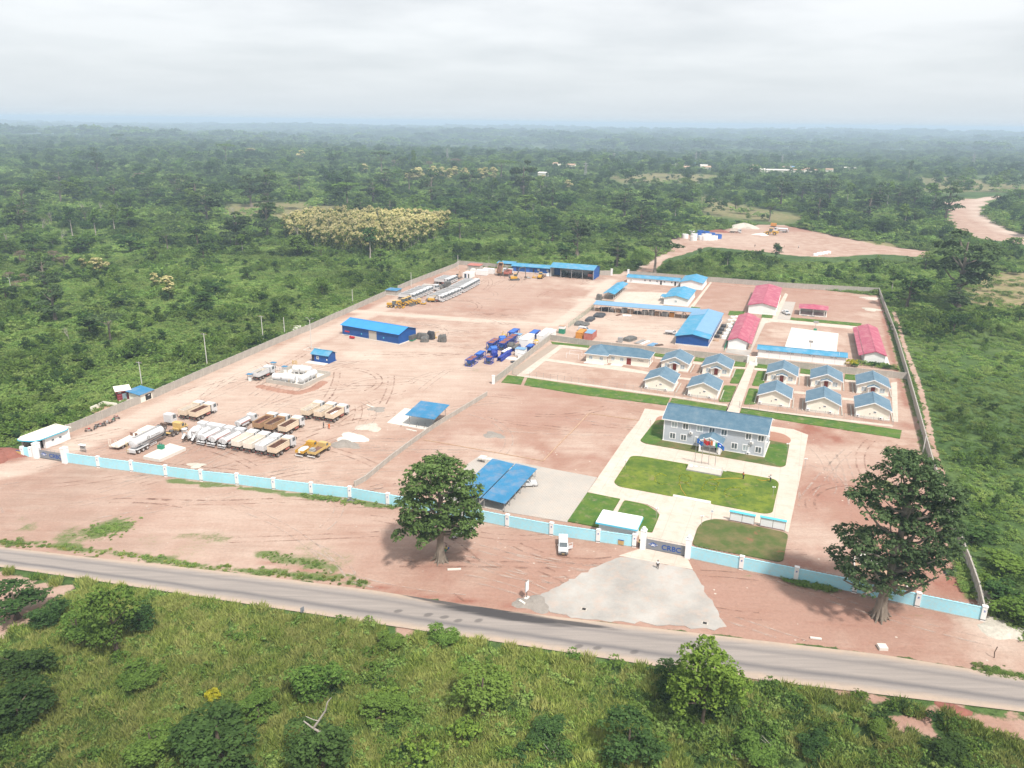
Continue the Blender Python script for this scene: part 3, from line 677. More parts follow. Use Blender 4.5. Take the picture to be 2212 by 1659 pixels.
pad('path',[(79.9,261.3),(83.3,267.2),(103.6,319.4),(139.2,305.8),(136.8,301),(105.7,312.3),(101.8,309.5),(85.2,269.7),(81.7,261.4)],PV,0.10)
pad('lawn',[(115.9,320.5),(141.7,311.5),(139.2,306.7),(114.3,316.2)],LG,0.13)
pad('path',[(109.1,317.3),(123.5,351.6),(128,350.5),(114,315.9)],PVB,0.13)
pad('path',[(107.4,318),(116,339),(130.1,371),(130.1,367.2),(123.5,351.6),(109.3,317.3)],PV,0.12)
pad('court_slab',[(98.6,274.9),(110.2,302.7),(125.5,294.1),(113.6,265.6),(97.9,270.2)],PVW,0.25)
pad('lawn',[(93.3,331.6),(99.4,330.7),(97,323.2),(90.5,323.7)],LG,0.13)
pad('lawn',[(105.7,326.2),(109.7,324.7),(107.5,318.8),(103.4,319.7)],LG,0.13)
pad('lawn',[(66.3,340.6),(76.5,336.6),(75.5,333),(64.5,336)],LG,0.13)
pad('lawn',[(78.4,338.9),(81.8,336.9),(79.4,331.4),(76.3,333)],LG,0.13)
pad('lawn',[(39.6,349.6),(45.1,347.6),(44.3,344.5),(39,345.7)],LG,0.13)
pad('path',[(75.9,333.9),(100.4,396.8),(100.5,394.4),(77,332.2)],PV,0.12)
pad('yard_slab',[(45.3,348),(52.1,369.8),(76.4,368),(66.8,343.5),(64.8,336.9),(50.4,338)],PV,0.09)
pad('slab',[(-33,194.6),(-29.8,205.9),(-19.7,201.3),(-21.7,189.6)],PVW,0.10)
pad('dusty_strip',[(89,316.8),(90.9,323.5),(95.9,322),(88.5,304.4),(80.4,284.3),(74.8,286.7)],PVD,0.08)
pad('gravel',[(74.8,266.2),(77.5,273),(85.2,269.7),(81.9,261.9)],PVG,0.118)
pad('dry_drain',[(85.3,271.1),(85.7,271.1),(101.9,309.5),(101.5,309.5)],M['concrete'],0.12)
def decal_mat(name,col,lo,hi,sc):
 global t,geo
 m = D.materials.new(name); m.use_nodes = True; t = m.node_tree; b_ = t.nodes['Principled BSDF']; b_.inputs['Base Color'].default_value = (*col,1); b_.inputs['Roughness'].default_value = .95; b_.inputs['Specular IOR Level'].default_value = .1
 geo = nn(t,'ShaderNodeNewGeometry')
 t.links.new(mp(noise(sc,6,.7),lo,hi,0,.6),b_.inputs['Alpha']); return m
TR = [decal_mat('pale_tyre_dust',(.50,.40,.335),.42,.60,.35),decal_mat('dark_tyre_mud',(.265,.152,.112),.44,.62,.35)]
def tracks(name,n,boxes,mi,seed):
 r = random.Random(seed); mb = MB()
 for _ in range(n):
  (cx_,cy_),sp,hd = r.choice(boxes)
  x,y = cx_ + r.uniform(-1,1) * sp,cy_ + r.uniform(-1,1) * sp * .8
  a = hd + r.uniform(-.35,.35); k = r.uniform(-.035,.035) * (2.2 if r.random() < .25 else 1); L = r.randint(10,26)
  pts = []
  for i in range(L):
   pts.append((x,y,a)); x += math.cos(a) * 1.5; y += math.sin(a) * 1.5; a += k * 1.5
  for off in (-.95,.95):
   w_ = r.uniform(.13,.26); o = len(mb.v)
   for x_,y_,a_ in pts:
    nx,ny = -math.sin(a_),math.cos(a_)
    for s_ in (-w_,w_): mb.v.append((x_ + nx * (off + s_),y_ + ny * (off + s_),.062 + mi * .004))
   for i in range(L - 1): mb.f.append((o + 2 * i,o + 2 * i + 2,o + 2 * i + 3,o + 2 * i + 1))
 v = np.array(mb.v); ok = sd_poly(v[:,0],v[:,1],SOIL) > .8
 mb.f = [f_ for f_ in mb.f if ok[f_[0]] and ok[f_[2]]]
 setp(link(name,mb.mesh(name,TR[mi])),kind='stuff',label='faint tyre tracks across the bare red earth',cat='tyre tracks')
TB = [((-69.7,140.6),45,U + .12),((-26.9,134.23),32,U + .1),((-66.5,171.8),22,V - .5),((-43.7,168.4),18,U + .3),((-54.1,213.6),32,V),((-81.8,216.6),22,V),((-24.2,251.8),34,U + .3),((-11.7,336.5),34,U),((4.8,378.1),30,V),((-38.8,309.6),30,U),((49.3,298.8),22,U + .5),((5.7,204.1),24,U),((42.35,112.76),30,U),((72.1,152.4),16,V + .1),((-106,156.7),24,.5),((4.04,123.35),18,U - .2)]
tracks('tyre_tracks',120,TB,0,3); tracks('tyre_tracks',80,TB,1,4)
# ------------------------------------------------------------------ boundary walls and gates
def seg_frame(a,b_):
 L = math.dist(a,b_); an = math.atan2(b_[1] - a[1],b_[0] - a[0]); return L,an
LOGO_MB = MB().prism([(-.13,0),(0,.085),(.13,0),(0,-.085)],0,.012)
def blue_wall(pts,pillar_pts,label,cat='wall',hh=2.35):
 """sky-blue rendered panels between white pillars; pts = pillar ground points, left to right"""
 root = thing('boundary_wall',label,cat,(*pts[0],0))
 def lc(p): return (p[0] - pts[0][0],p[1] - pts[0][1])
 pil = box(-.38,.38,-.30,.30,-.1,2.62).box(-.43,.43,-.35,.35,2.62,2.74).mesh('pillar',M['white'])
 foot = box(-.39,.39,-.315,.31,.22,.36).mesh('foot_band',M['darksteel'])
 lg = MB().yprism([(-.17,0),(0,.12),(.17,0),(0,-.12)],-.318,-.30).box(-.16,.16,-.318,-.30,-.24,-.19).mesh('emblem',M['logo'])
 rs = random.Random(int(pts[0][0] * 10))
 for i in range(len(pts) - 1):
  a,b_ = lc(pts[i]),lc(pts[i + 1]); L,an = seg_frame(a,b_)
  mb = box(.36,L - .36,-.12,.12,.12,hh).box(.36,L - .36,-.15,.15,hh,hh + .07)
  pnl = part('panel',mb,M['bluepanel'],root,(*a,0),an)
  part('plinth',box(.36,L - .36,-.17,.17,-.1,.12),M['block'],pnl)
  if i % 1 == 0 and WIRE:
   w_ = MB()
   for k in range(int(L / .9)): w_.tube([(.5 + k * .9 + .28 * math.cos(t_ * 1.26),.0,hh + .32 + .24 * math.sin(t_ * 1.26)) for t_ in range(6)],.018,3,False)
   part('razor_wire',w_,M['steel'],pnl)
 for i,p in enumerate(pts):
  if not pillar_pts[i]: continue
  an = seg_frame(pts[max(i - 1,0)],pts[max(i - 1,0) + 1])[1]
  pp = part('pillar',pil,None,root,(*lc(p),0),an)
  part('foot_band',foot,None,pp); part('emblem',lg,None,pp,(0,0,1.95))
 return root
WIRE = True
LEFTW = [(-103.1,167),(-94.3,164.6),(-85.7,162.5),(-77,160.2),(-68.3,158.1),(-59.8,156.4)] + [(-51.2,154.3),(-42.6,152.3),(-34,150.6),(-25.51,147.68)] + [(-9.56,142.54),(-0.57,138.95),(8.02,135.84),(16.81,133.37)] + [(23.46,131.71)]
blue_wall(LEFTW,[0] + [1] * (len(LEFTW) - 1),'long sky-blue front wall with white pillars between the truck yard gate and main gate')
RIGHTW = [(32.83,128.01),(41.66,124.24)] + [(50.33,120.82),(59.2,117.25),(68.04,113.25),(76.9,109.58)]
blue_wall(RIGHTW,[0,1,1,1,1,1],'sky-blue front wall with white pillars right of the main gate, ending at the corner')
def gate_pillar(xy,an,label,h=3.9,wd=1.0,ball=True):
 r_ = thing('gate_pillar',label,'gate pillar',(*xy,0),an)
 part('shaft',box(-wd / 2,wd / 2,-wd / 2,wd / 2,-.1,h).box(-wd / 2 - .06,wd / 2 + .06,-wd / 2 - .06,wd / 2 + .06,h,h + .14),M['trim'],r_)
 if ball:
  part('globe_lamp',MB().lathe([(0,.08),(.06,.12),(.1,.3),(.25,.38),(.45,.38),(.62,.24),(.7,.05)],12,'z',(0,0,h + .12)),M['trim'],r_)
def logo_part(parent,x,z,s,y=-.065):
 lo = part('emblem',MB().yprism([(-1.25 * s,0),(0,.62 * s),(1.25 * s,0),(0,-.62 * s)],y - .015,y),M['logo'],parent,(x,0,z))
 part('emblem_bar',box(-1.15 * s,-.5 * s,y - .03,y - .016,-.03 * s,.06 * s).box(.5 * s,1.15 * s,y - .03,y - .016,-.03 * s,.06 * s).box(-.5 * s,.5 * s,y - .03,y - .016,-.36 * s,-.24 * s),M['trim'],lo)
 part('emblem_letters',text_mesh('RB',.62 * s,.008,M['trim'],'CENTER'),None,lo,(0,y - .03,-.2 * s),rot=(math.pi / 2,0,0))
def slide_gate(a,b_,label,h=2.3,ts=1.15):
 L,an = seg_frame(a,b_)
 r_ = thing('sliding_gate',label,'gate',(*a,0),an)
 part('gate_leaf',box(.1,L - .1,-.05,.05,.12,h),M['gate'],r_)
 fr = MB()
 for k in range(int(L / 1.15) + 1): fr.box(.15 + k * 1.12,.2 + k * 1.12,-.03,.03,h,h + .38)
 fr.box(.1,L - .1,-.03,.03,h + .36,h + .42)
 part('top_rail',fr,M['steel'],r_)
 part('track',box(-.2,L + .2,-.12,.12,0.1,.17),M['darksteel'],r_)
 logo_part(r_,L * .19,h * .56,ts * .78)
 part('lettering',text_mesh('CRBC',ts * 1.42,.012,M['logo']),None,r_,(L * .40,-.075,h * .27),rot=(math.pi / 2,0,0))
 return r_
gate_pillar((25.02,131.05),U,'tall white gate pillar with a globe lamp, left of the main gate')
gate_pillar((32.83,128.01),U,'tall white gate pillar with a globe lamp, right of the main gate')
slide_gate(loc2((25.02,131.05),.45,.2),loc2((32.83,128.01),-.5,.2),'grey sliding main gate with blue letters and rhombus emblem',2.15,1.0)
gate_pillar((-111.1,169.5),U,'white square pillar left of the truck yard gate',3.6,1.25,False)
gate_pillar((-103.1,167),U,'white square pillar between the truck yard gate and the sky-blue wall',3.6,1.25,False)
slide_gate(loc2((-111.1,169.5),.6,.1),loc2((-103.1,167),-.5,.1),'grey sliding truck yard gate with blue letters at the far left',2.1,1.0)
w0 = (-115.1,170.3); w1 = (-112.5,170)
L,an = seg_frame(w0,w1)
r_ = thing('boundary_wall','short sky-blue wall stub with white ends left of the truck yard gate','wall',(*w0,0),an)
part('panel',box(.5,L - .7,-.12,.12,-.1,2.3),M['bluepanel'],r_)
for x_ in (.1,L - .4):
 pp = part('pillar',box(-.4,.4,-.3,.3,-.1,2.5),M['white'],r_,(x_,0,0))
 part('emblem',MB().yprism([(-.17,1.9),(0,2.02),(.17,1.9),(0,1.78)],-.32,-.30),M['logo'],pp)
ln = (-116.5,170.4)
r_ = thing('notice_board','tan notice board with blue top edge standing at the far left of the gate','notice board',(*ln,0),U)
part('panel',box(-.1,1.3,-.03,.03,.3,1.35),M['oldyellow'],r_); part('header',box(-.1,1.3,-.045,.045,1.35,1.5),M['logo'],r_)
part('post',box(-.05,0,.03,.08,0,1.4),M['steel'],r_); part('post',box(1.2,1.25,.03,.08,0,1.4),M['steel'],r_)
nb = (21.04,132.19)
r_ = thing('notice_board','orange and blue notice panel fixed on the sky-blue wall left of the main gate','notice board',(*loc2(nb,0,.05),0),U)
part('panel',box(-.55,.55,-.22,-.18,.25,1.1),M['oldyellow'],r_); part('header',box(-.55,.55,-.23,-.17,1.1,1.25),M['logo'],r_)
for k in range(4): part('text_line',box(-.45,.42 - .1 * (k % 2),-.228,-.222,.95 - k * .17,1.0 - k * .17),M['brownbed'],r_)
def grey_wall(pts,label,h=2.25,step=4.3,wire=False,col='block',cap=True,start=0):
 root = thing('block_wall',label,'wall',(*pts[0],0))
 post = box(-.13,.13,-.16,.16,-.1,h + .08).mesh('post',M['concrete'])
 cache = {}
 for i in range(len(pts) - 1):
  a = (pts[i][0] - pts[0][0],pts[i][1] - pts[0][1]); b_ = (pts[i + 1][0] - pts[0][0],pts[i + 1][1] - pts[0][1])
  L,an = seg_frame(a,b_); n = max(1,round(L / step)); w_ = L / n
  for k in range(n):
   p = lerp(a,b_,k / n); key = round(w_,2)
   if key not in cache:
    cache[key] = box(.12,w_ - .12,-.09,.09,-.1,h - .1).box(.12,w_ - .12,-.12,.12,h - .1,h).mesh('panel',M[col])
   part('panel',cache[key],None,root,(*p,0),an)
   part('post',post,None,root,(*p,0),an)
  if wire:
   w2 = MB()
   for k in range(int(L / 1.6)): w2.tube([(.5 + k * 1.6 + .3 * math.cos(t_ * 1.57),0,h + .3 + .25 * math.sin(t_ * 1.57)) for t_ in range(5)],.015,3,False)
   part('razor_wire',w2,M['steel'],root,(*a,0),an)
 part('post',post,None,root,(pts[-1][0] - pts[0][0],pts[-1][1] - pts[0][1],0))
 return root
WL = [(-112.6,184.9),(-111.9,185.7),(-108.7,195.1),(-105.5,204.4),(-104.1,207.3)]
grey_wall(WL,'grey block wall with concrete posts behind the parked motorcycles',2.2,4.6)
grey_wall([(-117.1,174),(-117.4,177.6),(-117.8,181.3)],'short grey wall behind the truck yard gate house',2.0)
WL2 = [(-102.4,211.7),(-96,232.8),(-89.6,253),(-83.2,273.5),(-77.2,290.4),(-71.3,310.7),(-69.4,316.2),(-62.4,339.8),(-58.2,354.1)]
grey_wall(WL2,'long grey block wall along the left side from the red substation to the blue-roofed box',2.3,4.6)
WL3 = [(-54.3,366.5),(-49.9,380.6),(-31.9,429.8),(-30.4,439.2)]
grey_wall(WL3,'grey block wall at the far left between the blue-roofed box and the back corner',2.3,4.6)
grey_wall([(-30.4,439.2),(-13.3,431.8),(0.1,424.1)],'grey block back wall behind the white containers',2.3,4.6)
grey_wall([(45.8,411.7),(51.5,412.1)],'short grey wall between the workshop and the back gate',2.5,3.5)
gate_pillar((51.8,412.1),U,'grey concrete pillar left of the back gate',3.3,.9,False)
gate_pillar((60.4,410.8),U,'grey concrete pillar right of the back gate',3.3,.9,False)
grey_wall([(61,411.6),(67.8,408.9),(100.8,396.8),(103.5,396.2),(135.2,383.9),(175.7,373.6)],'long pale block wall along the back of the compound, right of the back gate',2.5,4.6)
grey_wall([(175.7,373.6),(143.9,286.1),(125.5,238.2),(105.5,186.9),(98.9,170),(93.7,155.6),(86.8,136.2),(83.2,125.4),(80.15,117.05),(77.09,109.92)],'grey block wall descending the right side from the back corner to the front corner',2.4,4.2,True)
DW = [(-34.1,156.2),(-32.3,159.1),(-28.6,170.1),(-24.8,180),(-20,191.8),(-7.3,217.3)]
grey_wall(DW,'low block wall dividing the truck yard from the red lot behind the office',1.25,5.2)
grey_wall([(-5.6,228.3),(-1.7,238.3),(-1.6,238.6)],'short pale wall at the left corner of the villa lawn strip',2.0,4.5)
gate_pillar((-5.7,228.3),U,'white pillar at the end of the short pale wall by the yard opening',2.6,.7,False)
grey_wall([(-1.6,238.6),(6.6,261.1),(13.8,280.3)],'pale block wall between the blue batching machinery and the villa garden',2.1,4.5)
VW = [(13.8,280.3),(27.8,272.7),(31.4,271.3),(50.2,265),(79.2,254.7)]
grey_wall(VW,'pale block wall behind the villas, left of the walkway steps',2.1,4.4)
grey_wall([(81.7,252.6),(85.6,251.7),(108.3,243.4),(125.4,238)],'pale block wall behind the villas, right of the walkway steps',2.1,4.4)
for p,l_ in (((79.1,253.5),'small white pillar left of the walkway steps'),((81.6,252.6),'small white pillar right of the walkway steps')):
 gate_pillar(p,U,l_,2.5,.5,False)
st = thing('steps','pale concrete steps climbing between the two small white pillars','steps',(*(78.2,250.5),0),U)
for k in range(6): part('step',box(.3,3.0,.6 + k * .55,.6 + k * .55 + .52,0,.26 + .09 * k),M['slabwhite'],st)
def fence(pts,label,h=1.7,step=2.4,m='steel',rails=(.15,.85,1.65)):
 root = thing('wire_fence',label,'fence',(*pts[0],0))
 post = box(-.035,.035,-.035,.035,0,h + .1).mesh('post',M[m])
 cache = {}
 for i in range(len(pts) - 1):
  a = (pts[i][0] - pts[0][0],pts[i][1] - pts[0][1]); b_ = (pts[i + 1][0] - pts[0][0],pts[i + 1][1] - pts[0][1])
  L,an = seg_frame(a,b_); n = max(1,round(L / step)); w_ = L / n
  key = round(w_,2)
  if key not in cache:
   mb = MB()
   for z in rails: mb.box(0,w_,-.012,.012,z - .012,z + .012)
   for k in range(1,5): mb.box(w_ * k / 5 - .006,w_ * k / 5 + .006,-.006,.006,.1,h)
   cache[key] = mb.mesh('mesh_panel',M[m])
  for k in range(n):
   p = lerp(a,b_,k / n)
   part('post',post,None,root,(*p,.1),an); part('mesh_panel',cache[key],None,root,(*p,.1),an)
 part('post',post,None,root,(pts[-1][0] - pts[0][0],pts[-1][1] - pts[0][1],.1))
 return root
fence([(0.1,238.1),(5.5,235.5),(24.8,228.1),(52.2,215.9),(51.5,216.1),(62.7,211.2)],'thin wire fence along the path in front of the bungalow and left villas')
fence([(64.5,210.1),(64.4,208.9),(81.4,204.3),(102.2,197.1)],'thin wire fence along the path in front of the right villas')
fence([(21.9,299),(33.4,329),(35.1,334.4)],'green mesh fence at the left side of the storage yard',1.9,2.2,'green')
fence([(74.4,266.6),(79.4,280.4)],'short green mesh fence at the corner of the crimson-roofed building',2.2,1.5,'green')
for (pts,lb) in (([(14.7,187.5),(21.3,203.4),(34.2,198.6)],'pale concrete footing line forming a corner in the red lot'),([(-22.1,183.1),(7.6,170.9),(14.5,187.5)],'long pale footing line crossing the red lot towards the car park')):
 root = thing('footing',lb,'footing',(*pts[0],0))
 for i in range(len(pts) - 1):
  a = (pts[i][0] - pts[0][0],pts[i][1] - pts[0][1]); L,an = seg_frame(pts[i],pts[i + 1])
  part('footing_strip',box(0,L,-.13,.13,-.05,.16),M['wood'],root,(*a,0),an)
# ------------------------------------------------------------------ buildings
_wc = {}
def win(parent,face,W,Dp,u,z,w_,h,glass='glass',frame='trim',panes=2,fw=.11,label=None):
 """window on face F, B, L or R at u along it"""
 k = (w_,h,glass,frame,panes,fw)
 if k not in _wc:
  f = MB()
  f.box(-w_ / 2,w_ / 2,-.06,.02,h / 2 - fw,h / 2).box(-w_ / 2,w_ / 2,-.06,.02,-h / 2,-h / 2 + fw)
  f.box(-w_ / 2,-w_ / 2 + fw,-.06,.02,-h / 2 + fw,h / 2 - fw).box(w_ / 2 - fw,w_ / 2,-.06,.02,-h / 2 + fw,h / 2 - fw)
  if panes > 1:
   for i in range(1,panes):
    x = -w_ / 2 + w_ * i / panes; f.box(x - fw * .3,x + fw * .3,-.05,.02,-h / 2 + fw,h / 2 - fw)
  ps = []
  for i in range(panes):
   x0 = -w_ / 2 + w_ * i / panes + fw * (.3 if i else 1); x1 = -w_ / 2 + w_ * (i + 1) / panes - fw * (.3 if i < panes - 1 else 1)
   ps.append(box(x0,x1,-.02,.015,-h / 2 + fw,h / 2 - fw).mesh('pane',M[glass] if not (glass == 'curtain' and i % 2) else M['curtain']))
  _wc[k] = (f.mesh('window',M[frame]),ps)
 fm,ps = _wc[k]
 loc,rz = {'F': ((u,0,z),0),'B': ((u,Dp,z),math.pi),'L': ((0,u,z),-math.pi / 2),'R': ((W,u,z),math.pi / 2)}[face]
 o = part('window',fm,None,parent,loc,rz,label=label)
 for p_ in ps: part('pane',p_,None,o)
 return o
def door(parent,face,W,Dp,u,w_,h,m='door',frame='trim',z=0.1,label=None):
 loc,rz = {'F': ((u,0,z),0),'B': ((u,Dp,z),math.pi),'L': ((0,u,z),-math.pi / 2),'R': ((W,u,z),math.pi / 2)}[face]
 o = part('door',box(-w_ / 2,w_ / 2,-.05,.02,0,h),M[m],parent,loc,rz,label=label)
 part('door_frame',box(-w_ / 2 - .1,-w_ / 2,-.07,.02,0,h + .1).box(w_ / 2,w_ / 2 + .1,-.07,.02,0,h + .1).box(-w_ / 2,w_ / 2,-.07,.02,h,h + .1),M[frame],o)
 part('handle',box(w_ / 2 - .16,w_ / 2 - .1,-.1,-.05,h * .45,h * .52),M['steel'],o)
 return o
def ac(parent,face,W,Dp,u,z,pipe=1.3):
 loc,rz = {'F': ((u,0,z),0),'L': ((0,u,z),-math.pi / 2),'R': ((W,u,z),math.pi / 2)}[face]
 o = part('air_conditioner',box(-.42,.42,-.42,-.08,-.28,.28),M['white'],parent,loc,rz)
 part('fan_grille',MB().lathe([(-.435,.2),(-.42,.22)],10,'y',(-.12,0,0)),M['darksteel'],o)
 if pipe: part('pipe',box(-.36,-.28,-.08,-.02,.0,pipe),M['trim'],o)
def gable(name,label,cat,o,W,Dp,eave,rise,ridge='x',wall='whitewall',roof='roofblue',ov=.45,fascia='trim',an=U,plinth=.12,side=None,group=None,wallz=0,mono=False,th=.09,ovg=None):
 """rectangular building; ridge runs along local x or y"""
 r_ = thing(name,label,cat,(*o,0),an,group)
 ovg = ov if ovg is None else ovg
 if ridge == 'x':
  prof = [(0,wallz),(Dp,wallz),(Dp,eave),(Dp / 2,eave + rise),(0,eave)] if not mono else [(0,wallz),(Dp,wallz),(Dp,eave + rise),(0,eave)]
  part('wall',MB().xprism(prof,0,W),M[wall],r_)
  sl = rise / (Dp / 2 if not mono else Dp)
  if mono:
   part('roof',MB().xprism([(-ov,eave - ov * sl + .02),(Dp + ov,eave + rise + ov * sl + .02),(Dp + ov,eave + rise + ov * sl + .02 + th),(-ov,eave - ov * sl + .02 + th)],-ovg,W + ovg),M[roof],r_)
  else:
   part('roof',MB().xprism([(-ov,eave - ov * sl + .02),(Dp / 2,eave + rise + .02),(Dp / 2,eave + rise + .02 + th),(-ov,eave - ov * sl + .02 + th)],-ovg,W + ovg),M[roof],r_)
   part('roof',MB().xprism([(Dp / 2 + .001,eave + rise + .02),(Dp + ov,eave - ov * sl + .02),(Dp + ov,eave - ov * sl + .02 + th),(Dp / 2 + .001,eave + rise + .02 + th)],-ovg,W + ovg),M[roof],r_)
   part('ridge_cap',box(-ovg,W + ovg,Dp / 2 - .14,Dp / 2 + .14,eave + rise + .03 + th,eave + rise + .09 + th),M[roof],r_)
  if fascia:
   part('fascia',box(-ovg - .03,W + ovg + .03,-ov - .05,-ov,eave - ov * sl - .12,eave - ov * sl + th + .03),M[fascia],r_)
   if not mono:
    for x0 in (-ovg - .06,W + ovg):
     part('barge_board',MB().xprism([(-ov,eave - ov * sl - .1),(Dp / 2,eave + rise - .08),(Dp + ov,eave - ov * sl - .1),(Dp + ov,eave - ov * sl + .14),(Dp / 2,eave + rise + .16),(-ov,eave - ov * sl + .14)],x0,x0 + .06),M[fascia],r_)
 else:
  part('wall',MB().yprism([(0,wallz),(W,wallz),(W,eave),(W / 2,eave + rise),(0,eave)],0,Dp),M[wall],r_)
  sl = rise / (W / 2)
  part('roof',MB().yprism([(-ov,eave - ov * sl + .02),(W / 2,eave + rise + .02),(W / 2,eave + rise + .02 + th),(-ov,eave - ov * sl + .02 + th)],-ovg,Dp + ovg),M[roof],r_)
  part('roof',MB().yprism([(W / 2 + .001,eave + rise + .02),(W + ov,eave - ov * sl + .02),(W + ov,eave - ov * sl + .02 + th),(W / 2 + .001,eave + rise + .02 + th)],-ovg,Dp + ovg),M[roof],r_)
  part('ridge_cap',box(W / 2 - .14,W / 2 + .14,-ovg,Dp + ovg,eave + rise + .03 + th,eave + rise + .09 + th),M[roof],r_)
  if fascia:
   for y0 in (-ovg - .06,Dp + ovg):
    part('barge_board',MB().yprism([(-ov,eave - ov * sl - .14),(W / 2,eave + rise - .12),(W + ov,eave - ov * sl - .14),(W + ov,eave - ov * sl + .13),(W / 2,eave + rise + .15),(-ov,eave - ov * sl + .13)],y0,y0 + .06),M[fascia],r_)
 if plinth: part('plinth',box(-.25,W + .25,-.25,Dp + .25,-.1,plinth + .1),M['slabwhite'],r_)
 return r_
oF,oR = (38.4,184.6),(60.8,174.6)
OW,OA = math.dist(oF,oR),math.atan2(oR[1] - oF[1],oR[0] - oF[0])
OD = 10.5
of = gable('office_building','two-storey grey office building with a slate-blue roof and a gabled entrance porch','building',oF,OW,OD,6.15,2.1,'x','greywall','rooftile',.55,'trim',OA)
def fu(cx): return (cx - 803) / 1084 * OW + .35 * math.sin((cx - 803) / 1084 * math.pi)
for cx in (910,1030,1180,1310,1440,1705,1838): win(of,'F',OW,OD,fu(cx),4.75,1.62,1.75,'curtain' if cx in (910,1180) else 'glass',fw=.2)
for cx in (900,1017,1170,1563,1687,1822): win(of,'F',OW,OD,fu(cx),1.75,1.62,1.75,'curtain' if cx in (1170,1687) else 'glass',fw=.2)
for u_,z_ in ((3,4.7),(7,4.7),(3,1.7)): win(of,'R',OW,OD,u_,z_,1.5,1.6,fw=.2)
for cx,z_,pp in ((1095,3.35,2.0),(1745,3.35,2.0),(1722,.5,2.1)): ac(of,'F',OW,OD,fu(cx),z_,pp)
ac(of,'R',OW,OD,1.2,3.4,1.5); ac(of,'R',OW,OD,5.2,3.4,1.5)
for x_ in (0,OW): part('corner_trim',box(x_ - .12,x_ + .12,-.04,.2,.1,6.1),M['trim'],of)
px0,px1 = fu(1215),fu(1440)
part('porch_deck',box(px0 - .1,px1 + .1,-3.7,-.26,-.05,.35),M['concrete'],of)
for x_ in (px0 + .2,px1 - .2): part('porch_column',box(x_ - .2,x_ + .2,-3.6,-3.2,.35,3.1),M['trim'],of)
for x_ in (px0 + .2,px1 - .2): part('porch_column',box(x_ - .15,x_ + .15,-.5,-.2,.35,3.1),M['trim'],of)
pm = (px0 + px1) / 2; ph = (px1 - px0) / 2 + .5
pg = part('porch_gable',MB().yprism([(px0,3.1),(px1,3.1),(px1,3.3),(pm,4.3),(px0,3.3)],-3.6,-.05),M['trim'],of)
part('gable_vent',MB().lathe([(-3.64,.3),(-3.6,.3)],12,'y',(pm,0,3.7)),M['steel'],pg)
part('porch_roof',MB().yprism([(pm - ph,3.12),(pm,4.42),(pm,4.55),(pm - ph,3.25)],-4.1,-.02),M['rooftiley'],of)
part('porch_roof',MB().yprism([(pm + .002,4.42),(pm + ph,3.12),(pm + ph,3.25),(pm + .002,4.55)],-4.1,-.02),M['rooftiley'],of)
part('porch_trim',MB().yprism([(pm - ph,3.0),(pm,4.3),(pm + ph,3.0),(pm + ph,3.26),(pm,4.58),(pm - ph,3.26)],-4.16,-4.1),M['trim'],of)
door(of,'F',OW,OD,pm,2.6,2.5,'dark',z=.35)
part('porch_side_wall',box(px0 + .1,px1 - .1,-.2,-.06,.35,1.1),M['trim'],of)
def villa(front_open):
 W_,D_ = 8.3,9.2
 v = gable('villa','x','house',(0,0),W_,D_,3.0,1.75,'y','wall','rooftiley',.55,'trim',U,plinth=.3)
 part('rear_gutter',box(-.64,-.55,-.5,D_ + .5,2.55,2.68),M['trim'],v)
 part('rear_gutter',box(W_ + .55,W_ + .64,-.5,D_ + .5,2.55,2.68),M['trim'],v)
 for x_ in (0,W_): part('corner_trim',box(x_ - .09,x_ + .09,-.03,.15,.2,2.95),M['trim'],v)
 if front_open:
  door(v,'F',W_,D_,4.15,1.15,2.2,'door',z=.25)
  win(v,'F',W_,D_,1.7,1.65,1.5,1.5,'curtain'); win(v,'F',W_,D_,6.7,1.65,1.5,1.5,'curtain')
  for x_ in (2.95,5.35): part('porch_column',box(x_ - .1,x_ + .1,-1.15,-.95,.1,2.6),M['trim'],v)
  part('porch_deck',box(2.7,5.6,-1.4,-.26,0,.25),M['slabwhite'],v)
  part('porch_roof',MB().yprism([(2.45,2.62),(4.15,3.25),(4.15,3.36),(2.45,2.73)],-1.5,-.02),M['rooftiley'],v)
  part('porch_roof',MB().yprism([(4.152,3.25),(5.85,2.62),(5.85,2.73),(4.152,3.36)],-1.5,-.02),M['rooftiley'],v)
  part('porch_trim',MB().yprism([(2.45,2.5),(4.15,3.12),(5.85,2.5),(5.85,2.75),(4.15,3.38),(2.45,2.75)],-1.56,-1.5),M['trim'],v)
  part('wall_lamp',box(3.95,4.35,-1.6,-1.56,2.75,2.9),M['darksteel'],v)
 else:
  win(v,'F',W_,D_,4.6,2.0,.75,.55,'glass',fw=.07)
  part('meter_box',box(3.3,3.55,-.06,0,1.2,1.65),M['steel'],v)
  ac(v,'F',W_,D_,.5,.55,0); ac(v,'F',W_,D_,6.3,.55,0)
  part('pipe',box(.9,6.0,-.16,-.08,.42,.48),M['steel'],v)
 win(v,'R',W_,D_,2.5,1.7,1.3,1.3,'glass'); win(v,'R',W_,D_,6.5,1.7,1.3,1.3,'glass')
 part('side_drain',box(W_ + .9,W_ + 1.2,-.2,D_,0,.22),M['concrete'],v); part('side_drain',box(-1.2,-.9,-.2,D_,0,.22),M['concrete'],v)
 return v
va,vb = villa(True),villa(False)
nearv = [((40.2,225.5),'leftmost villa of the near row, blank gable wall beside the fenced red lot'),((51.9,219.3),'near-row villa left of the central walkway, blank cream gable'),((70.8,212.9),'near-row villa right of the central walkway, blank cream gable'),((82.7,207.6),'middle villa of the three right near-row houses, blank cream gable'),((94.8,203.3),'rightmost near-row villa, blank gable, next to the right wall')]
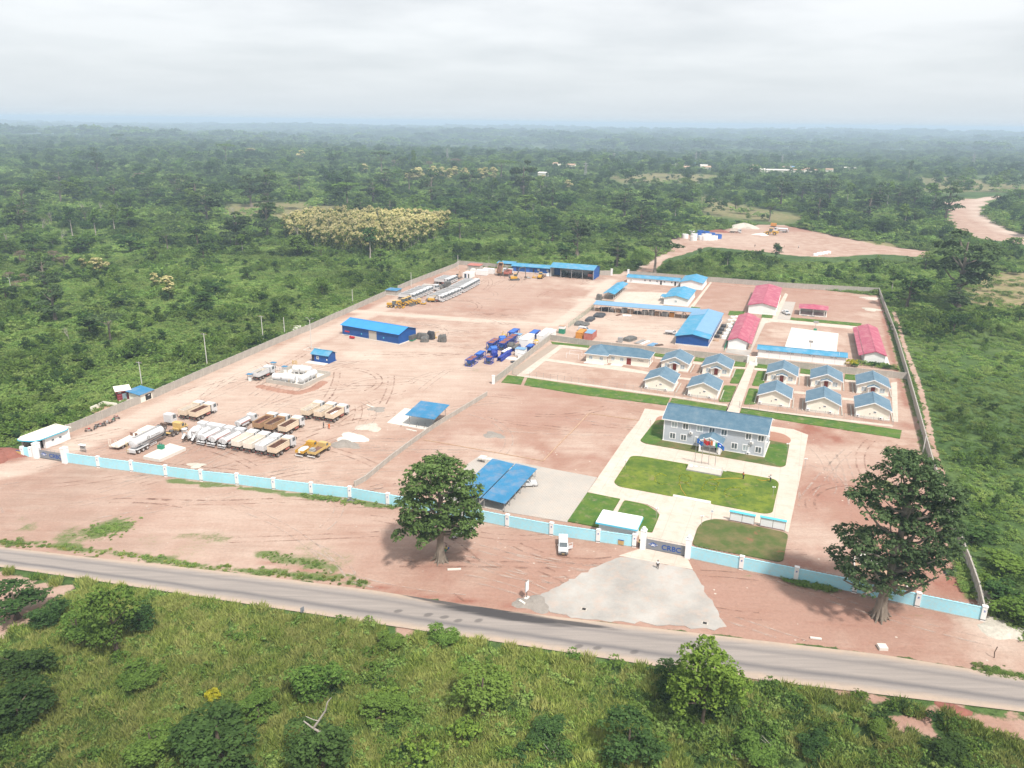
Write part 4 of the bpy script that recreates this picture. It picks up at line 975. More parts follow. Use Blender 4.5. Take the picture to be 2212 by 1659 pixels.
farv = [((48.7,245.4),'leftmost villa of the far row, next to the large bungalow, dark door open'),((61,240.6),'far-row villa left of the central walkway, red-brown door under a small porch'),((79.7,233.9),'far-row villa right of the central walkway with a small porch'),((91.6,228.9),'middle villa of the three right far-row houses with a small porch'),((103.5,223.5),'rightmost far-row villa with a small porch, near the right wall')]
for i,(p,lb) in enumerate(nearv):
 if i == 0: vb.location = (*p,.0); vb['label'] = lb; vb['group'] = 'villas in two rows'
 else: dup(vb,p,U,lb,'villas in two rows')
for i,(p,lb) in enumerate(farv):
 if i == 0: va.location = (*p,.0); va['label'] = lb; va['group'] = 'villas in two rows'
 else: dup(va,p,U,lb,'villas in two rows')
b0 = (24.7,252.7)
bw = thing('bungalow','large cream bungalow with an L-shaped slate-blue hip roof and red double door','house',(*b0,0),U)
BW,BD = 20.5,9.0
part('wall',MB().prism([(0,0),(7.0,0),(7.0,1.9),(BW,1.9),(BW,BD + .5),(0,BD + .5)],-.05,3.1),M['wall'],bw)
part('plinth',MB().prism([(-.2,-.2),(7.2,-.2),(7.2,1.7),(BW + .2,1.7),(BW + .2,BD + .7),(-.2,BD + .7)],-.1,.22),M['slabwhite'],bw)
def hip(x0,x1,y0,y1,z0,rise,m,parent,name='roof'):
 a,b_ = (x1 - x0),(y1 - y0)
 if a >= b_:
  e = b_ / 2; v_ = [(x0,y0,z0),(x1,y0,z0),(x1,y1,z0),(x0,y1,z0),(x0 + e,y0 + e,z0 + rise),(x1 - e,y0 + e,z0 + rise)]
  fs = [(0,1,5,4),(1,2,5),(2,3,4,5),(3,0,4),(0,3,2,1)]
 else:
  e = a / 2; v_ = [(x0,y0,z0),(x1,y0,z0),(x1,y1,z0),(x0,y1,z0),(x0 + e,y0 + e,z0 + rise),(x0 + e,y1 - e,z0 + rise)]
  fs = [(0,1,4),(1,2,5,4),(2,3,5),(3,0,4,5),(0,3,2,1)]
 mb = MB(); mb.add(v_,fs); return part(name,mb,M[m],parent)
hip(-.6,BW + .6,1.3,BD + 1.1,3.12,2.0,'rooftile',bw)
hip(-.62,7.6,-.6,BD + 1.12,3.122,2.02,'rooftiley',bw)
part('fascia',box(-.66,7.64,-.66,-.6,3.0,3.18).box(7.6,7.66,-.6,1.24,3.0,3.18).box(7.64,BW + .66,1.24,1.3,3.0,3.18).box(BW + .6,BW + .66,1.3,BD + 1.16,3.0,3.18),M['trim'],bw)
for x_ in (1.6,5.2): win(bw,'F',BW,BD,x_,1.75,1.25,1.3,'curtain')
for x_ in (8.7,11.7):
 w_ = win(bw,'F',BW,BD,x_,1.75,1.25,1.3,'curtain'); w_.location.y = 1.9
d_ = door(bw,'F',BW,BD,14.1,1.5,2.3,'door',z=.2); d_.location.y = 1.9
d_ = door(bw,'R',BW,BD,1.1,.9,2.1,'door',z=.2,label='side door in the inner corner'); d_.location.x = 7.0
door(bw,'R',BW,BD,4.0,.9,2.1,'greydoor'); door(bw,'R',BW,BD,7.6,.9,2.1,'door')
part('lettering',text_mesh('Chalet',.75,.01,M['steel']),None,bw,(17.0,1.86,1.85),rot=(math.pi / 2,0,0)).data.materials[0] = M['steel']
bw.children[-1].name = 'lettering'
part('terrace',box(-.4,6.4,-1.6,-.3,-.05,.2),M['slabwhite'],bw); part('terrace',box(8.5,12.4,-.9,1.5,-.05,.2),M['slabwhite'],bw)
p0,p1,p2 = (59.3,276.3),(70.1,272.4),(89.6,319.3)
WW = math.dist(p0,p1)
bwh = gable('warehouse','long blue-walled warehouse with a two-tone bright and pale blue roof','warehouse',p0,WW,43,3.3,1.15,'y','bluewall','roofbluey',.5,None,U,plinth=.35)
sl_ = 1.15 / (WW / 2)
part('roof_panel_pale',MB().yprism([(WW / 2 + .05,4.45 + .14),(WW + .45,3.3 - .45 * sl_ + .14),(WW + .45,3.3 - .45 * sl_ + .17),(WW / 2 + .05,4.45 + .17)],6,43.45),M['roofpale'],bwh,label='faded paler roof sheets')
part('roof_panel_pale',MB().yprism([(-.45,3.3 - .45 * sl_ + .14),(WW / 2 - .05,4.45 + .14),(WW / 2 - .05,4.45 + .17),(-.45,3.3 - .45 * sl_ + .17)],33,43.45),M['roofpale'],bwh,label='faded paler roof sheets')
for k in range(12): win(bwh,'R',WW,43,2.6 + 3.4 * k,2.0,1.3,1.2,'glass')
p0,p1 = (100,327.6),(110.6,324.7)
pk = gable('dormitory','white building with a crimson roof at the back, behind the parked white pickup','building',p0,11.0,44,3.7,1.3,'y','whitewall','pink',.45,'pink',U)
for k in range(10): win(pk,'R',11.0,44,3 + 4 * k,2.0,1.2,1.1,'glass');
for k in range(4): ac(pk,'R',11.0,44,5 + 8 * k,1.0,1.2)
p0 = (77,271.5)
pk = gable('dormitory','white building with a crimson roof and side veranda between the blue warehouse and the court','building',p0,6.3,41,3.3,1.1,'y','whitewall','pink',.4,'pink',U)
part('veranda_roof',MB().yprism([(6.72,2.96),(8.1,2.5),(8.1,2.58),(6.72,3.04)],-.4,41.4),M['pink'],pk)
for k in range(11): part('veranda_post',box(7.8,7.9,1 + k * 3.9,1.1 + k * 3.9,0,2.52),M['steel'],pk)
for k in range(9): door(pk,'R',6.3,41,3 + 4.3 * k,.9,2.1,'greydoor')
for k in range(8): win(pk,'R',6.3,41,5 + 4.3 * k,1.8,1.1,1.1,'glass')
p0 = (118.8,255.2)
pk = gable('dormitory','white building with a crimson roof close to the right wall','building',p0,6.4,40,3.4,1.1,'y','whitewall','pink',.4,'pink',U + rad(1))
part('veranda_roof',MB().yprism([(-1.9,2.6),(-.45,3.08),(-.45,3.16),(-1.9,2.68)],-.4,40.4),M['pink'],pk)
for k in range(11): part('veranda_post',box(-1.7,-1.6,1 + k * 3.8,1.1 + k * 3.8,0,2.62),M['steel'],pk)
for k in range(9): door(pk,'L',6.4,40,3 + 4.2 * k,.9,2.1,'greydoor')
part('apron',box(6.6,8.2,-1,24,-.05,.14),M['slabwhite'],pk)
p0,p1 = (121.1,325.3),(131.2,322.1)
PWd = math.dist(p0,p1)
pv_ = thing('pavilion','open pavilion with a crimson hip roof and dwarf walls at the back right yard','pavilion',(*p0,0),U)
for x_ in (.15,PWd / 2,PWd - .15):
 for y_ in (.15,7.6): part('post',box(x_ - .12,x_ + .12,y_ - .12,y_ + .12,0,3.1),M['white'],pv_)
part('floor',box(-.2,PWd + .2,-.2,8.0,-.05,.28),M['slabwhite'],pv_)
part('dwarf_wall',box(0,PWd,7.55,7.75,.28,2.6),M['wall'],pv_); part('dwarf_wall',box(-.05,.1,.3,7.5,.28,1.2),M['wall'],pv_); part('dwarf_wall',box(PWd - .1,PWd + .05,.3,7.5,.28,1.2),M['wall'],pv_)
mb = MB(); z0 = 3.1; mb.add([(-.6,-.6,z0),(PWd + .6,-.6,z0),(PWd + .6,8.4,z0),(-.6,8.4,z0),(PWd * .5,3.9,z0 + 1.3)],[(0,1,4),(1,2,4),(2,3,4),(3,0,4),(0,3,2,1)])
part('roof',mb,M['pink'],pv_)
for k in range(2): part('bench',box(1.0 + 3 * k,3.0 + 3 * k,-1.2,-.8,.0,.45),M['steel'],pv_)
p0,p1 = (84.6,260.9),(111.2,251.9)
LWd = math.dist(p0,p1); LAn = math.atan2(p1[1] - p0[1],p1[0] - p0[0])
ls = gable('long_shed','long narrow white shed with a bright blue roof in front of the white court','building',p0,LWd,5.0,3.0,.75,'x','whitewall','roofblue',.5,None,LAn)
for k in range(4):
 for j in (-.85,-.4,.4,.85): win(ls,'F',LWd,5,LWd * (.13 + .245 * k) + j,2.35,.36,.32,'glass',fw=.05,panes=1)
for k in range(8): part('wall_joint',box(LWd * k / 8 + .1,LWd * k / 8 + .16,-.02,0,.1,2.9),M['steel'],ls)
part('pipe',MB().tube([(LWd - 2.2,.6,3.2),(LWd - 2.2,.6,4.3)],.06,6),M['trim'],ls)
p0,p1 = (57.4,393),(81.5,383.8)
w_ = math.dist(p0,p1)
bl = gable('long_barrack','long low white building with a bright blue roof against the back wall','building',p0,w_,6,2.75,.9,'x','whitewall','roofblue',.5,None,math.atan2(p1[1] - p0[1],p1[0] - p0[0]))
for c in (885,940,1016,1095,1172): win(bl,'F',w_,6,(c - 690) / 555 * w_,1.75,.95,1.0,'glass')
for c in (1058,1210): door(bl,'F',w_,6,(c - 690) / 555 * w_,.9,2.1,'dark')
ac(bl,'F',w_,6,2.2,1.6,0)
p0 = (66.8,342.5)
ga = gable('hall','white gabled hall with bright blue roof, nearer of two behind the storage shelter','building',p0,10.4,22,3.3,1.2,'y','whitewall','roofbluey',.5,None,U)
win(ga,'F',10.4,22,5.2,1.9,1.1,1.1,'curtain')
for k in range(5): win(ga,'R',10.4,22,2.5 + 4.2 * k,2.0,1.1,1.0,'glass')
part('lean_to_roof',box(-2.8,-.02,6,12,2.3,2.38),M['roofbluey'],ga)
for y_ in (6.2,11.8): part('lean_to_post',box(-2.7,-2.6,y_ - .05,y_ + .05,0,2.3),M['steel'],ga)
p0 = (81.4,379.2)
gb = gable('hall','white gabled hall with bright blue roof, farther of two near the back wall','building',p0,10.4,17,3.3,1.2,'y','whitewall','roofbluey',.5,None,U)
for k in range(4): win(gb,'R',10.4,17,2.5 + 4 * k,2.0,1.1,1.0,'glass')
def shelter(name,label,o,W,Dp,h,rise,roof,an=U,ridge='mono',nx=5,ny=2,ov=.3,post='steel',cat='shelter',slope='y',pr=.06):
 r_ = thing(name,label,cat,(*o,0),an)
 if ridge == 'mono':
  if slope == 'y': part('roof',MB().xprism([(-ov,h),(Dp + ov,h + rise),(Dp + ov,h + rise + .09),(-ov,h + .09)],-ov,W + ov),M[roof],r_)
  else: part('roof',MB().yprism([(-ov,h),(W + ov,h + rise),(W + ov,h + rise + .09),(-ov,h + .09)],-ov,Dp + ov),M[roof],r_)
 elif ridge == 'y':
  part('roof',MB().yprism([(-ov,h),(W / 2,h + rise),(W / 2,h + rise + .08),(-ov,h + .08)],-ov,Dp + ov),M[roof],r_)
  part('roof',MB().yprism([(W / 2 + .002,h + rise),(W + ov,h),(W + ov,h + .08),(W / 2 + .002,h + rise + .08)],-ov,Dp + ov),M[roof],r_)
 else:
  part('roof',MB().xprism([(-ov,h),(Dp / 2,h + rise),(Dp / 2,h + rise + .08),(-ov,h + .08)],-ov,W + ov),M[roof],r_)
  part('roof',MB().xprism([(Dp / 2 + .002,h + rise),(Dp + ov,h),(Dp + ov,h + .08),(Dp / 2 + .002,h + rise + .08)],-ov,W + ov),M[roof],r_)
 pm_ = {}
 for i in range(nx):
  for j in range(ny):
   x_ = W * i / max(nx - 1,1); y_ = Dp * j / max(ny - 1,1)
   hh = h + (rise * (y_ / Dp if slope == 'y' else x_ / W) if ridge == 'mono' else 0) - .02
   k = round(hh,2)
   if k not in pm_: pm_[k] = box(-pr,pr,-pr,pr,0,hh).mesh('post',M[post])
   part('post',pm_[k],None,r_,(x_,y_,0))
 bm_ = MB()
 if slope == 'x':
  for x_,z_ in ((0,h - .2),(W,h + rise - .2)): bm_.box(x_ - .05,x_ + .05,0,Dp,z_,z_ + .12)
 else:
  for j in range(ny):
   z_ = h - .2 + (rise * j / max(ny - 1,1) if ridge == 'mono' else 0); bm_.box(0,W,Dp * j / max(ny - 1,1) - .05,Dp * j / max(ny - 1,1) + .05,z_,z_ + .15)
 part('beam',bm_,M[post],r_)
 return r_
shelter('shelter','open gabled shelter with bright blue roof on pale posts by the back track',(41.3,352.5),4.6,27,2.6,.8,'roofbluey',U,'y',2,9,.5,'pole')
p0,p1 = (34.6,327.7),(75.5,314.5)
sw = math.dist(p0,p1)
shelter('storage_shelter','very long open storage shelter with a pale blue roof over stacked materials',p0,sw,5.5,3.1,.35,'roofpale',math.atan2(p1[1] - p0[1],p1[0] - p0[0]),'mono',15,2,.5,'pole')
sa = math.atan2(p1[1] - p0[1],p1[0] - p0[0])
rs = random.Random(3)
stuffs = [(1.2,'wood',.9),(3.0,'blacktarp',1.4),(5.2,'blacktarp',1.6),(7.0,'white',1.5),(9.6,'wood',1.4),(12.4,'pavegrey',1.8),(15.2,'wood',1.6),(18.2,'blacktarp',1.2),(21.2,'pavegrey',1.7),(24.0,'pavegrey',1.9),(26.6,'wood',1.6),(29.6,'pavegrey',1.7),(32.6,'orange',1.8),(35.0,'wood',.9),(37.4,'rust',1.9),(40.0,'darksteel',1.2)]
LBS = {'wood': 'stack of brown timber','blacktarp': 'black covered heap','white': 'white metal frame','pavegrey': 'stack of grey bags','orange': 'orange machine','rust': 'rusty steel hoop','darksteel': 'dark steel crate'}
for i,(x_,m_,h_) in enumerate(stuffs):
 o_ = loc2(p0,x_,2.4 + rs.uniform(-.6,.6),sa)
 mb = MB()
 nL = 3 if m_ in ('wood','pavegrey') else 1
 if m_ == 'rust':
  mb.tube([(-.8,0,0),(-.85,0,1.2),(-.4,0,1.9),(.4,0,1.9),(.85,0,1.2),(.8,0,0)],.16,6)
 elif m_ == 'white':
  for a_ in (-.7,.6): mb.box(a_,a_ + .12,-.6,.6,0,h_)
  mb.box(-.7,.72,-.6,.6,h_ - .1,h_).box(-.7,.72,-.6,.6,.6,.7)
 else:
  for k in range(nL):
   for j in range(3): mb.box(-1.2 + j * .8 + rs.uniform(-.04,.04),-1.2 + j * .8 + .72,-1 + rs.uniform(-.2,.2),1,h_ * k / nL + .02,h_ * (k + 1) / nL - .04)
 lab = LBS[m_] + ' under the long storage shelter, ' + ('%s of its bays from the left' % (ORD[i] if i < 12 else ('thirteenth','fourteenth','fifteenth','sixteenth')[i - 12]))
 solo({'wood': 'timber_stack','blacktarp': 'covered_heap','white': 'metal_frame','pavegrey': 'bag_stack','orange': 'generator','rust': 'steel_hoop','darksteel': 'crate'}[m_],mb,M[m_],lab,{'wood': 'timber','pavegrey': 'bags'}.get(m_,'stored goods'),(*o_,0),sa)
p0,p1,p2 = (19.1,405.5),(40.9,397.9),(45.5,409.5)
HW = math.dist(p0,p1); HD = math.dist(p1,p2) * .98
hg = thing('workshop','open-fronted workshop hangar with blue gable ends and a blue roof at the back','workshop',(*p0,0),U)
part('wall',MB().xprism([(0,0),(HD,0),(HD,5.2),(HD / 2,6.6),(0,5.2)],HW - .08,HW),M['bluewally'],hg,label='blue gable end')
part('wall',MB().xprism([(0,0),(HD,0),(HD,5.2),(HD / 2,6.6),(0,5.2)],0,.08),M['whitewall'],hg,label='white-lined gable end')
part('wall',box(.08,HW - .08,HD - .08,HD,0,5.2),M['whitewall'],hg,label='pale rear lining')
part('roof',MB().xprism([(-.6,5.05),(HD / 2,6.62),(HD / 2,6.72),(-.6,5.15)],-.4,HW + .4),M['roofblue'],hg)
part('roof',MB().xprism([(HD / 2 + .002,6.62),(HD + .6,5.05),(HD + .6,5.15),(HD / 2 + .002,6.72)],-.4,HW + .4),M['roofblue'],hg)
for k in range(5): part('post',box(HW * k / 4 - .12 + (.12 if k == 0 else -.12 if k == 4 else 0),HW * k / 4 + .12,-.02,.22,0,5.05),M['steel'],hg)
part('pit',box(6,6.8,1,HD - 2,.02,.10),M['dark'],hg); part('pit',box(10,10.8,1,HD - 2,.02,.10),M['dark'],hg); part('pit',box(14,14.8,1,HD - 2,.02,.10),M['dark'],hg)
part('partition',box(.1,3.2,HD * .55,HD * .58,0,3.4),M['bluewall'],hg)
rs = random.Random(8)
for k in range(9):
 x_ = 1.5 + k * 1.7; o_ = loc2(p0,x_,HD - 2.2 + rs.uniform(-.6,.6))
 mb = box(-.5,.5,-.4,.4,0,rs.uniform(.7,1.3)); mb.tube([(0,0,.8),(.2,0,1.6)],.15,6); mb.lathe([(-.3,.3),(.3,.3)],10,'x',(0,-.6,.3))
 solo('workshop_machine',mb,M['darksteel'],'dark machine tool standing along the rear lining inside the workshop hangar','machine',(*o_,0),U,'machines inside the workshop')
p0,p1 = (-0.6,420.4),(19.3,413.3)
w_ = math.dist(p0,p1)
bs = gable('store_building','low blue building with a blue roof left of the open workshop','building',p0,w_,6,3.1,1.0,'x','bluewall','roofblue',.6,None,math.atan2(p1[1] - p0[1],p1[0] - p0[0]))
for c in (820,960): win(bs,'F',w_,6,(c - 405) / 590 * w_,1.8,1.1,1.1,'curtain',frame='oldyellow')
for c,m_ in ((450,'machineblue2'),(650,'machineblue2')): door(bs,'F',w_,6,(c - 405) / 590 * w_,1.8,2.3,m_,'machineblue2')
for c in (480,742): door(bs,'F',w_,6,(c - 405) / 590 * w_,.9,2.2,'dark','machineblue')
shelter('shelter','small open shelter with a blue roof against the back wall behind the raised tipper',(-8.7,428.6),9.2,3.6,3.0,.7,'roofblue',U,'mono',3,2,.5)
p0,p1 = (-24.7,422.4),(-18.2,419.4)
hu = gable('hut','small grey block hut with a red-edged flat roof in the back left corner','hut',p0,7.0,4.5,2.7,.25,'x','block','redcont',.3,None,U,mono=True)
door(hu,'F',7,4.5,1.6,1.0,2.0,'steel','steel'); win(hu,'R',7,4.5,2.2,1.6,1.0,1.0)
def container(label,o,L_,W_,H_,m,an=U,name='container',group=None,cat='container',doorway=False):
 r_ = thing(name,label,cat,(*o,0),an,group)
 part('body',box(0,L_,0,W_,.12,H_),M[m],r_)
 rb = MB()
 n = int(L_ / .5)
 for k in range(n): rb.box(.15 + k * L_ / n,.33 + k * L_ / n,-.03,0,.25,H_ - .15).box(.15 + k * L_ / n,.33 + k * L_ / n,W_,W_ + .03,.25,H_ - .15)
 part('side_ribs',rb,M[m],r_)
 fr = MB()
 for x_ in (0,L_):
  for y_ in (0,W_): fr.box(x_ - .07,x_ + .07,y_ - .07,y_ + .07,0,H_ + .04)
 fr.box(0,L_,-.06,.06,H_ - .06,H_ + .04).box(0,L_,W_ - .06,W_ + .06,H_ - .06,H_ + .04)
 part('frame',fr,M[m],r_)
 part('end_door',box(L_,L_ + .04,.1,W_ / 2 - .02,.2,H_ - .1).box(L_,L_ + .04,W_ / 2 + .02,W_ - .1,.2,H_ - .1),M[m],r_)
 if doorway:
  part('doorway',box(L_ * .22,L_ * .42,-.05,-.031,.15,H_ - .4),M['dark'],r_)
  part('doorway',box(L_ * .70,L_ * .84,-.05,-.031,.15,H_ - .4),M['dark'],r_)
  part('blue_panel',box(L_ * .43,L_ * .48,-.05,-.031,.15,H_ - .4),M['machineblue2'],r_)
 return r_
container('white container near the back left corner, front one of the close pair',(-19.6,408.2),6.0,2.5,2.7,'white')
container('white container near the back left corner, half hidden behind the front one',(-16.3,412.7),6.0,2.5,2.7,'white')
container('white site cabin with dark doorways beside the row of new trucks',(-25.8,399),4.2,5.5,2.8,'white',doorway=True,name='site_cabin',cat='cabin')
container('small white box beside the site cabin',(-22.7,415),2.0,2.0,1.9,'white',name='storage_box',cat='box')
p0 = (-58.4,354.8)
bx = gable('pump_house','small block box with a flat blue roof built into the left wall','hut',(-58.4,356.2),5.6,4.5,2.3,.15,'x','block','roofshed',.35,None,U,mono=True)
p0,p1,p2 = (-63.5,284.5),(-40.6,271.4),(-37.5,281.5)
w_ = math.dist(p0,p1)
lb_ = gable('warehouse','long blue warehouse with a tan double door in the middle of the truck yard','warehouse',p0,w_,10.2,3.9,1.5,'x','bluewall','roofshed',.5,None,math.atan2(p1[1] - p0[1],p1[0] - p0[0]),plinth=.2)
lb_.children[1].data.materials[0] = M['roofblue2'] if 'roofblue2' in M else mat('vivid_blue_roof_sheet',(0.035,0.255,0.62),0.5,0.06,0.3,rib=('X',0.8,0.5))
lb_.children[2].data.materials[0] = lb_.children[1].data.materials[0]
door(lb_,'F',w_,10,w_ * .55,3.4,3.2,'concrete','steel',label='tan double door')
for k in (.35,.74): part('round_sign',MB().lathe([(-.04,.28),(0,.28)],12,'y',(w_ * k,0,1.6)),M['cyan'],lb_)
part('signboard',box(2.0,4.2,-.9,-.8,1.6,2.1),M['red'],lb_)
p0,p1,p2 = (-66.4,250),(-60.4,247.5),(-58.8,251.2)
w_ = math.dist(p0,p1); dd = math.dist(p1,p2)
po = gable('pump_office','small blue cabin with a bright blue roof beside the fuel tanks','cabin',p0,w_,dd,2.7,1.0,'x','bluewall','roofblue',.4,None,math.atan2(p1[1] - p0[1],p1[0] - p0[0]),plinth=.1)
po.children[0].data.materials[0] = M['bluewall']
door(po,'F',w_,dd,.5,.9,2.1,'dark','machineblue'); win(po,'F',w_,dd,2.3,1.5,.95,1.0,'glass'); win(po,'F',w_,dd,5.9,1.2,.4,.5,'curtain',panes=1)
part('apron',box(-1.0,w_,-2.6,-.26,-.05,.13),M['slabwhite'],po)
g0,g1 = (-112.2,174.9),(-109.6,181)
gw = math.dist(g0,g1)
ga_ = math.atan2(g1[1] - g0[1],g1[0] - g0[0])
gh = thing('gatehouse','white gatehouse with a rounded flat roof and cyan edge inside the truck yard gate','gatehouse',(*g0,0),ga_)
part('wall',box(0,gw,0,4.4,-.1,2.75),M['whitewall'],gh)
part('roof',MB().prism(roundpoly([(-2.6,-.5),(gw + .3,-.5),(gw + .3,5.0),(-4.2,5.0)],2.2,6),2.76,3.02),M['wall'],gh)
part('roof_edge',MB().prism(roundpoly([(-2.7,-.6),(gw + .4,-.6),(gw + .4,5.1),(-4.3,5.1)],2.2,6),2.70,2.95),M['cyan'],gh)
part('parapet',box(-2.6,gw + .3,4.8,5.0,3.02,3.2).box(gw + .12,gw + .3,-.5,4.8,3.02,3.2),M['wall'],gh)
part('column',MB().lathe([(0,.15),(2.7,.15)],10,'z',(-1.9,.8,0)),M['white'],gh)
door(gh,'L',gw,4.4,1.2,.9,2.1,'dark')
win(gh,'F',gw,4.4,2.0,1.5,.9,.7,'glass',panes=1); win(gh,'F',gw,4.4,gw - 2.6,1.5,.9,.7,'glass',panes=1)
g0 = (17.68,137.98); g1 = (24.48,136.08)
gh = thing('guardhouse','white flat-roofed guardhouse with cyan edge behind the wall beside the main gate','guardhouse',(*loc2((23.46,131.71),-7.2,.9),0),U)
part('wall',box(0,7.0,0,4.0,-.1,3.2),M['white'],gh)
part('roof',box(-.5,7.5,-.5,4.9,3.22,3.42),M['white'],gh)
part('roof_edge',box(-.56,7.56,-.58,-.5,3.16,3.46).box(7.5,7.58,-.5,4.9,3.16,3.46).box(-.58,-.5,-.5,4.9,3.16,3.46),M['cyan'],gh)
part('parapet',box(-.4,7.4,4.7,4.9,3.42,3.6).box(-.5,-.3,-.5,4.7,3.42,3.6).box(7.3,7.5,-.5,4.7,3.42,3.6).box(-.3,7.3,-.5,-.3,3.42,3.6).box(3.4,3.5,-.3,4.7,3.42,3.5),M['trim'],gh)
win(gh,'R',7,4.0,1.0,1.8,1.2,1.2); win(gh,'R',7,4.0,3.0,1.8,1.2,1.2)
r0,r1 = (-110.9,208.3),(-108,210.1)
rs_ = thing('substation','small dark red substation with a pale flat roof and grey door outside the left wall','building',(*r0,0),math.atan2(r1[1] - r0[1],r1[0] - r0[0]))
w_ = math.dist(r0,r1)
part('wall',box(0,w_,0,4.6,-.1,3.0),M['redwall'],rs_)
part('roof',box(-.4,w_ + .4,-.5,5.0,3.02,3.2),M['wall'],rs_)
part('roof_edge',box(-.43,w_ + .43,-.54,-.5,2.98,3.16),M['redwall'],rs_)
door(rs_,'F',w_,4.6,w_ * .55,1.15,2.2,'greydoor','redwall')
for u_ in (.22,.82): part('vent_panel',box(w_ * u_ - .4,w_ * u_ + .4,-.04,0,2.45,2.8),M['white'],rs_)
part('relief_band',box(.1,w_ * .4,-.05,0,1.0,1.12).box(.1,w_ * .4,-.05,0,1.8,1.92).box(w_ * .7,w_ - .1,-.05,0,1.0,1.12),M['pink'],rs_)
l0,l1 = (-104.1,207.5),(-102.5,211.7)
w_ = math.dist(l0,l1)
ln_ = thing('meter_house','pale block lean-to with a sloping blue roof and dark opening in the left wall','building',(*l0,0),math.atan2(l1[1] - l0[1],l1[0] - l0[0]))
part('wall',box(0,w_,0,4.0,-.1,2.5),M['wall'],ln_)
part('roof',MB().xprism([(-.5,2.5),(4.6,3.1),(4.6,3.2),(-.5,2.6)],-.6,w_ + .5),M['roofshed'],ln_)
part('opening',box(w_ * .42,w_ * .88,-.03,0,.2,1.9),M['dark'],ln_); part('gauge',box(w_ * .62,w_ * .68,-.06,-.03,1.4,1.65).box(w_ * .72,w_ * .78,-.06,-.03,1.4,1.65),M['white'],ln_)
solo('concrete_plinth',box(0,3.0,0,2.2,-.05,.35),M['slabwhite'],'low concrete plinth in front of the red substation','plinth',(*(-110,207.1),0),rad(25))
c0,c1,c2,c3 = (-114.5,200.4),(-113.3,205.1),(-108.8,203.7),(-112.7,198.8)
pt = thing('walled_pit','open rectangular pit with low pale walls outside the left wall','enclosure',(*c0,0))
for a,b_ in ((c0,c1),(c1,c2)):
 L,an = seg_frame(a,b_); part('pit_wall',box(0,L,-.1,.1,0,1.3),M['wall'],pt,(a[0] - c0[0],a[1] - c0[1],0),an)
part('pit_floor',MB().prism([(c0[0] - c0[0],0),(c1[0] - c0[0],c1[1] - c0[1]),(c2[0] - c0[0],c2[1] - c0[1]),(c3[0] - c0[0],c3[1] - c0[1])],0,.15),M['wood'],pt)
shelter('carport','long carport with a strong blue roof over the paving, right of two',(-5.47,146.68),4.5,18,2.45,-.35,'roofshed',rad(-22),'mono',2,7,.35,slope='x')
shelter('carport','long strong-blue carport roof, left of two, half behind the leafy kapok',loc2((-5.47,146.68),-5.9,.3,rad(-22)),4.7,18,2.5,-.35,'roofshed',rad(-22),'mono',2,7,.35,slope='x')
s0 = (-26.8,193.1); s1 = (-21.6,190.3)
shelter('slab_shelter','square blue-roofed shelter on a white slab beside the dividing wall',s0,6.8,7.5,3.0,.9,'roofshed',U,'mono',2,2,.9,slope='y')
for i,p in enumerate(((-24.6,191.5),(-22.5,190.9))):
 mb = MB()
 for k in range(3): mb.tube([(.5 * math.cos(k * 2.1),.5 * math.sin(k * 2.1),0),(0,0,1.5)],.035,5)
 solo('tripod',mb,M['darksteel'],('steel tripod on the slab in front of the square blue shelter, left','steel tripod on the slab in front of the square blue shelter, right')[i],'tripod',(*p,.1),0)
m0,m1 = (40.4,166.3),(47.6,162.9)
mw = math.dist(m0,m1)
mo = thing('monument','low grey stone plinth with raised letters at the head of the central lawn','monument',(*m0,0),OA)
part('base',box(0,mw,0,2.6,0,.5),M['pavegrey'],mo)
part('slanted_face',MB().xprism([(.1,.5),(2.4,.5),(2.4,1.5),(2.1,1.5)],.15,mw - .15),M['concrete'],mo)
part('emblem',MB().lathe([(0,.42),(.05,.42)],14,'z'),M['trim'],mo,(.9,1.15,1.08),rot=(rad(26.5),0,0))
part('emblem',MB().prism([(-.4,0),(0,.22),(.4,0),(0,-.22)],0,.05),M['trim'],mo,(2.0,1.15,1.08),rot=(rad(26.5),0,0))
part('lettering',text_mesh('CHINA ROAD AND BRIDGE CORPORATION',.30,.02,M['trim']),None,mo,(2.9,1.25,1.13),rot=(rad(26.5),0,0))
FL = [('flag','blue flag with a white and light blue emblem, leftmost of the four flags',[('machineblue2',0,1)],'b'),('flag','red flag with small yellow stars, second of the four flags',[('red',0,1)],'r'),('flag','orange, white and green vertical tricolour flag, third of the four flags',[('cloth_orange',0,.33),('trim',.33,.66),('flaggreen',.66,1)],'t'),('flag','blue flag with a white emblem, rightmost of the four flags',[('logoflag',0,1)],'b')]
M['flaggreen'] = mat('flag_green',(0.02,0.45,0.20),0.8,0.05); M['logoflag'] = mat('flag_blue',(0.02,0.12,0.55),0.8,0.05)
FP = [((43.1,169.6),'leftmost'),((44.4,168.5),'second'),((45.8,167.8),'third'),((47.3,167.4),'rightmost')]
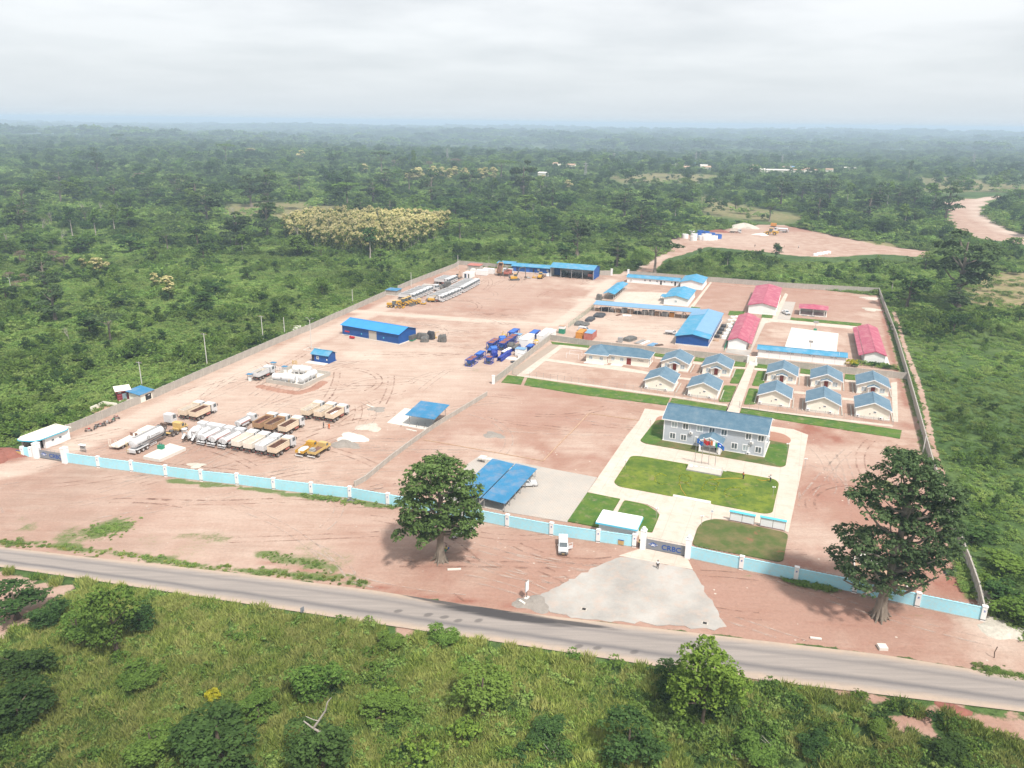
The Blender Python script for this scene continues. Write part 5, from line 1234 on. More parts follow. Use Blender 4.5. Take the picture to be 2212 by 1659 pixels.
for i,((p,wo),(nm,lb,cols,ty)) in enumerate(zip(FP,FL)):
 hp = 6.9 if i in (0,3) else 7.3
 pr = thing('flagpole','%s slender steel flagpole behind the stone plinth' % wo,'flagpole',(*p,0),OA,None)
 part('shaft',MB().tube([(0,0,.1),(0,0,hp)],[.07,.04],8),M['steel'],pr); part('finial',MB().lathe([(hp,.05),(hp + .06,.12),(hp + .16,.1),(hp + .22,.02)],10,'z'),M['trim'],pr)
 ft = thing('flag',lb,'flag',(*p,hp - .1),OA)
 nseg = 12; fl = 1.95; fh = 1.15
 def fpt(s_,t_): return (.08 + s_ * fl * .82,.28 * math.sin(s_ * 9 + i) * s_ + .05,-t_ * fh * (1 - .15 * s_) - s_ * .75 + .12 * math.sin(s_ * 7 + i * 2))
 for mm,a_,b_ in cols:
  mb = MB(); n_ = max(2,int(nseg * (b_ - a_)))
  for k in range(n_):
   s0_,s1_ = a_ + (b_ - a_) * k / n_,a_ + (b_ - a_) * (k + 1) / n_
   q0,q1,q2,q3 = fpt(s0_,0),fpt(s1_,0),fpt(s1_,1),fpt(s0_,1)
   e = (0,.025,0)
   mb.add([q0,q1,q2,q3] + [tuple(a + c for a,c in zip(p_,e)) for p_ in (q0,q1,q2,q3)],[(0,3,2,1),(4,5,6,7),(0,1,5,4),(3,7,6,2)])
  part('cloth',mb,M[mm],ft)
 if ty == 'b':
  for (sa_,sb_,ta_,tb_,mm) in ((.25,.5,.3,.65,'trim'),(.55,.85,.35,.7,'cyan')):
   mb = MB(); pp_ = [fpt(sa_,(ta_ + tb_) / 2),fpt((sa_ + sb_) / 2,ta_),fpt(sb_,(ta_ + tb_) / 2),fpt((sa_ + sb_) / 2,tb_)]
   mb.add([(a,b - .03,c) for a,b,c in pp_] + [(a,b - .01,c) for a,b,c in pp_],[(0,3,2,1),(4,5,6,7),(0,1,5,4),(1,2,6,5),(2,3,7,6),(3,0,4,7)]); part('emblem',mb,M[mm],ft)
 if ty == 'r':
  for (s_,t_,r2_) in ((.16,.25,.17),(.3,.1,.06),(.36,.22,.06),(.36,.36,.06),(.3,.48,.06)):
   x_,y_,z_ = fpt(s_,t_); mb = MB().yprism([(x_ + (r2_ if k % 2 == 0 else r2_ * .4) * math.sin(k * .6283),z_ + (r2_ if k % 2 == 0 else r2_ * .4) * math.cos(k * .6283)) for k in range(10)],y_ - .04,y_ - .02); part('star',mb,M['yellow'],ft)
for i,(a,b_) in enumerate((((44.32,142.45),(48.64,140.55)),((49.79,140.2),(54.13,138.35)))):
 L,an = seg_frame(a,b_)
 r_ = thing('display_board',('white display board with a light blue canopy by the drive, left of two','white display board with a light blue canopy by the drive, right of two')[i],'notice board',(*a,0),an)
 for x_ in (0,L / 2,L): part('post',box(x_ - .05,x_ + .05,-.05,.05,0,2.1),M['steel'],r_)
 part('panel',box(.06,L / 2 - .06,-.04,.04,.3,2.05),M['trim'],r_); part('panel',box(L / 2 + .06,L - .06,-.04,.04,.3,2.05),M['trim'],r_)
 part('canopy',MB().xprism([(-.22,2.12),(.3,2.3),(.3,2.36),(-.22,2.19)],-.2,L + .2),M['cyan'],r_)
def lamp(p,label,h=2.2):
 r_ = thing('garden_lamp',label,'lamp',(*p,.1))
 part('post',MB().tube([(0,0,0),(0,0,h)],.04,6),M['steel'],r_)
 for s_ in (-.22,.22): part('globe',MB().lathe([(h - .12,.04),(h - .06,.13),(h + .06,.15),(h + .16,.1),(h + .2,.02)],8,'z',(s_,0,0)),M['trim'],r_)
 part('arm',box(-.24,.24,-.02,.02,h - .16,h - .12),M['steel'],r_)
for p,lb in (((56.5,153.5),'twin-globe garden lamp at the right end of the central lawn'),((29.61,142.99),'twin-globe garden lamp on the small lawn behind the guardhouse'),((26.4,166.7),'twin-globe garden lamp at the left edge of the central lawn'),((67.5,177.8),'twin-globe garden lamp on the lawn right of the office'),((36.4,192.8),'twin-globe garden lamp on the lawn left of the office'),((38.01,139.95),'twin-globe garden lamp at the corner of the brown lawn'),((68.7,168.8),'twin-globe garden lamp on the right edge of the drive')): lamp(p,lb)
r_ = thing('speed_sign','small round white sign on a post at the drive junction','sign',(*(40.68,142.74),.1),U)
part('post',MB().tube([(0,0,0),(0,0,2.0)],.035,6),M['steel'],r_); part('disc',MB().lathe([(-.03,.32),(.02,.32)],14,'y',(0,0,1.85)),M['trim'],r_)
part('lettering',text_mesh('15',.3,.006,M['logo'],'CENTER'),None,r_,(0,-.04,1.75),rot=(math.pi / 2,0,0))
r_ = thing('basketball_hoop','basketball hoop on a green base at the far edge of the white court','basketball hoop',(*(118,298.4),.25),U)
part('base',box(-.6,.6,-.3,.9,0,.6),M['green'],r_); part('post',MB().tube([(0,.3,.5),(0,.1,3.0)],.08,6),M['steel'],r_); part('backboard',box(-.9,.9,-.1,-.04,2.8,3.8),M['steel'],r_); part('rim',MB().lathe([(2.95,.23),(3.0,.23)],10,'z',(0,-.4,0)),M['orange'],r_)
r_ = thing('basketball_hoop','basketball hoop post behind the long narrow shed roof','basketball hoop',(*(105.6,269.3),.25),U)
part('base',box(-.4,.4,-.3,.6,0,.3),M['steel'],r_); part('post',MB().tube([(0,0,.2),(0,0,3.4)],.08,6),M['steel'],r_); part('backboard',box(-.7,.7,-.1,-.04,2.9,3.7),M['steel'],r_)
for i,(a,b_) in enumerate((((19.8,261.1),(23.9,259.8)),((18.4,257.6),(22.4,255.8)))):
 L,an = seg_frame(a,b_)
 r_ = thing('clothes_frame',('thin white drying frame in the red lot left of the bungalow, rear one','thin white drying frame in the red lot left of the bungalow, front one')[i],'frame',(*a,0),an)
 for x_ in (0,L): part('post',box(x_ - .04,x_ + .04,-.04,.04,0,1.7),M['trim'],r_)
 part('bar',box(0,L,-.03,.03,1.66,1.72),M['trim'],r_)
def pole(p,h,lb,arms=2,curved=False,name='power_pole',cat='pole',r=.16,group=None):
 r_ = thing(name,lb,cat,(*p,0),U,group)
 part('shaft',MB().tube([(0,0,-.1),(0,0,h)],[r,r * .65],8),M['pole'],r_)
 if arms == 2 and not curved:
  part('crossarm',box(-1.1,1.1,-.07,.07,h - .35,h - .2),M['steel'],r_)
  for x_ in (-1,0,1): part('insulator',MB().lathe([(h - .2,.06),(h + .1,.08),(h + .15,.03)],6,'z',(x_,0,0)),M['redbrown'],r_)
 if curved:
  for s_ in (-1,1):
   a_ = part('arm',MB().tube([(0,0,h - 1.0),(s_ * .3,0,h + .2),(s_ * .8,0,h + .8),(s_ * 1.3,0,h + .7)],.06,6),M['steel'],r_)
   part('lamp_head',box(s_ * 1.3 - .25,s_ * 1.3 + .25,-.12,.12,h + .6,h + .72),M['steel'],a_)
 return r_
pole((-109.8,221.1),7.98,'concrete power pole with a crossarm behind the red substation')
pole((-99.3,244.7),10.5,'concrete power pole in the scrub left of the fuel tanks')
pole((-90.8,276.7),8.76,'power pole with a curved lamp arm and crossarm outside the left wall',2)
pole((-85.6,286.2),6.02,'plain pale post outside the left wall',0)
pole((-70,264),10.58,'double-armed lamp post with a white foot in the truck yard',2,True,'lamp_post','lamp post')
part('fence_ring',box(-2.1,2.1,-2.1,-2.0,0,.3).box(-2.1,2.1,2.0,2.1,0,.3).box(-2.1,-2.0,-2,2,0,.3).box(2.0,2.1,-2,2,0,.3),M['slabwhite'],[o for o in COL.objects if o.name.startswith('lamp_post')][-1])
pole((-49.2,375.6),7.04,'plain pale post inside the left wall beside the new trucks',0)
pole((-30.1,425.6),7.5,'plain pale post in the far left corner',0)
pole((-69.8,336.2),6.5,'short pale post outside the left wall beyond the lamp post',0)
pole((-224.2,346),7.34,'power pole with a double lamp arm at the far left in the scrub',2,True)
pole((-13.5,432.1),6,'thin post behind the white containers',0,r=.08)
pole((101.4,179),4.2,'leaning pale post beside the right wall',0)
for i,(p,h) in enumerate([((-122.6,1490.4),28.40),((197,1625.2),22.60),((378.3,1708.7),25.02),((559.2,1710.8),22.16),((99.9,1144.6),24),((918.7,1639.4),34),((383.1,1689.3),24)]):
 r_ = thing('pylon',('tall lattice pylon left of centre near the hazy ridge','tall lattice pylon right of centre near the hazy ridge','lattice pylon above the left end of the village','lattice pylon above the middle of the village','thin lattice mast below the right pylon','faint lattice pylon at the far right','shorter mast beside the left village pylon')[i],'pylon',(*p,float(hill(np.array(p[0]),np.array(p[1])))),.3)
 mb = MB(); b__ = h * .10
 for sx in (-1,1):
  for sy in (-1,1): mb.tube([(sx * b__,sy * b__,0),(sx * b__ * .35,sy * b__ * .35,h * .6),(0,0,h)],.35 if h > 30 else .2,4)
 for k in range(6):
  z_ = h * k / 7; w_ = b__ * (1 - .108 * k * 1.0); z2 = h * (k + 1) / 7; w2 = b__ * (1 - .108 * (k + 1))
  for s_ in (-1,1):
   mb.tube([(-w_,s_ * w_,z_),(w2,s_ * w2,z2)],.2,3); mb.tube([(w_,s_ * w_,z_),(-w2,s_ * w2,z2)],.2,3)
 part('lattice',mb,M['steel'],r_)
 mb = MB()
 for z_ in (.72,.84): mb.box(-h * .16,h * .16,-.2,.2,h * z_,h * z_ + .5)
 part('crossarm',mb,M['steel'],r_)
rs = random.Random(4)
VH = [(40,398,'white'),(100,386,'wood'),(130,385,'white'),(215,405,'white'),(105,420,'wood'),(170,390,'machineblue2'),(235,415,'wood'),(520,405,'wood'),(545,430,'white'),(575,390,'wood'),(620,435,'white'),(672,437,'white'),(735,400,'wood'),(720,412,'wood'),(745,410,'machineblue2'),(515,434,'wood'),(785,436,'wood'),(850,425,'wood'),(870,432,'wood'),(988,392,'white'),(985,428,'wood'),(1080,414,'white'),(1256,400,'white')]
VP = [(289.3,1498),(323.6,1579.7),(336.1,1594.7),(332.8,1459.7),(287.1,1391.5),(341.3,1560),(329.4,1419.1),(430,1490.5),(400.9,1363.6),(475.5,1589.9),(415.5,1344.5),(427.4,1338.2),(509.8,1539.9),(482.8,1470.4),(494.2,1483),(388.4,1348),(462.6,1353.5),(499.9,1410.3),(493.8,1377.1),(610.3,1601.9),(533.3,1398.3),(590.6,1477.2),(685.1,1577.5)]
VO = [(67.5,1455.5),(89.2,1408.9),(33.9,1180.8),(322.3,1579.4)]
WORDS = ['at the left end of the village','among the trees of the village','in the middle of the village','right of the village centre','at the right end of the village']
for i,p in enumerate(list(VP) + list(VO)):
 m_ = VH[i][2] if i < len(VH) else ('wood','wood','white','white')[i - len(VH)]
 mm = {'white': 'white','wood': 'redcont','machineblue2': 'roofpale'}[m_]
 big = i in (0,11,19,21,10)
 W_,D_,H_ = (26 if big else rs.uniform(11,18)),rs.uniform(8,11),rs.uniform(3.2,4)
 r_ = gable('village_house','distant village house with a %s roof, %s' % ({'white': 'pale metal','wood': 'rusty brown','machineblue2': 'pale blue'}[m_],WORDS[min(4,i * 5 // len(VP))] if i < len(VP) else 'left of the village by the distant fields'),'house',p,W_,D_,H_,rs.uniform(1.2,2.0),'x','wall',{'white': 'slabwhite','wood': 'wood','machineblue2': 'roofpale'}[m_],.6,None,U + rs.uniform(-.4,.4),group='houses of the distant village')
 r_.location.z = float(hill(np.array(p[0]),np.array(p[1]))) + 1.5
 part('foundation',box(0,W_,0,D_,-4,.1),M['concrete'],r_)
# ------------------------------------------------------------------ vehicles (heading +y, origin on the ground under the middle)
_vm = {}
def cm(key,fn,m):
 if key not in _vm: _vm[key] = fn().mesh(key.split('/')[0],m)
 return _vm[key]
def wheel_mb(r=.52,w_=.32):
 return MB().lathe([(-w_ / 2,r * .55),(-w_ / 2,r * .92),(-w_ * .35,r),(w_ * .35,r),(w_ / 2,r * .92),(w_ / 2,r * .55)],14,'x')
def rim_mb(r=.52,w_=.32):
 return MB().lathe([(-w_ / 2 - .015,r * .18),(-w_ / 2 - .03,r * .5),(w_ / 2 + .03,r * .5),(w_ / 2 + .015,r * .18)],10,'x')
def wheels(root,ys,x=1.02,r=.52,w_=.32,rim=True,rimm='steel'):
 for y in ys:
  for s in (-1,1):
   o = part('wheel',cm('wheel/%s%s' % (r,w_),lambda: wheel_mb(r,w_),M['rubber']),None,root,(s * x,y,r))
   if rim: part('rim',cm('rim/%s%s%s' % (r,w_,rimm),lambda: rim_mb(r,w_),M[rimm]),None,o)
def cab(root,y0,y1,m='cabwhite',z0=.75,z1=3.0,w_=1.22,simple=False):
 """cab-over cab: y1 is the front"""
 L = y1 - y0
 c = part('cab',cm('cab/%s%s%s%s%s' % (m,round(L,2),z0,z1,w_),lambda: MB().xprism([(-L,z0 + .25),(-L * .3,z0),(0,z0),(0.02,z0 + (z1 - z0) * .42),(-.22,z1 - .12),(-.45,z1),(-L + .1,z1),(-L,z1 - .1)],-w_,w_),M[m]),None,root,(0,y1,0))
 zz = z0 + (z1 - z0) * .46
 part('windscreen',cm('windscreen/%s%s%s' % (z0,z1,w_),lambda: MB().xprism([(.035,zz),(-.17,z1 - .22),(-.19,z1 - .22),(.015,zz)],-w_ + .12,w_ - .12),M['glass']),None,c)
 for s in (-1,1):
  part('side_window',cm('side_window/%s%s%s%d' % (z0,z1,w_,s),lambda: box(s * w_ - .015 if s < 0 else s * w_,s * w_ if s < 0 else s * w_ + .015,-L * .62,-.22,zz + .02,z1 - .3),M['glass']),None,c)
  if not simple:
   part('mirror',cm('mirror/%d%s' % (s,z1),lambda: box(s * (w_ + .2) - .1,s * (w_ + .2) + .1,.02,.1,z1 - 1.1,z1 - .45).box(min(s * w_,s * (w_ + .2)),max(s * w_,s * (w_ + .2)),.04,.07,z1 - .5,z1 - .45),M['darksteel']),None,c)
   part('headlight',cm('headlight/%d%s' % (s,z0),lambda: box(s * .9 - .2,s * .9 + .2,.0,.04,z0 - .14,z0 + .05),M['steel']),None,c)
 part('grille',cm('grille/%s%s' % (z0,w_),lambda: box(-w_ * .55,w_ * .55,.005,.03,z0 + .25,z0 + .62),M['darksteel']),None,c)
 part('bumper',cm('bumper/%s%s%s' % (m,z0,w_),lambda: box(-w_,w_,-.5,.06,z0 - .32,z0 - .02),M[m]),None,c)
def chassis(root,y0,y1,z=.78):
 part('chassis',cm('chassis/%s%s' % (round(y1 - y0,1),z),lambda: box(-.42,-.3,0,y1 - y0,z,z + .28).box(.3,.42,0,y1 - y0,z,z + .28).box(-.95,.95,.2,.3,z - .1,z + .1).box(-1.0,1.0,(y1 - y0) * .5,(y1 - y0) * .52,z - .1,z + .2),M['chassis']),None,root,(0,y0,0))
def tub(L,w_,h,t_=.08,slope=.25):
 mb = MB()
 mb.box(-w_,w_,0,L,0,.1)
 mb.box(-w_,-w_ + t_,0,L,.1,h).box(w_ - t_,w_,0,L,.1,h)
 mb.box(-w_ + t_,w_ - t_,L - t_,L,.1,h + .28).box(-w_ + t_,w_ - t_,0,t_,.1,h - .05)
 for k in range(7):
  y = .2 + (L - .4) * k / 6
  mb.box(-w_ - .05,-w_,y - .06,y + .06,.05,h).box(w_,w_ + .05,y - .06,y + .06,.05,h)
 mb.box(-w_ - .07,-w_ + t_,0,L,h,h + .1).box(w_ - t_,w_ + .07,0,L,h,h + .1)
 for k in range(4): mb.box(-w_ + .2 + k * w_ * .48,-w_ + .32 + k * w_ * .48,-.05,0,.1,h - .1)
 return mb
def dump_truck(name,label,p,rz,bed='cream',inner='rust',load=None,cabm='cabwhite',group=None,tip=0,L=5.4,h=1.35,simple=False,lo=None):
 r_ = thing(name,label,'tipper truck',(*p,0),rz,group)
 chassis(r_,-4.1,3.2)
 cab(r_,2.05,4.15,cabm,simple=simple)
 wheels(r_,(3.15,),1.02,rim=not simple)
 wheels(r_,(-2.9,-1.5) if not simple else (-2.2,),1.0,.54,.5,rim=not simple)
 ang = tip
 b_ = part('tipper_bed',cm('tipper_bed/%s%s%s' % (bed,L,h),lambda: tub(L,1.25,h),M[bed]),None,r_,(0,-3.75,1.28),rot=(ang,0,0))
 part('canopy_guard',cm('canopy_guard/%s' % bed,lambda: box(-1.25,1.25,L,L + .45,h + .22,h + .3),M[bed]),None,b_)
 part('bed_lining',cm('bed_lining/%s%s%s' % (inner,L,h),lambda: box(-1.16,1.16,.09,L - .09,.105,.14).box(-1.165,-1.145,.09,L - .09,.14,h - .15).box(1.145,1.165,.09,L - .09,.14,h - .15).box(-1.14,1.14,L - .1,L - .085,.14,h - .1),M[inner]),None,b_)
 if load:
  key = 'load/%s%s' % (load,lo)
  def mk():
   mb = MB(); nx,ny = 6,10; v = []; f = []
   for j in range(ny + 1):
    for i in range(nx + 1):
     x = -1.13 + 2.26 * i / nx; y = .12 + (L - .24) * j / ny
     d = (1 - (abs(x) / 1.2) ** 2) * math.sin(min(1,j / ny * 1.1) * math.pi * .95)
     v.append((x,y,(lo or .5) * .5 + (lo or .5) * d + .12 * math.sin(i * 2.3 + j * 1.7)))
   for j in range(ny):
    for i in range(nx):
     o = j * (nx + 1) + i; f.append((o,o + 1,o + nx + 2,o + nx + 1))
   return mb.add(v,f)
  part('load',cm(key,mk,M[load]),None,b_)
 if not simple:
  part('fuel_tank',cm('fuel_tank',lambda: box(-1.2,-.6,0,1.3,.6,1.1),M['steel']),None,r_,(0,.2,0))
  part('side_guard',cm('side_guard',lambda: box(.8,1.2,0,1.3,.6,1.0).box(1.2,1.23,0,1.3,.65,.75).box(1.2,1.23,0,1.3,.88,.98),M['redcont']),None,r_,(0,.2,0))
  part('exhaust',cm('exhaust',lambda: MB().tube([(-1.0,0,1.0),(-1.0,0,2.9)],.1,7).box(.75,1.2,-.12,.1,1.0,2.75),M['darksteel']),None,r_,(0,1.93,0))
  for s in (-1,1): part('tail_light',cm('tail_light',lambda: box(-.16,.16,-.03,0,0,.12),M['light_red']),None,r_,(s * .85,-4.12,.85))
  part('rear_bumper',cm('rear_bumper',lambda: box(-1.1,1.1,-.08,0,.55,.7),M['darksteel']),None,r_,(0,-4.1,0))
 return r_
T1 = U + math.pi / 2 - math.pi / 2      # vehicles head along the cross axis when rotated by U
def along(p,y): return loc2(p,0,y)
def rear(p,off=4.1): return loc2(p,0,off)
def mixer(label,p,group):
 r_ = thing('mixer_truck',label,'mixer truck',(*p,0),U,group)
 chassis(r_,-4.1,3.2); cab(r_,2.05,4.1)
 wheels(r_,(3.1,),1.02); wheels(r_,(-2.6,-1.2),1.0,.54,.5)
 d = part('drum',cm('drum',lambda: MB().lathe([(0,.45),(.3,.85),(1.4,1.18),(2.6,1.15),(4.2,.7),(4.6,.62)],18,'y'),M['cabwhite']),None,r_,(0,1.7,2.0),rot=(rad(-12),0,math.pi))
 mb = MB()
 for k in range(3): mb.lathe([(1.2 + k * .9,1.2 - .1 * k * k * .5),(1.28 + k * .9,1.2 - .1 * k * k * .5)],18,'y')
 part('drum_band',mb,M['steel'],d)
 part('rear_frame',cm('rear_frame',lambda: box(-.95,-.8,-3.7,-3.4,1.0,2.9).box(.8,.95,-3.7,-3.4,1.0,2.9).box(-.95,.95,-3.7,-3.5,2.8,3.0),M['cabwhite']),None,r_)
 part('hopper',cm('hopper',lambda: MB().lathe([(2.7,.25),(3.5,.75),(3.55,.7)],12,'z',(0,-3.6,0)),M['cabwhite']),None,r_)
 part('chute',cm('chute',lambda: MB().xprism([(-3.7,2.3),(-4.7,1.3),(-4.7,1.2),(-3.7,2.15)],-.3,.3),M['cabwhite']),None,r_)
 part('mudguard',cm('mudguard',lambda: box(-1.25,-.75,-3.3,-.4,1.1,1.16).box(.75,1.25,-3.3,-.4,1.1,1.16),M['cabwhite']),None,r_)
 part('water_tank',cm('water_tank',lambda: MB().lathe([(-.9,.35),(.9,.35)],12,'x',(0,1.75,1.6)),M['cabwhite']),None,r_)
 return r_
def tanker(label,p,group=None,rz=U,L=5.6,s=1.0):
 r_ = thing('tanker_truck',label,'tanker truck',(*p,0),rz,group,scale=s)
 chassis(r_,-4.1,3.2); cab(r_,2.05,4.1)
 wheels(r_,(3.1,),1.02); wheels(r_,(-2.8,-1.4),1.0,.54,.5)
 def body():
  mb = MB(); n = 18; prof = [(math.cos(2 * math.pi * k / n) * 1.18,math.sin(2 * math.pi * k / n) * .82) for k in range(n)]
  v = []; f = []
  for y,sc_ in ((0,.9),(.12,1),(L - .12,1),(L,.9)):
   v += [(x * sc_,y,z * sc_) for x,z in prof]
  for i in range(3):
   for k in range(n): f.append((i * n + k,(i + 1) * n + k,(i + 1) * n + (k + 1) % n,i * n + (k + 1) % n))
  f.append(tuple(range(n))); f.append(tuple(3 * n + k for k in range(n))[::-1]); return mb.add(v,f)
 t_ = part('tank',cm('tank/%s' % L,body,M['cabwhite']),None,r_,(0,-3.8,2.05))
 part('walkway',cm('walkway/%s' % L,lambda: box(-.32,.32,.4,L - .4,.82,.9).lathe([(.82,.28),(1.0,.28)],10,'z',(0,L * .5,0)).lathe([(.82,.22),(.98,.22)],10,'z',(0,L * .2,0)),M['steel']),None,t_)
 part('tank_stripe',cm('tank_stripe/%s' % L,lambda: box(1.16,1.19,.3,L - .3,-.12,.12).box(-1.19,-1.16,.3,L - .3,-.12,.12),M['redcont']),None,t_)
 part('side_locker',cm('side_locker/%s' % L,lambda: box(-1.2,-.8,1,L - 1,-.95,-.6).box(.8,1.2,1,L - 1,-.95,-.6),M['cabwhite']),None,t_)
 part('rear_platform',cm('rear_platform',lambda: box(-1.15,1.15,-4.5,-3.9,1.05,1.12).box(-1.15,-1.08,-4.5,-4.43,.6,1.9).box(1.08,1.15,-4.5,-4.43,.6,1.9).box(-1.15,1.15,-4.5,-4.44,.55,.7),M['cabwhite']),None,r_)
 part('spray_gun',cm('spray_gun',lambda: MB().tube([(0,-4.3,1.1),(0,-4.3,2.3),(.3,-4.6,2.6)],.07,6),M['darksteel']),None,r_)
 return r_
r0,r1 = (-80.7,179.6),(-56.7,170.7)
def rp(t_): return rear(lerp(r0,r1,t_))
tt_ = [0,.115,.205,.325,.45,.595,.73,.865,1.0]
mixer('white mixer truck at the left end of the front row, leftmost',rp(tt_[0]),'front row of parked trucks')
mixer('white mixer truck second from the left in the front row',rp(tt_[1]),'front row of parked trucks')
for i,l_ in ((2,'white water tanker beside the mixer trucks, leftmost of three'),(3,'white water tanker in the middle of the three tankers in the front row'),(4,'white water tanker rightmost of three, beside the first open tipper')):
 tanker(l_,rp(tt_[i]),'front row of parked trucks')
dump_truck('tipper_truck','pale tipper with an empty clean bed next to the tankers in the front row',rp(tt_[5]),U,'palecream','palecream',None,group='front row of parked trucks')
dump_truck('tipper_truck','pale tipper with dark scraps in its bed, third from the right of the front row',rp(tt_[6]),U,'palecream','palecream','chassis',group='front row of parked trucks',lo=.12)
dump_truck('tipper_truck','very white tipper filled with pale sheeting, second from the right of the front row',rp(tt_[7]),U,'cabwhite','cabwhite','white',group='front row of parked trucks',lo=1.1)
dump_truck('tipper_truck','cream tipper with a red-stained bed, rightmost of the front row',rp(tt_[8]),U,'cream','rust',None,group='front row of parked trucks')
tanker('small white water tanker standing behind the front row, left of the muddy tippers',rear((-70.4,188.3),3.2),None,U,5.0,.85)
for i,(p,a,b_,c,l_) in enumerate((((-65.2,186.5),'brownbed','rust','redbrown','muddy yellow-brown tipper with a dark red load, left of the middle trio'),((-61.9,185.5),'brownbed','rust','chassis','muddy brown tipper with a dark load, middle of the middle trio'),((-58,184.2),'cream','rust',None,'cream tipper with an empty red-stained bed, right of the middle trio'))):
 dump_truck('tipper_truck',l_,rear(p),U,a,b_,c,group='middle trio of tippers',lo=.55)
for p,b_,c,l_ in (((-55.3,196),'palecream','greysand','cream tipper with a dark heap in its bed, left of the upper trio'),((-51.6,195),'palecream','greysand','cream tipper with grey gravel in its bed, middle of the upper trio'),((-48.3,193.7),'rust','white','cream tipper loaded with white material, right of the upper trio')):
 dump_truck('tipper_truck',l_,rear(p),U,'cream',b_,c,group='upper trio of tippers',lo=.5)
dump_truck('tipper_truck','cream tipper with a dark load, left of the pair behind the mixers',rear((-87.6,194.9)),U,'cream','palecream','chassis',group='pair of cream tippers',lo=.4)
dump_truck('tipper_truck','cream tipper with a stained empty bed, right of the pair behind the mixers',rear((-84.3,193.8)),U,'cream','rust',None,group='pair of cream tippers')
dump_truck('tipper_truck','white tipper carrying equipment beside the fuel tank bund',rear((-78.6,228.4)),U,'cabwhite','palecream','tarp',lo=.7)
dump_truck('tipper_truck','brown tipper with its bed raised high near the workshop',rear((-7.4,406.2)),U,'brownbed','rust',None,tip=rad(52))
dump_truck('tipper_truck','rust-red tipper parked beside the raised one near the workshop',rear((-3.9,404.6)),U,'redcont','rust','redbrown',lo=.4)
dump_truck('tipper_truck','orange-brown tipper parked inside the workshop at its right end',rear((39.3,400.3)),U,'redcont','rust','rust',lo=.4)
def old_truck(label,p,load,hood=True):
 r_ = thing('flatbed_truck',label,'truck',(*p,0),U)
 chassis(r_,-3.4,3.0); wheels(r_,(2.5,),.95,.55,.34); wheels(r_,(-1.9,),.95,.58,.5)
 part('bed',box(-1.15,1.15,0,4.4,0,.12).box(-1.15,-1.07,0,4.4,.12,.62).box(1.07,1.15,0,4.4,.12,.62).box(-1.07,1.07,0,.08,.12,.62).box(-1.07,1.07,4.32,4.4,.12,1.2),M['oldyellow' if hood else 'yellow'],r_,(0,-3.3,1.2))
 part('bed_floor',box(-1.06,1.06,.09,4.3,.125,.15),M['rust'],r_,(0,-3.3,1.2))
 if load == 'white':
  part('load',MB().lathe([(.12,1.0),(.5,.95),(.75,.6),(.85,.1)],12,'z'),M['sand'],r_,(0,-1.6,1.2)).scale = (1.0,1.9,1.0)
 else:
  part('load',box(-.5,.5,-.6,.6,.15,1.0),M['steel'],r_,(-.4,-2.2,1.2)); part('load',box(-.52,.52,-.62,.62,.5,.56),M['trim'],r_,(-.4,-2.2,1.2))
 y0 = 1.2
 c = part('cab',MB().xprism([(0,.9),(1.5,.9),(1.5,1.7),(1.2,2.35),(0,2.4)],-1.0,1.0),M['oldyellow' if hood else 'yellow'],r_,(0,y0,0))
 part('windscreen',MB().xprism([(1.52,1.72),(1.24,2.28),(1.22,2.28),(1.5,1.72)],-.85,.85),M['glass'],c)
 for s in (-1,1): part('side_window',box(s * 1.0 - .012,s * 1.0 + .012,.3,1.1,1.6,2.15),M['glass'],c)
 part('hood',MB().xprism([(1.5,.8),(2.8,.8),(2.8,1.35),(1.5,1.6)],-.7,.7),M['oldyellow' if hood else 'yellow'],c)
 for s in (-1,1): part('fender',box(s * .95 - .22,s * .95 + .22,.9,2.1,1.12,1.2),M['oldyellow' if hood else 'yellow'],c)
 part('rear_bumper',box(-1.1,1.1,-3.5,-3.4,.55,.72),M['trim'],r_)
old_truck('bright yellow old truck with a heap of white sand, left of two',rear((-50.2,171),3.5),'white',False)
old_truck('faded yellow old lorry carrying a caged tank, right of two',rear((-47.2,170.5),3.5),'cage')
def tractor(label,p,m,rz=U,bonnet=False):
 r_ = thing('tractor_unit',label,'lorry tractor',(*p,0),rz)
 chassis(r_,-3.2,2.8); wheels(r_,(2.3,),1.02); wheels(r_,(-2.2,-.9),1.0,.54,.5)
 if bonnet:
  cab(r_,.2,1.8,m,z1=2.7); part('hood',box(-.6,.6,1.85,3.1,.9,1.6),M[m],r_)
  for s in (-1,1): part('fender',box(s * .95 - .25,s * .95 + .25,1.9,3.0,1.15,1.25),M[m],r_)
 else: cab(r_,1.3,3.3,m,z1=3.2)
 part('fifth_wheel',MB().lathe([(1.08,.5),(1.2,.5)],14,'z',(0,-1.6,0)),M['darksteel'],r_)
 part('deck',box(-.8,.8,-3.2,-2.6,1.0,1.1).box(-.9,.9,-.4,.1,.7,1.3),M[m if bonnet else 'chassis'],r_)
tractor('white-cabbed tractor unit in front of the low-bed trailer',rear((-90.9,186.3),3.2),'cabwhite')
tractor('old yellow tractor unit coupled near the silo trailer',rear((-86.4,182.7),3.4),'oldyellow',U,True)
sa_,sb_ = (-90.1,171.8),(-86.7,182.3)
san = math.atan2(sb_[1] - sa_[1],sb_[0] - sa_[0]) - math.pi / 2
r_ = thing('silo_trailer','long white bulk powder trailer with grey lettering on its side','tank trailer',(*sa_,0),san)
bd = part('tank',MB().lathe([(0,.3),(.12,.95),(.5,1.22),(5.5,1.28),(9.2,1.25),(9.9,1.0),(10.1,.4)],22,'y',(0,0,0)),M['cabwhite'],r_,(0,.3,2.6))
part('tank_hopper',MB().xprism([(1.2,-.6),(7.2,-.6),(5.0,-1.35),(3.0,-1.35)],-.62,.62),M['cabwhite'],bd)
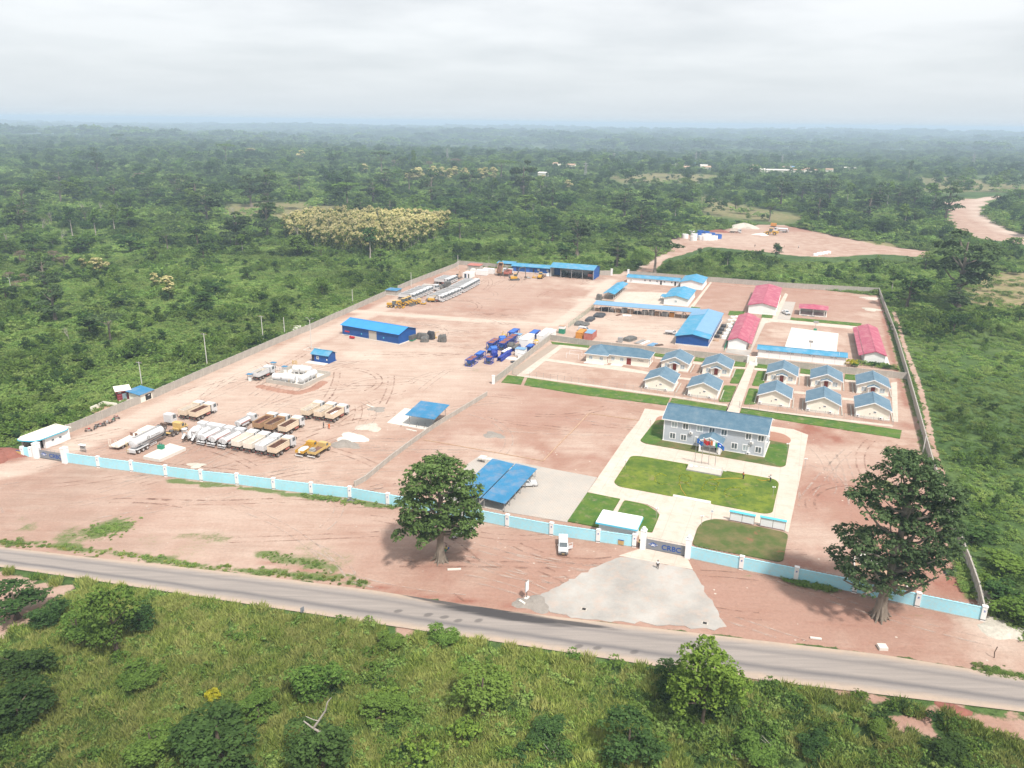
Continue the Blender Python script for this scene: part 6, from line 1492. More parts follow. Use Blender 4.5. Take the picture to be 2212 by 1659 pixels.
part('walkway',box(-.35,.35,.8,9.2,1.27,1.36),M['steel'],bd)
part('side_band',box(1.255,1.285,2.0,9.0,-.42,-.22).box(1.255,1.285,.8,1.7,-.42,-.22),M['darksteel'],bd)
part('emblem',MB().lathe([(1.27,.5),(1.29,.5)],16,'x',(0,4.2,.28)),M['steel'],bd); part('emblem_letter',text_mesh('S',.7,.01,M['trim'],'CENTER'),None,bd,(1.30,4.2,.05),rot=(math.pi / 2,0,math.pi / 2))
part('lettering',text_mesh('SINACMAN',.62,.01,M['steel']),None,bd,(1.262,4.95,.02),rot=(math.pi / 2 - rad(0),0,math.pi / 2))
part('frame',box(-.6,.6,-.1,9.6,1.05,1.2).box(-1.15,1.15,-.15,.1,.55,1.3).box(-.5,-.4,6.5,6.6,0,1.1).box(.4,.5,6.5,6.6,0,1.1),M['cabwhite'],r_)
part('mudguard',box(.75,1.25,.5,4.6,1.12,1.2).box(-1.25,-.75,.5,4.6,1.12,1.2),M['cabwhite'],r_)
part('ladder',box(-1.2,-1.14,-.2,-.14,.6,3.4).box(-.8,-.74,-.2,-.14,.6,3.4).box(-1.14,-.8,-.19,-.15,1.0,1.05).box(-1.14,-.8,-.19,-.15,1.8,1.85).box(-1.14,-.8,-.19,-.15,2.6,2.65),M['oldyellow'],r_)
wheels(r_,(1.1,2.45,3.8),1.02,.52,.45,rimm='cabwhite')
part('side_guard',box(1.1,1.16,4.9,6.9,.5,.6).box(1.1,1.16,4.9,6.9,.8,.9).box(1.08,1.18,6.8,6.95,.4,1.0),M['cabwhite'],r_)
part('compressor',box(-.7,.7,9.9,10.9,1.0,2.4),M['darksteel'],r_)
sa_,sb_ = (-95.5,174.2),(-91.9,187.1)
san = math.atan2(sb_[1] - sa_[1],sb_[0] - sa_[0]) - math.pi / 2
r_ = thing('lowbed_trailer','pale low-bed trailer with raised loading ramps left of the silo trailer','trailer',(*sa_,0),san)
part('deck',box(-1.4,1.4,0,9.8,.85,1.1).box(-1.2,1.2,9.8,13.2,1.3,1.5).box(-1.2,1.2,9.6,9.8,.85,1.5),M['palecream'],r_)
for s in (-1,1):
 part('ramp',box(s * .9 - .35,s * .9 - .28,-.1,0,1.0,2.9).box(s * .9 + .28,s * .9 + .35,-.1,0,1.0,2.9).box(s * .9 - .28,s * .9 + .28,-.09,-.03,1.3,1.4).box(s * .9 - .28,s * .9 + .28,-.09,-.03,1.8,1.9).box(s * .9 - .28,s * .9 + .28,-.09,-.03,2.3,2.4).box(s * .9 - .28,s * .9 + .28,-.09,-.03,2.75,2.85),M['palecream'],r_)
 part('headboard',box(s * .7 - .4,s * .7 + .4,6.9,7.0,1.1,1.9),M['rust'],r_)
wheels(r_,(1.6,2.9,4.2),1.05,.5,.45)
def row(pa,pb,n,rz,labels,group,L=5.2):
 for i in range(n):
  p = lerp(pa,pb,i / (n - 1))
  p = loc2(p,0,-4.2,rz)
  dump_truck('tipper_truck',labels % ORD[i],p,rz,'cabwhite','steel',None,group=group,simple=(i > 3),h=1.35)
RZ = U - math.pi / 2 + rad(2)
row((-30.5,342.4),(-24.2,357.8),6,RZ,'new white tipper in the front right row, %s from the near end','new white tippers, front right row')
row((-22.5,362.8),(-16.7,381.8),7,RZ,'new white tipper in the rear right row, %s from its near end','new white tippers, rear right row')
row((-43.4,345),(-37.6,361.3),6,RZ,'new white tipper in the left row beside the yellow loaders, %s from the near end','new white tippers, left row')
row((-30.9,381.7),(-28.2,389.2),4,RZ,'new white tipper in the short back row, %s from its near end','new white tippers, short back row')
dump_truck('tipper_truck','new white tipper parked alone behind the left row beside the dark roller',loc2((-35.2,366.4),0,-4.2,RZ),RZ,'cabwhite','palecream',None,simple=True)
def loader(label,p,rz,s=1.0,group=None,bucket=True,m='yellow'):
 r_ = thing('wheel_loader',label,'wheel loader',(*p,0),rz,group,scale=s)
 wheels(r_,(1.6,-1.5),1.05,.78,.55,rimm=m)
 part('engine_hood',MB().xprism([(-3.2,.9),(-.3,.9),(-.3,2.0),(-3.0,1.8),(-3.2,1.5)],-.9,.9),M[m],r_)
 part('front_frame',box(-.6,.6,.0,2.4,.7,1.5),M[m],r_)
 c = part('cab',box(-.75,.75,-.5,.9,1.6,3.0),M['glass'],r_)
 part('cab_roof',box(-.85,.85,-.6,1.0,3.0,3.15),M['oldyellow'],c)
 part('cab_pillars',box(-.78,-.68,-.53,-.43,1.6,3.0).box(.68,.78,-.53,-.43,1.6,3.0).box(-.78,-.68,.83,.93,1.6,3.0).box(.68,.78,.83,.93,1.6,3.0),M['darksteel'],c)
 for s_ in (-1,1): part('lift_arm',MB().tube([(s_ * .55,1.0,1.7),(s_ * .55,2.4,1.3),(s_ * .55,3.5,.5)],.14,6),M[m],r_)
 if bucket: part('bucket',MB().xprism([(3.3,.1),(4.5,.05),(4.5,.15),(3.5,.3),(3.35,1.1),(3.25,1.1)],-1.35,1.35),M['darksteel'],r_)
 return r_
YG = 'yellow plant by the new trucks'
RL = U - math.pi / 2 + rad(8)
for i,p in enumerate(((-45.8,339.4),(-46.7,336.8),(-47.7,334.9))):
 loader('yellow wheel loader with a dark bucket, %s of three beside the left truck row' % ('farthest','middle','nearest')[i],p,RL,1.0,YG)
r_ = thing('motor_grader','yellow motor grader with a long blade at the near end of the yellow machines','motor grader',(*(-50.9,330.4),0),RL)
wheels(r_,(3.0,),1.0,.6,.4,rimm='yellow'); wheels(r_,(-2.2,-.8),1.0,.62,.4,rimm='yellow')
part('main_beam',MB().tube([(0,-.2,1.8),(0,1.8,2.0),(0,3.4,1.2)],.16,6),M['yellow'],r_); part('engine_hood',box(-.6,.6,-3.2,-.6,1.0,2.0),M['yellow'],r_)
part('blade',box(-1.9,1.9,1.2,1.35,.15,.8),M['yellow'],r_); c = part('cab',box(-.65,.65,-.6,.7,1.3,3.0),M['glass'],r_); part('cab_roof',box(-.75,.75,-.7,.8,3.0,3.12),M['oldyellow'],c)
part('front_blade',MB().xprism([(4.1,.1),(4.4,.1),(4.3,.9),(4.2,.9)],-1.4,1.4),M['yellow'],r_); part('turntable',MB().lathe([(.9,.7),(1.0,.7)],14,'z',(0,1.3,0)),M['darksteel'],r_)
r_ = thing('small_dumper','low yellow site machine with a flat deck between the truck rows','site machine',(*(-40.6,337.8),0),RL)
wheels(r_,(-1.3,),.8,.7,.5,rimm='yellow'); part('engine_hood',box(-.7,.7,-2.2,.2,.7,1.7),M['yellow'],r_); part('deck',box(-1.1,1.1,.6,2.6,.35,.75),M['yellow'],r_); part('drum',MB().lathe([(-.9,.6),(.9,.6)],14,'x',(0,1.6,.65)),M['steel'],r_); part('canopy',box(-.8,.8,-1.2,.4,2.3,2.4),M['oldyellow'],r_)
for x_ in (-.7,.7): part('canopy_post',box(x_ - .04,x_ + .04,-1.1,-1.02,1.7,2.3),M['yellow'],r_)
def excavator(label,p,rz,wheeled=False,arm=((0,.6,1.8),(0,3.2,5.2),(0,5.6,4.6),(0,6.2,1.2)),m='yellow',armm=None,s=1.0):
 r_ = thing('excavator',label,'excavator',(*p,0),rz,scale=s)
 if wheeled: wheels(r_,(-1.3,1.3),1.05,.5,.4); part('undercarriage',box(-.8,.8,-1.8,1.8,.5,.9),M['darksteel'],r_)
 else:
  for sx in (-1,1): part('track',MB().xprism([(-2.2,.3),(-1.9,.02),(1.9,.02),(2.2,.3),(2.2,.6),(1.9,.85),(-1.9,.85),(-2.2,.6)],sx * 1.05 - .28,sx * 1.05 + .28),M['darksteel'],r_)
  part('undercarriage',box(-.75,.75,-1.2,1.2,.3,.9),M['darksteel'],r_)
 part('upper_body',box(-1.35,1.35,-2.6,.9,1.0,1.9),M[m],r_); part('counterweight',MB().xprism([(-2.9,1.0),(-2.6,1.0),(-2.6,2.1),(-2.9,1.9)],-1.35,1.35),M['darksteel'],r_)
 c = part('cab',box(-1.3,-.4,-.3,1.2,1.9,3.0),M['glass'],r_); part('cab_roof',box(-1.35,-.35,-.35,1.25,3.0,3.1),M[m],c)
 part('boom',MB().tube([arm[0],arm[1],arm[2]],[.34,.30,.2],6),M[armm or m],r_); part('stick',MB().tube([arm[2],arm[3]],[.24,.15],6),M[armm or m],r_)
 a3 = arm[3]; part('bucket',MB().xprism([(a3[1] - .1,a3[2] + .2),(a3[1] + .5,a3[2]),(a3[1] + .3,a3[2] - .8),(a3[1] - .5,a3[2] - .9),(a3[1] - .7,a3[2] - .3)],-.6,.6),M['chassis'],r_)
excavator('yellow crawler excavator with a raised dark arm in front of the store building',(0.9,395.4),U - rad(55),arm=((0,.6,1.8),(0,2.6,6.2),(0,5.2,6.6),(0,5.6,1.6)),armm='darksteel')
excavator('small yellow wheeled excavator at the near end of the front right truck row',(-35.4,342.6),U - rad(75),True,((0,.6,1.8),(0,2.2,3.4),(0,4.0,3.0),(0,4.4,.9)),armm='darksteel',s=.85)
loader('yellow wheel loader with its bucket towards the workshop',(14,401.3),U + rad(8))
excavator('dull orange excavator arm standing behind the short back row',(-28,397.7),U,False,((0,.6,1.8),(0,1.6,4.4),(0,2.6,4.8),(0,3.2,1.2)),'wood',s=.8)
solo('covered_machine',MB().lathe([(0,1.5),(1.0,1.4),(1.7,.9),(1.9,.3)],10,'z'),M['tarp'],'machine under a grey tarpaulin between the new white truck rows, left one','covered machine',(*(-34.7,371.4),0),.3)
solo('covered_machine',box(-1.8,1.8,-1.2,1.2,0,2.1).box(-1.2,1.6,-1.1,1.1,2.1,2.7),M['tarp'],'boxy machine under a dark tarpaulin between the new white truck rows, right one','covered machine',(*(-31.7,375.4),0),U + .4)
solo('roller',MB().lathe([(-.9,.8),(.9,.8)],14,'x',(0,0,.8)).box(-.7,.7,-2.4,-.6,.6,1.9),M['darksteel'],'dark road roller between the new white truck rows','roller',(*(-33.1,374.6),0),U)
for p,l_,m_ in (((7.9,400.6),'grey flat platform cart in front of the store building','steel'),((10.9,402),'small yellow jack beside the wheel loader at the workshop','yellow'),((18.2,406.9),'small white cabinet at the left corner of the workshop','white'),((16,405.9),'dark engine block beside the wheel loader at the workshop','darksteel')):
 mb = box(-1.0,1.0,-.6,.6,.3,.55).box(-.7,-.5,-.4,.4,.55,1.2) if m_ != 'white' else box(-.9,.9,-.5,.5,0,1.5).box(-.4,.4,-.4,.4,1.5,1.9)
 mb.lathe([(-.6,.3),(.6,.3)],10,'x',(0,-.5,.3)); solo('yard_equipment',mb,M[m_],l_,'equipment',(*p,0),U)
def pickup(label,p,rz,opendoor=False,cap=True,L=5.2,flat=False,m='cabwhite'):
 r_ = thing('pickup_truck',label,'pickup',(*p,0),rz)
 wheels(r_,(1.65,-1.55),.78,.36,.24)
 b_ = part('body',MB().xprism([(-2.6,.5),(2.5,.45),(2.6,.7),(2.5,.98),(1.2,1.08),(1.15,1.1),(-2.6,1.1)] if not flat else [(.2,.5),(2.5,.45),(2.6,.7),(2.5,1.05),(1.2,1.15),(.2,1.15)],-.9,.9),M[m],r_)
 c = part('cabin',MB().xprism([(-.75 if not flat else .2,1.1),(1.2,1.08),(.55,1.72),(-.65 if not flat else .3,1.76)],-.82,.82),M[m],r_)
 part('windscreen',MB().xprism([(1.23,1.12),(.6,1.7),(.585,1.69),(1.2,1.10)],-.72,.72),M['glass'],c)
 for s in (-1,1): part('side_window',MB().xprism([(-.55 if not flat else .35,1.2),(.85,1.2),(.5,1.62),(-.5 if not flat else .4,1.64)],s * .83 - .01,s * .83 + .01),M['glass'],c)
 if flat:
  part('flat_bed',box(-.95,.95,-2.8,.1,.95,1.05).box(-.95,-.9,-2.8,.1,1.05,1.4).box(.9,.95,-2.8,.1,1.05,1.4).box(-.9,.9,-2.8,-2.75,1.05,1.4),M[m],r_)
  part('chassis',box(-.4,.4,-2.7,.3,.5,.95),M['darksteel'],r_)
 elif cap:
  part('canopy_top',MB().xprism([(-2.58,1.1),(-.8,1.1),(-.85,1.82),(-2.5,1.8)],-.86,.86),M[m],r_)
 part('bumper',box(-.88,.88,2.5,2.68,.38,.66),M['darksteel'],r_); part('number_plate',box(-.25,.25,2.68,2.7,.45,.57),M['oldyellow'],r_)
 part('grille',box(-.5,.5,2.55,2.62,.7,.9),M['darksteel'],r_)
 for s in (-1,1): part('headlight',box(s * .7 - .14,s * .7 + .14,2.5,2.6,.74,.92),M['steel'],r_)
 for s in (-1,1): part('mirror',box(s * .98 - .08,s * .98 + .08,.75,.82,1.15,1.35),M[m],r_)
 if opendoor:
  d = part('door',box(0,.05,-1.05,0,.5,1.15).box(0,.05,-1.0,-.92,1.15,1.65).box(0,.05,-.12,0,1.15,1.5).box(0,.05,-1.0,0,1.6,1.68),M[m],r_,(-.92,.95,0),rot=(0,0,rad(-58)),label='open front door')
  part('lettering',text_mesh('CRBC',.22,.004,M['redcont']),None,d,(-.01,-.95,.8),rot=(math.pi / 2,0,-math.pi / 2))
pickup('white double-cab pickup with a canopy and open door before the sky-blue wall',(9.97,130.63),rad(177),True)
pickup('white pickup parked on the paved strip between the crimson building and the pavilion',(115.8,326.7),rad(186),cap=False)
pickup('white flatbed utility beside the near left corner of the blue warehouse',(60.8,290.2),U - math.pi / 2,cap=False,flat=True)
pickup('white car partly hidden under the right blue carport',(3.2,157.3),U - rad(60),cap=True)
pickup('white vehicle parked behind the orange and red containers',(27.8,293.5),U - rad(100),cap=True)
pickup('white vehicle mostly hidden behind the kapok crown, before the sky-blue wall',(-9.54,135.75),rad(130),cap=True)
def motorcycle(label,p,rz,m='darksteel',group=None):
 r_ = thing('motorcycle',label,'motorcycle',(*p,0),rz,group)
 for y_ in (.65,-.62): part('wheel',cm('wheel/moto',lambda: MB().lathe([(-.05,.2),(-.05,.3),(.05,.3),(.05,.2)],12,'x'),M['rubber']),None,r_,(0,y_,.3))
 part('tank',cm('tank_m/%s' % m,lambda: MB().xprism([(-.05,.7),(.4,.75),(.35,.98),(0,.95)],-.15,.15),M[m]),None,r_)
 part('seat',cm('seat_m',lambda: MB().xprism([(-.75,.8),(-.05,.74),(-.05,.84),(-.75,.9)],-.13,.13),M['cloth_dark']),None,r_)
 part('engine',cm('engine_m',lambda: box(-.14,.14,-.15,.3,.3,.68),M['steel']),None,r_)
 part('fork',cm('fork_m',lambda: MB().tube([(.06,.65,.3),(.06,.4,1.05)],.03,5).tube([(-.06,.65,.3),(-.06,.4,1.05)],.03,5).tube([(-.35,.3,1.08),(.35,.3,1.08)],.025,5).tube([(0,-.62,.3),(0,-.1,.45)],.04,5),M['darksteel']),None,r_)
mp_ = [((-107.7,186),'red','leftmost, apart from the rest'),((-106.8,187.7),'darksteel','second from the left, in the close group'),((-106.8,189.1),'darksteel','third from the left, in the close group'),((-106.4,189.2),'redcont','fourth from the left, in the close group'),((-106,189.8),'darksteel','fifth from the left, right side of the close group'),((-105.7,191.4),'cabwhite','with a white top, sixth from the left'),((-104.7,192.8),'green','green-tinted, seventh from the left'),((-104.9,195.1),'redcont','rightmost, standing broadside')]
for i,(p,m_,wo) in enumerate(mp_):
 motorcycle('motorcycle by the grey wall, ' + wo,p,(U - rad(50),U + rad(20),U - rad(40),U - rad(35),U - rad(60),U - rad(55),U + rad(10),U - rad(75))[i],m_,'motorcycles by the grey wall')
# ------------------------------------------------------------------ tanks, machinery, stacks and people
bund = [(-74.7,227.2),(-62.4,221.9),(-57.1,235.1),(-71.1,241.2)]
r_ = thing('tank_bund','square grey block bund around the three white fuel tanks','bund wall',(*bund[0],0))
for i in range(4):
 a,b_ = bund[i],bund[(i + 1) % 4]; L,an = seg_frame(a,b_)
 part('bund_wall',box(-.1,L + .1,-.1,.1,0,1.15),M['concrete'],r_,(a[0] - bund[0][0],a[1] - bund[0][1],0),an)
part('bund_floor',MB().prism([(p[0] - bund[0][0],p[1] - bund[0][1]) for p in bund],-.05,.12),M['slabwhite'],r_)
eb = MB()
pts = [((-76.2,223.8)),((-68.8,219.6)),((-62.5,217.6)),((-59.3,221.2)),((-57.5,228.5))]
o0 = pts[0]
for i in range(len(pts) - 1):
 a,b_ = pts[i],pts[i + 1]
 for k in range(4):
  p = lerp(a,b_,(k + .5) / 4); eb.lathe([(0,1.6),(.25,1.1),(.42,.4),(.45,.05)],10,'z',(p[0] - o0[0],p[1] - o0[1],0))
setp(link('earth_bank',eb.mesh('earth_bank',EARTH),None,(*o0,0)),kind='structure')
def ftank(label,p,rz,L,R_):
 t_ = thing('fuel_tank',label,'fuel tank',(*p,.12),rz)
 part('shell',MB().lathe([(0,.2),(.06,R_ * .6),(.35,R_ * .93),(.7,R_),(L - .7,R_),(L - .35,R_ * .93),(L - .06,R_ * .6),(L,.2)],24,'x',(0,0,R_ + .45)),M['cabwhite'],t_)
 for k in range(4): part('saddle',box(L * (.14 + .24 * k) - .12,L * (.14 + .24 * k) + .12,-R_ * .8,R_ * .8,0,R_ * .7 + .2),M['cabwhite'],t_)
 part('manhole',MB().lathe([(2 * R_ + .4,.35),(2 * R_ + .62,.35)],12,'z',(L / 2,0,0)),M['cabwhite'],t_)
 e = part('emblem',MB().xprism([(-R_ - .02,R_ + .75),(-R_ + .03,R_ + .75),(-R_ + .03,R_ + .25),(-R_ - .02,R_ + .25)],L * .42,L * .5),M['steel'],t_)
 for k in range(3): part('ring_seam',MB().lathe([(L * (.25 + .25 * k),R_ + .012),(L * (.25 + .25 * k) + .04,R_ + .012)],24,'x',(0,0,R_ + .45)),M['trim'],t_)
 part('pipe',MB().tube([(L * .8,-R_ * .4,2 * R_ + .3),(L * .8,-R_ - .2,R_),(L * .8,-R_ - .2,.3)],.06,6),M['oldyellow'],t_)
ftank('white horizontal fuel tank at the front left of the bund',(-73,227.9),rad(-12),7.6,1.15)
ftank('white horizontal fuel tank at the back of the bund',(-69.1,236.5),rad(-13),6.4,1.15)
ftank('white horizontal fuel tank at the right of the bund, end towards the camera',(-63.9,225.2),U + math.pi / 2,8.2,1.1)
for p,l_ in (((-80.2,228.7),'small post-and-blue-roof fuel pump stand behind the tipper at the tanks, left'),((-76.5,241),'blue-roofed fuel pump kiosk beside the truck cab at the tanks'),((-71.7,236.9),'small blue-roofed pump box between the truck and the tanks')):
 r_ = thing('fuel_pump',l_,'fuel pump',(*p,0),U)
 part('pump',box(-.4,.4,-.3,.3,0,1.5),M['white'],r_); part('roof',box(-.9,.9,-.7,.7,2.1,2.2),M['roofshed'],r_)
 for x_ in (-.8,.8): part('post',box(x_ - .05,x_ + .05,-.05,.05,0,2.1),M['steel'],r_)
r_ = thing('guard_rail','white pipe railing beside the fuel pump kiosk','railing',(*(-75.2,239.2),0),U)
for k in range(5): part('post',box(k * .8 - .04,k * .8 + .04,-.04,.04,0,1.3),M['trim'],r_)
for z_ in (.5,.9,1.3): part('rail',box(0,3.2,-.03,.03,z_ - .04,z_ + .04),M['trim'],r_)
solo('gas_cylinders',MB().lathe([(0,.12),(1.3,.12)],8,'z').lathe([(0,.12),(1.3,.12)],8,'z',(.5,0,0)).lathe([(0,.12),(1.3,.12)],8,'z',(1.0,.1,0)).lathe([(0,.12),(1.3,.12)],8,'z',(1.6,0,0)),M['oldyellow'],'row of thin yellow posts behind the rear fuel tank','posts',(*(-71.9,246.5),0),U)
solo('trolley',box(-.9,.9,-.6,.6,.3,.45).box(-.9,-.8,-.6,.6,.45,1.0).box(-.5,.7,-.5,.5,.45,.8),M['red'],'red trolley before the left end of the long blue warehouse','trolley',(*(-58.8,279.1),0),U)
sl = [(-86.3,169.4),(-81.7,167.6),(-78.4,174.8),(-83.3,177.3)]
r_ = thing('concrete_slab','thick pale concrete slab beside the silo trailer, green box at its back edge','slab',(*sl[0],0))
part('slab',MB().prism([(p[0] - sl[0][0],p[1] - sl[0][1]) for p in sl],-.05,.75),M['slabwhite'],r_)
r_ = thing('generator','small green machine box on the back edge of the pale concrete slab','machine',(*(-84,174),.0),U)
part('body',box(-.7,.7,-.5,.5,.75,1.7),M['green'],r_); part('pipe',MB().tube([(-.4,0,1.7),(-.4,0,2.2),(.4,0,2.2),(.4,0,1.7)],.08,6),M['darksteel'],r_)
r_ = thing('notice_board','small white roofed notice board just inside the truck yard gate','notice board',(*(-102.1,172.7),0),U)
part('board',box(-.8,.8,-.04,.04,.9,1.9),M['steel'],r_); part('roof',box(-.95,.95,-.35,.35,1.95,2.05),M['trim'],r_)
for x_ in (-.8,.8): part('post',box(x_ - .04,x_ + .04,.05,.12,0,1.95),M['steel'],r_)
def heap(name,label,p,R_,h,m,ex=1.0,seed=0,kind=None):
 r = random.Random(seed); mb = MB(); n = 20; prof = [(0,1.0),(.3,.82),(.6,.58),(.85,.32),(1.0,.06)]
 v = []; f = []
 for z,s_ in prof:
  for k in range(n):
   a = 2 * math.pi * k / n; rr_ = R_ * s_ * (1 + .22 * math.sin(3 * a + seed) + .12 * math.sin(5 * a + 2 * seed) + r.uniform(-.06,.06))
   v.append((rr_ * math.cos(a) * ex,rr_ * math.sin(a),z * h * (1 + r.uniform(-.1,.1)) + (-.05 if z == 0 else 0)))
 for i in range(len(prof) - 1):
  for k in range(n): f.append((i * n + k,i * n + (k + 1) % n,(i + 1) * n + (k + 1) % n,(i + 1) * n + k))
 f.append(tuple((len(prof) - 1) * n + k for k in range(n)))
 mb.add(v,f)
 return solo(name,mb,M[m],label,'heap',(*p,0),U)
heap('sand_heap','bright white sand heap in the truck yard right of the yellow trucks',(-40.2,183.7),3.4,.6,'slabwhite',1.2,1)
heap('gravel_heap','grey gravel heap in front of the white sand heap',(-41,179.5),2.6,.8,'greysand',1.5,2)
heap('gravel_heap','pale grey aggregate heap behind the white sand heap towards the slab',(-37.1,191.1),2.6,.7,'rubble',1.4,3)
heap('rubble_heap','pale heap with planks behind the square blue shelter',(-37.2,204.7),1.8,.6,'greysand',1.4,4)
heap('rubble_heap','small mixed litter heap behind the sky-blue wall, left part',(-72.7,166.2),1.6,.35,'rubble',1.4,5)
heap('rubble_heap','white rubble heap in the back right corner, upper',(166.5,361),3.2,.7,'rubble',1.3,6)
heap('rubble_heap','white rubble heap in the back right corner, lower',(156.8,337.5),3.4,.6,'rubble',1.1,7)
heap('rubble_heap','low pale heap in the middle of the red lot',(-4.7,186.8),2.2,.35,'greysand',1.4,8)
heap('rock_heap','big heap of pale rocks at the back of the quarry',(179.5,622.5),9,3.4,'rubble',1.3,9)
heap('earth_heap','red earth mound left of the pale rocks at the quarry',(153.6,595.3),6,1.5,'redbrown',1.4,10)
heap('gravel_heap','white gravel heap beside the quarry loader',(180.5,579.8),4.2,1.4,'slabwhite',1.4,11)
heap('earth_heap','red earth mound at the left picture edge outside the yard gate',(-120.4,170.5),5,1.5,'redbrown',1.2,12)
heap('rubble_heap','red earth and stones heap on the near side of the road at right',(61.01,88.6),1.9,.45,'redbrown',1.2,13)
heap('rubble_heap','pale rubble outside the front right corner of the walls',(82.29,115.62),2.6,.5,'rubble',1.3,14)
heap('rubble_heap','pale rubble spill at the right edge below the wall corner',(79.09,107),3.0,.5,'rubble',1.4,15)
heap('rubble_heap','broken pale stones at the left tip of the grey forecourt',(3.98,112.68),2.4,.35,'greysand',1.4,16)
heap('sand_heap','cream sand spill outside the left wall behind the lamp post',(-83.7,294.7),3.8,.5,'slabwhite',1.6,17)
for i,(a,b_) in enumerate((((47.06,104.35),(48.71,104.03)),((56.64,102.05),(57.94,101.99)),((-11.12,122.79),(-8.71,123.02)),((-27.3,190),(-24.5,188.6)),((-40.8,208),(-38.1,205.6)),((1.67,113.13),(2.53,112.15)))):
 L,an = seg_frame(a,b_)
 solo('plank' if i != 1 and i != 5 else 'concrete_block',box(0,L,-.2 if i != 1 else -.6,.2 if i != 1 else .6,.02,.22 if i not in (1,5) else .5),M['slabwhite'],('loose pale plank lying on the verge right of the forecourt','pale concrete block on the red verge below the tall kapok','pale broken plank on the ground right of the leafy kapok foot','loose board beside the white slab of the square shelter','loose plank on the aggregate behind the square shelter','white concrete culvert block at the forecourt edge by the road')[i],'debris',(*a,0),an)
for i,p in enumerate(((12.28,111.19),(31.37,107.74))):
 r_ = thing('drain_cover',('pale square drain cover on the left side of the forecourt','pale square drain cover on the right tip of the forecourt')[i],'drain cover',(*p,.085),U)
 part('frame',box(-.55,.55,-.45,.45,0,.06),M['concrete'],r_); part('hole',box(-.3,.3,-.28,.28,.081,.1),M['dark'],r_)
r_ = thing('road_sign','tall narrow sign seen edge-on at the left tip of the forecourt','sign',(*(2.9,114.16),0),rad(62))
part('post',box(-.05,.05,-.05,.05,0,3.0),M['darksteel'],r_); part('panel',box(-.6,.6,-.05,.05,1.5,3.4),M['steel'],r_); part('face',box(-.56,.56,-.075,-.055,1.55,3.35),M['trim'],r_); part('base',box(-.5,.5,-.3,.3,0,.3),M['slabwhite'],r_)
r_ = thing('road_sign','small blue-grey marker sign on the near road verge at left','sign',(*(-33.4,108.82),0),rad(50)); part('post',box(-.03,.03,-.03,.03,0,1.0),M['darksteel'],r_); part('panel',MB().prism([(-.35,-.02),(.35,-.02),(.35,.02),(-.35,.02)],.6,1.5),M['gate'],r_)
r_ = thing('post','rusty bent post leaning on the verge at the far right','post',(*(73.36,100.08),0),0); part('shaft',MB().tube([(0,0,0),(-.15,0,1.0),(.1,0,2.0)],.08,5),M['chassis'],r_)
solo('plastic_sheet',MB().lathe([(0,1.5),(.2,1.1),(.35,.4),(.4,.05)],9,'z'),M['blacktarp'],'crumpled dark plastic sheet in the red yard near the front right corner','sheet',(*(79.3,123.98),0),.4,scale=(1,.7,1))
solo('plastic_sheet',MB().lathe([(0,.9),(.2,.7),(.4,.3),(.45,.05)],9,'z'),M['tarp'],'crumpled grey sheet at the foot of the sky-blue wall left of the kapok','sheet',(*(-33.7,149.6),0),.4)
solo('rag',MB().lathe([(0,.5),(.15,.4),(.25,.15)],7,'z'),M['cloth_white'],'white rag lying on the buttress roots of the tall dark kapok','rag',(*(59.71,109.98),.1),.4)
r_ = thing('foundation','half-built pale foundation behind the tall dark kapok','foundation',(*(60.9,121.25),0),U)
part('floor',box(0,8.5,0,7.5,-.05,.12),M['wood'],r_)
for b_ in ((0,8.5,7.3,7.5),(0,.2,0,7.3),(8.3,8.5,0,7.3)): part('foundation_wall',box(*b_,0,.55),M['slabwhite'],r_)
solo('white_hut',box(0,4.2,0,3.4,0,.9),M['slabwhite'],'low white plinth seen through the tall dark kapok','plinth',(*(63.83,126.22),0),U)
def tarpbox(name,label,p,w_,l_,h,m,rz,seed=0,group=None):
 r = random.Random(seed); mb = MB()
 n = 5; v = []; f = []
 for z,s_ in ((0,1.06),(h * .35,1.0),(h * .8,.96),(h,.75)):
  for k in range(16):
   a = 2 * math.pi * k / 16; c_,s__ = math.cos(a),math.sin(a); pw = .45
   v.append((w_ / 2 * s_ * math.copysign(abs(c_) ** pw,c_) * r.uniform(.93,1.05),l_ / 2 * s_ * math.copysign(abs(s__) ** pw,s__) * r.uniform(.93,1.05),z + r.uniform(-.08,.08) * h * (z > 0)))
 for i in range(3):
  for k in range(16): f.append((i * 16 + k,i * 16 + (k + 1) % 16,(i + 1) * 16 + (k + 1) % 16,(i + 1) * 16 + k))
 f.append(tuple(48 + k for k in range(16)))
 return solo(name,mb.add(v,f),M[m],label,'covered machine',(*p,0),rz,group)
g1 = (-36.9,277.8)
r_ = thing('generator_set','green generator container half covered with tarpaulin at the blue warehouse end','generator',(*g1,0),U)
part('body',box(-1.2,1.2,-1.6,1.6,.1,1.9),M['green'],r_); part('tarpaulin',box(-.7,1.28,-1.66,1.68,.6,1.98),M['tarp'],r_)
tarpbox('covered_generator','long machine under grey tarpaulin behind the green generator',loc2(g1,3.0,3.2),5.2,2.4,2.1,'tarp',U,1)
tarpbox('covered_machine','grey tarpaulin-wrapped machine right of the green generator, nearest',(-31.9,276.1),2.9,2.6,1.8,'tarp',U + .3,2)
tarpbox('covered_machine','tall black-wrapped machine beside the yellow hoist',(-30,279.8),2.6,2.4,2.9,'blacktarp',U,3)
tarpbox('covered_machine','grey tarpaulin-wrapped machine with a sloping top, rightmost of the covered group',(-25.5,276.4),3.0,2.3,2.6,'tarp',U + .2,4)
solo('hoist',MB().tube([(0,0,0),(0,0,2.2),(1.6,0,2.6)],.12,6).box(-.6,.6,-.4,.4,0,.6),M['oldyellow'],'small yellow hoist frame between the tarpaulin-covered machines','hoist',(*(-28.5,281.1),0),U)
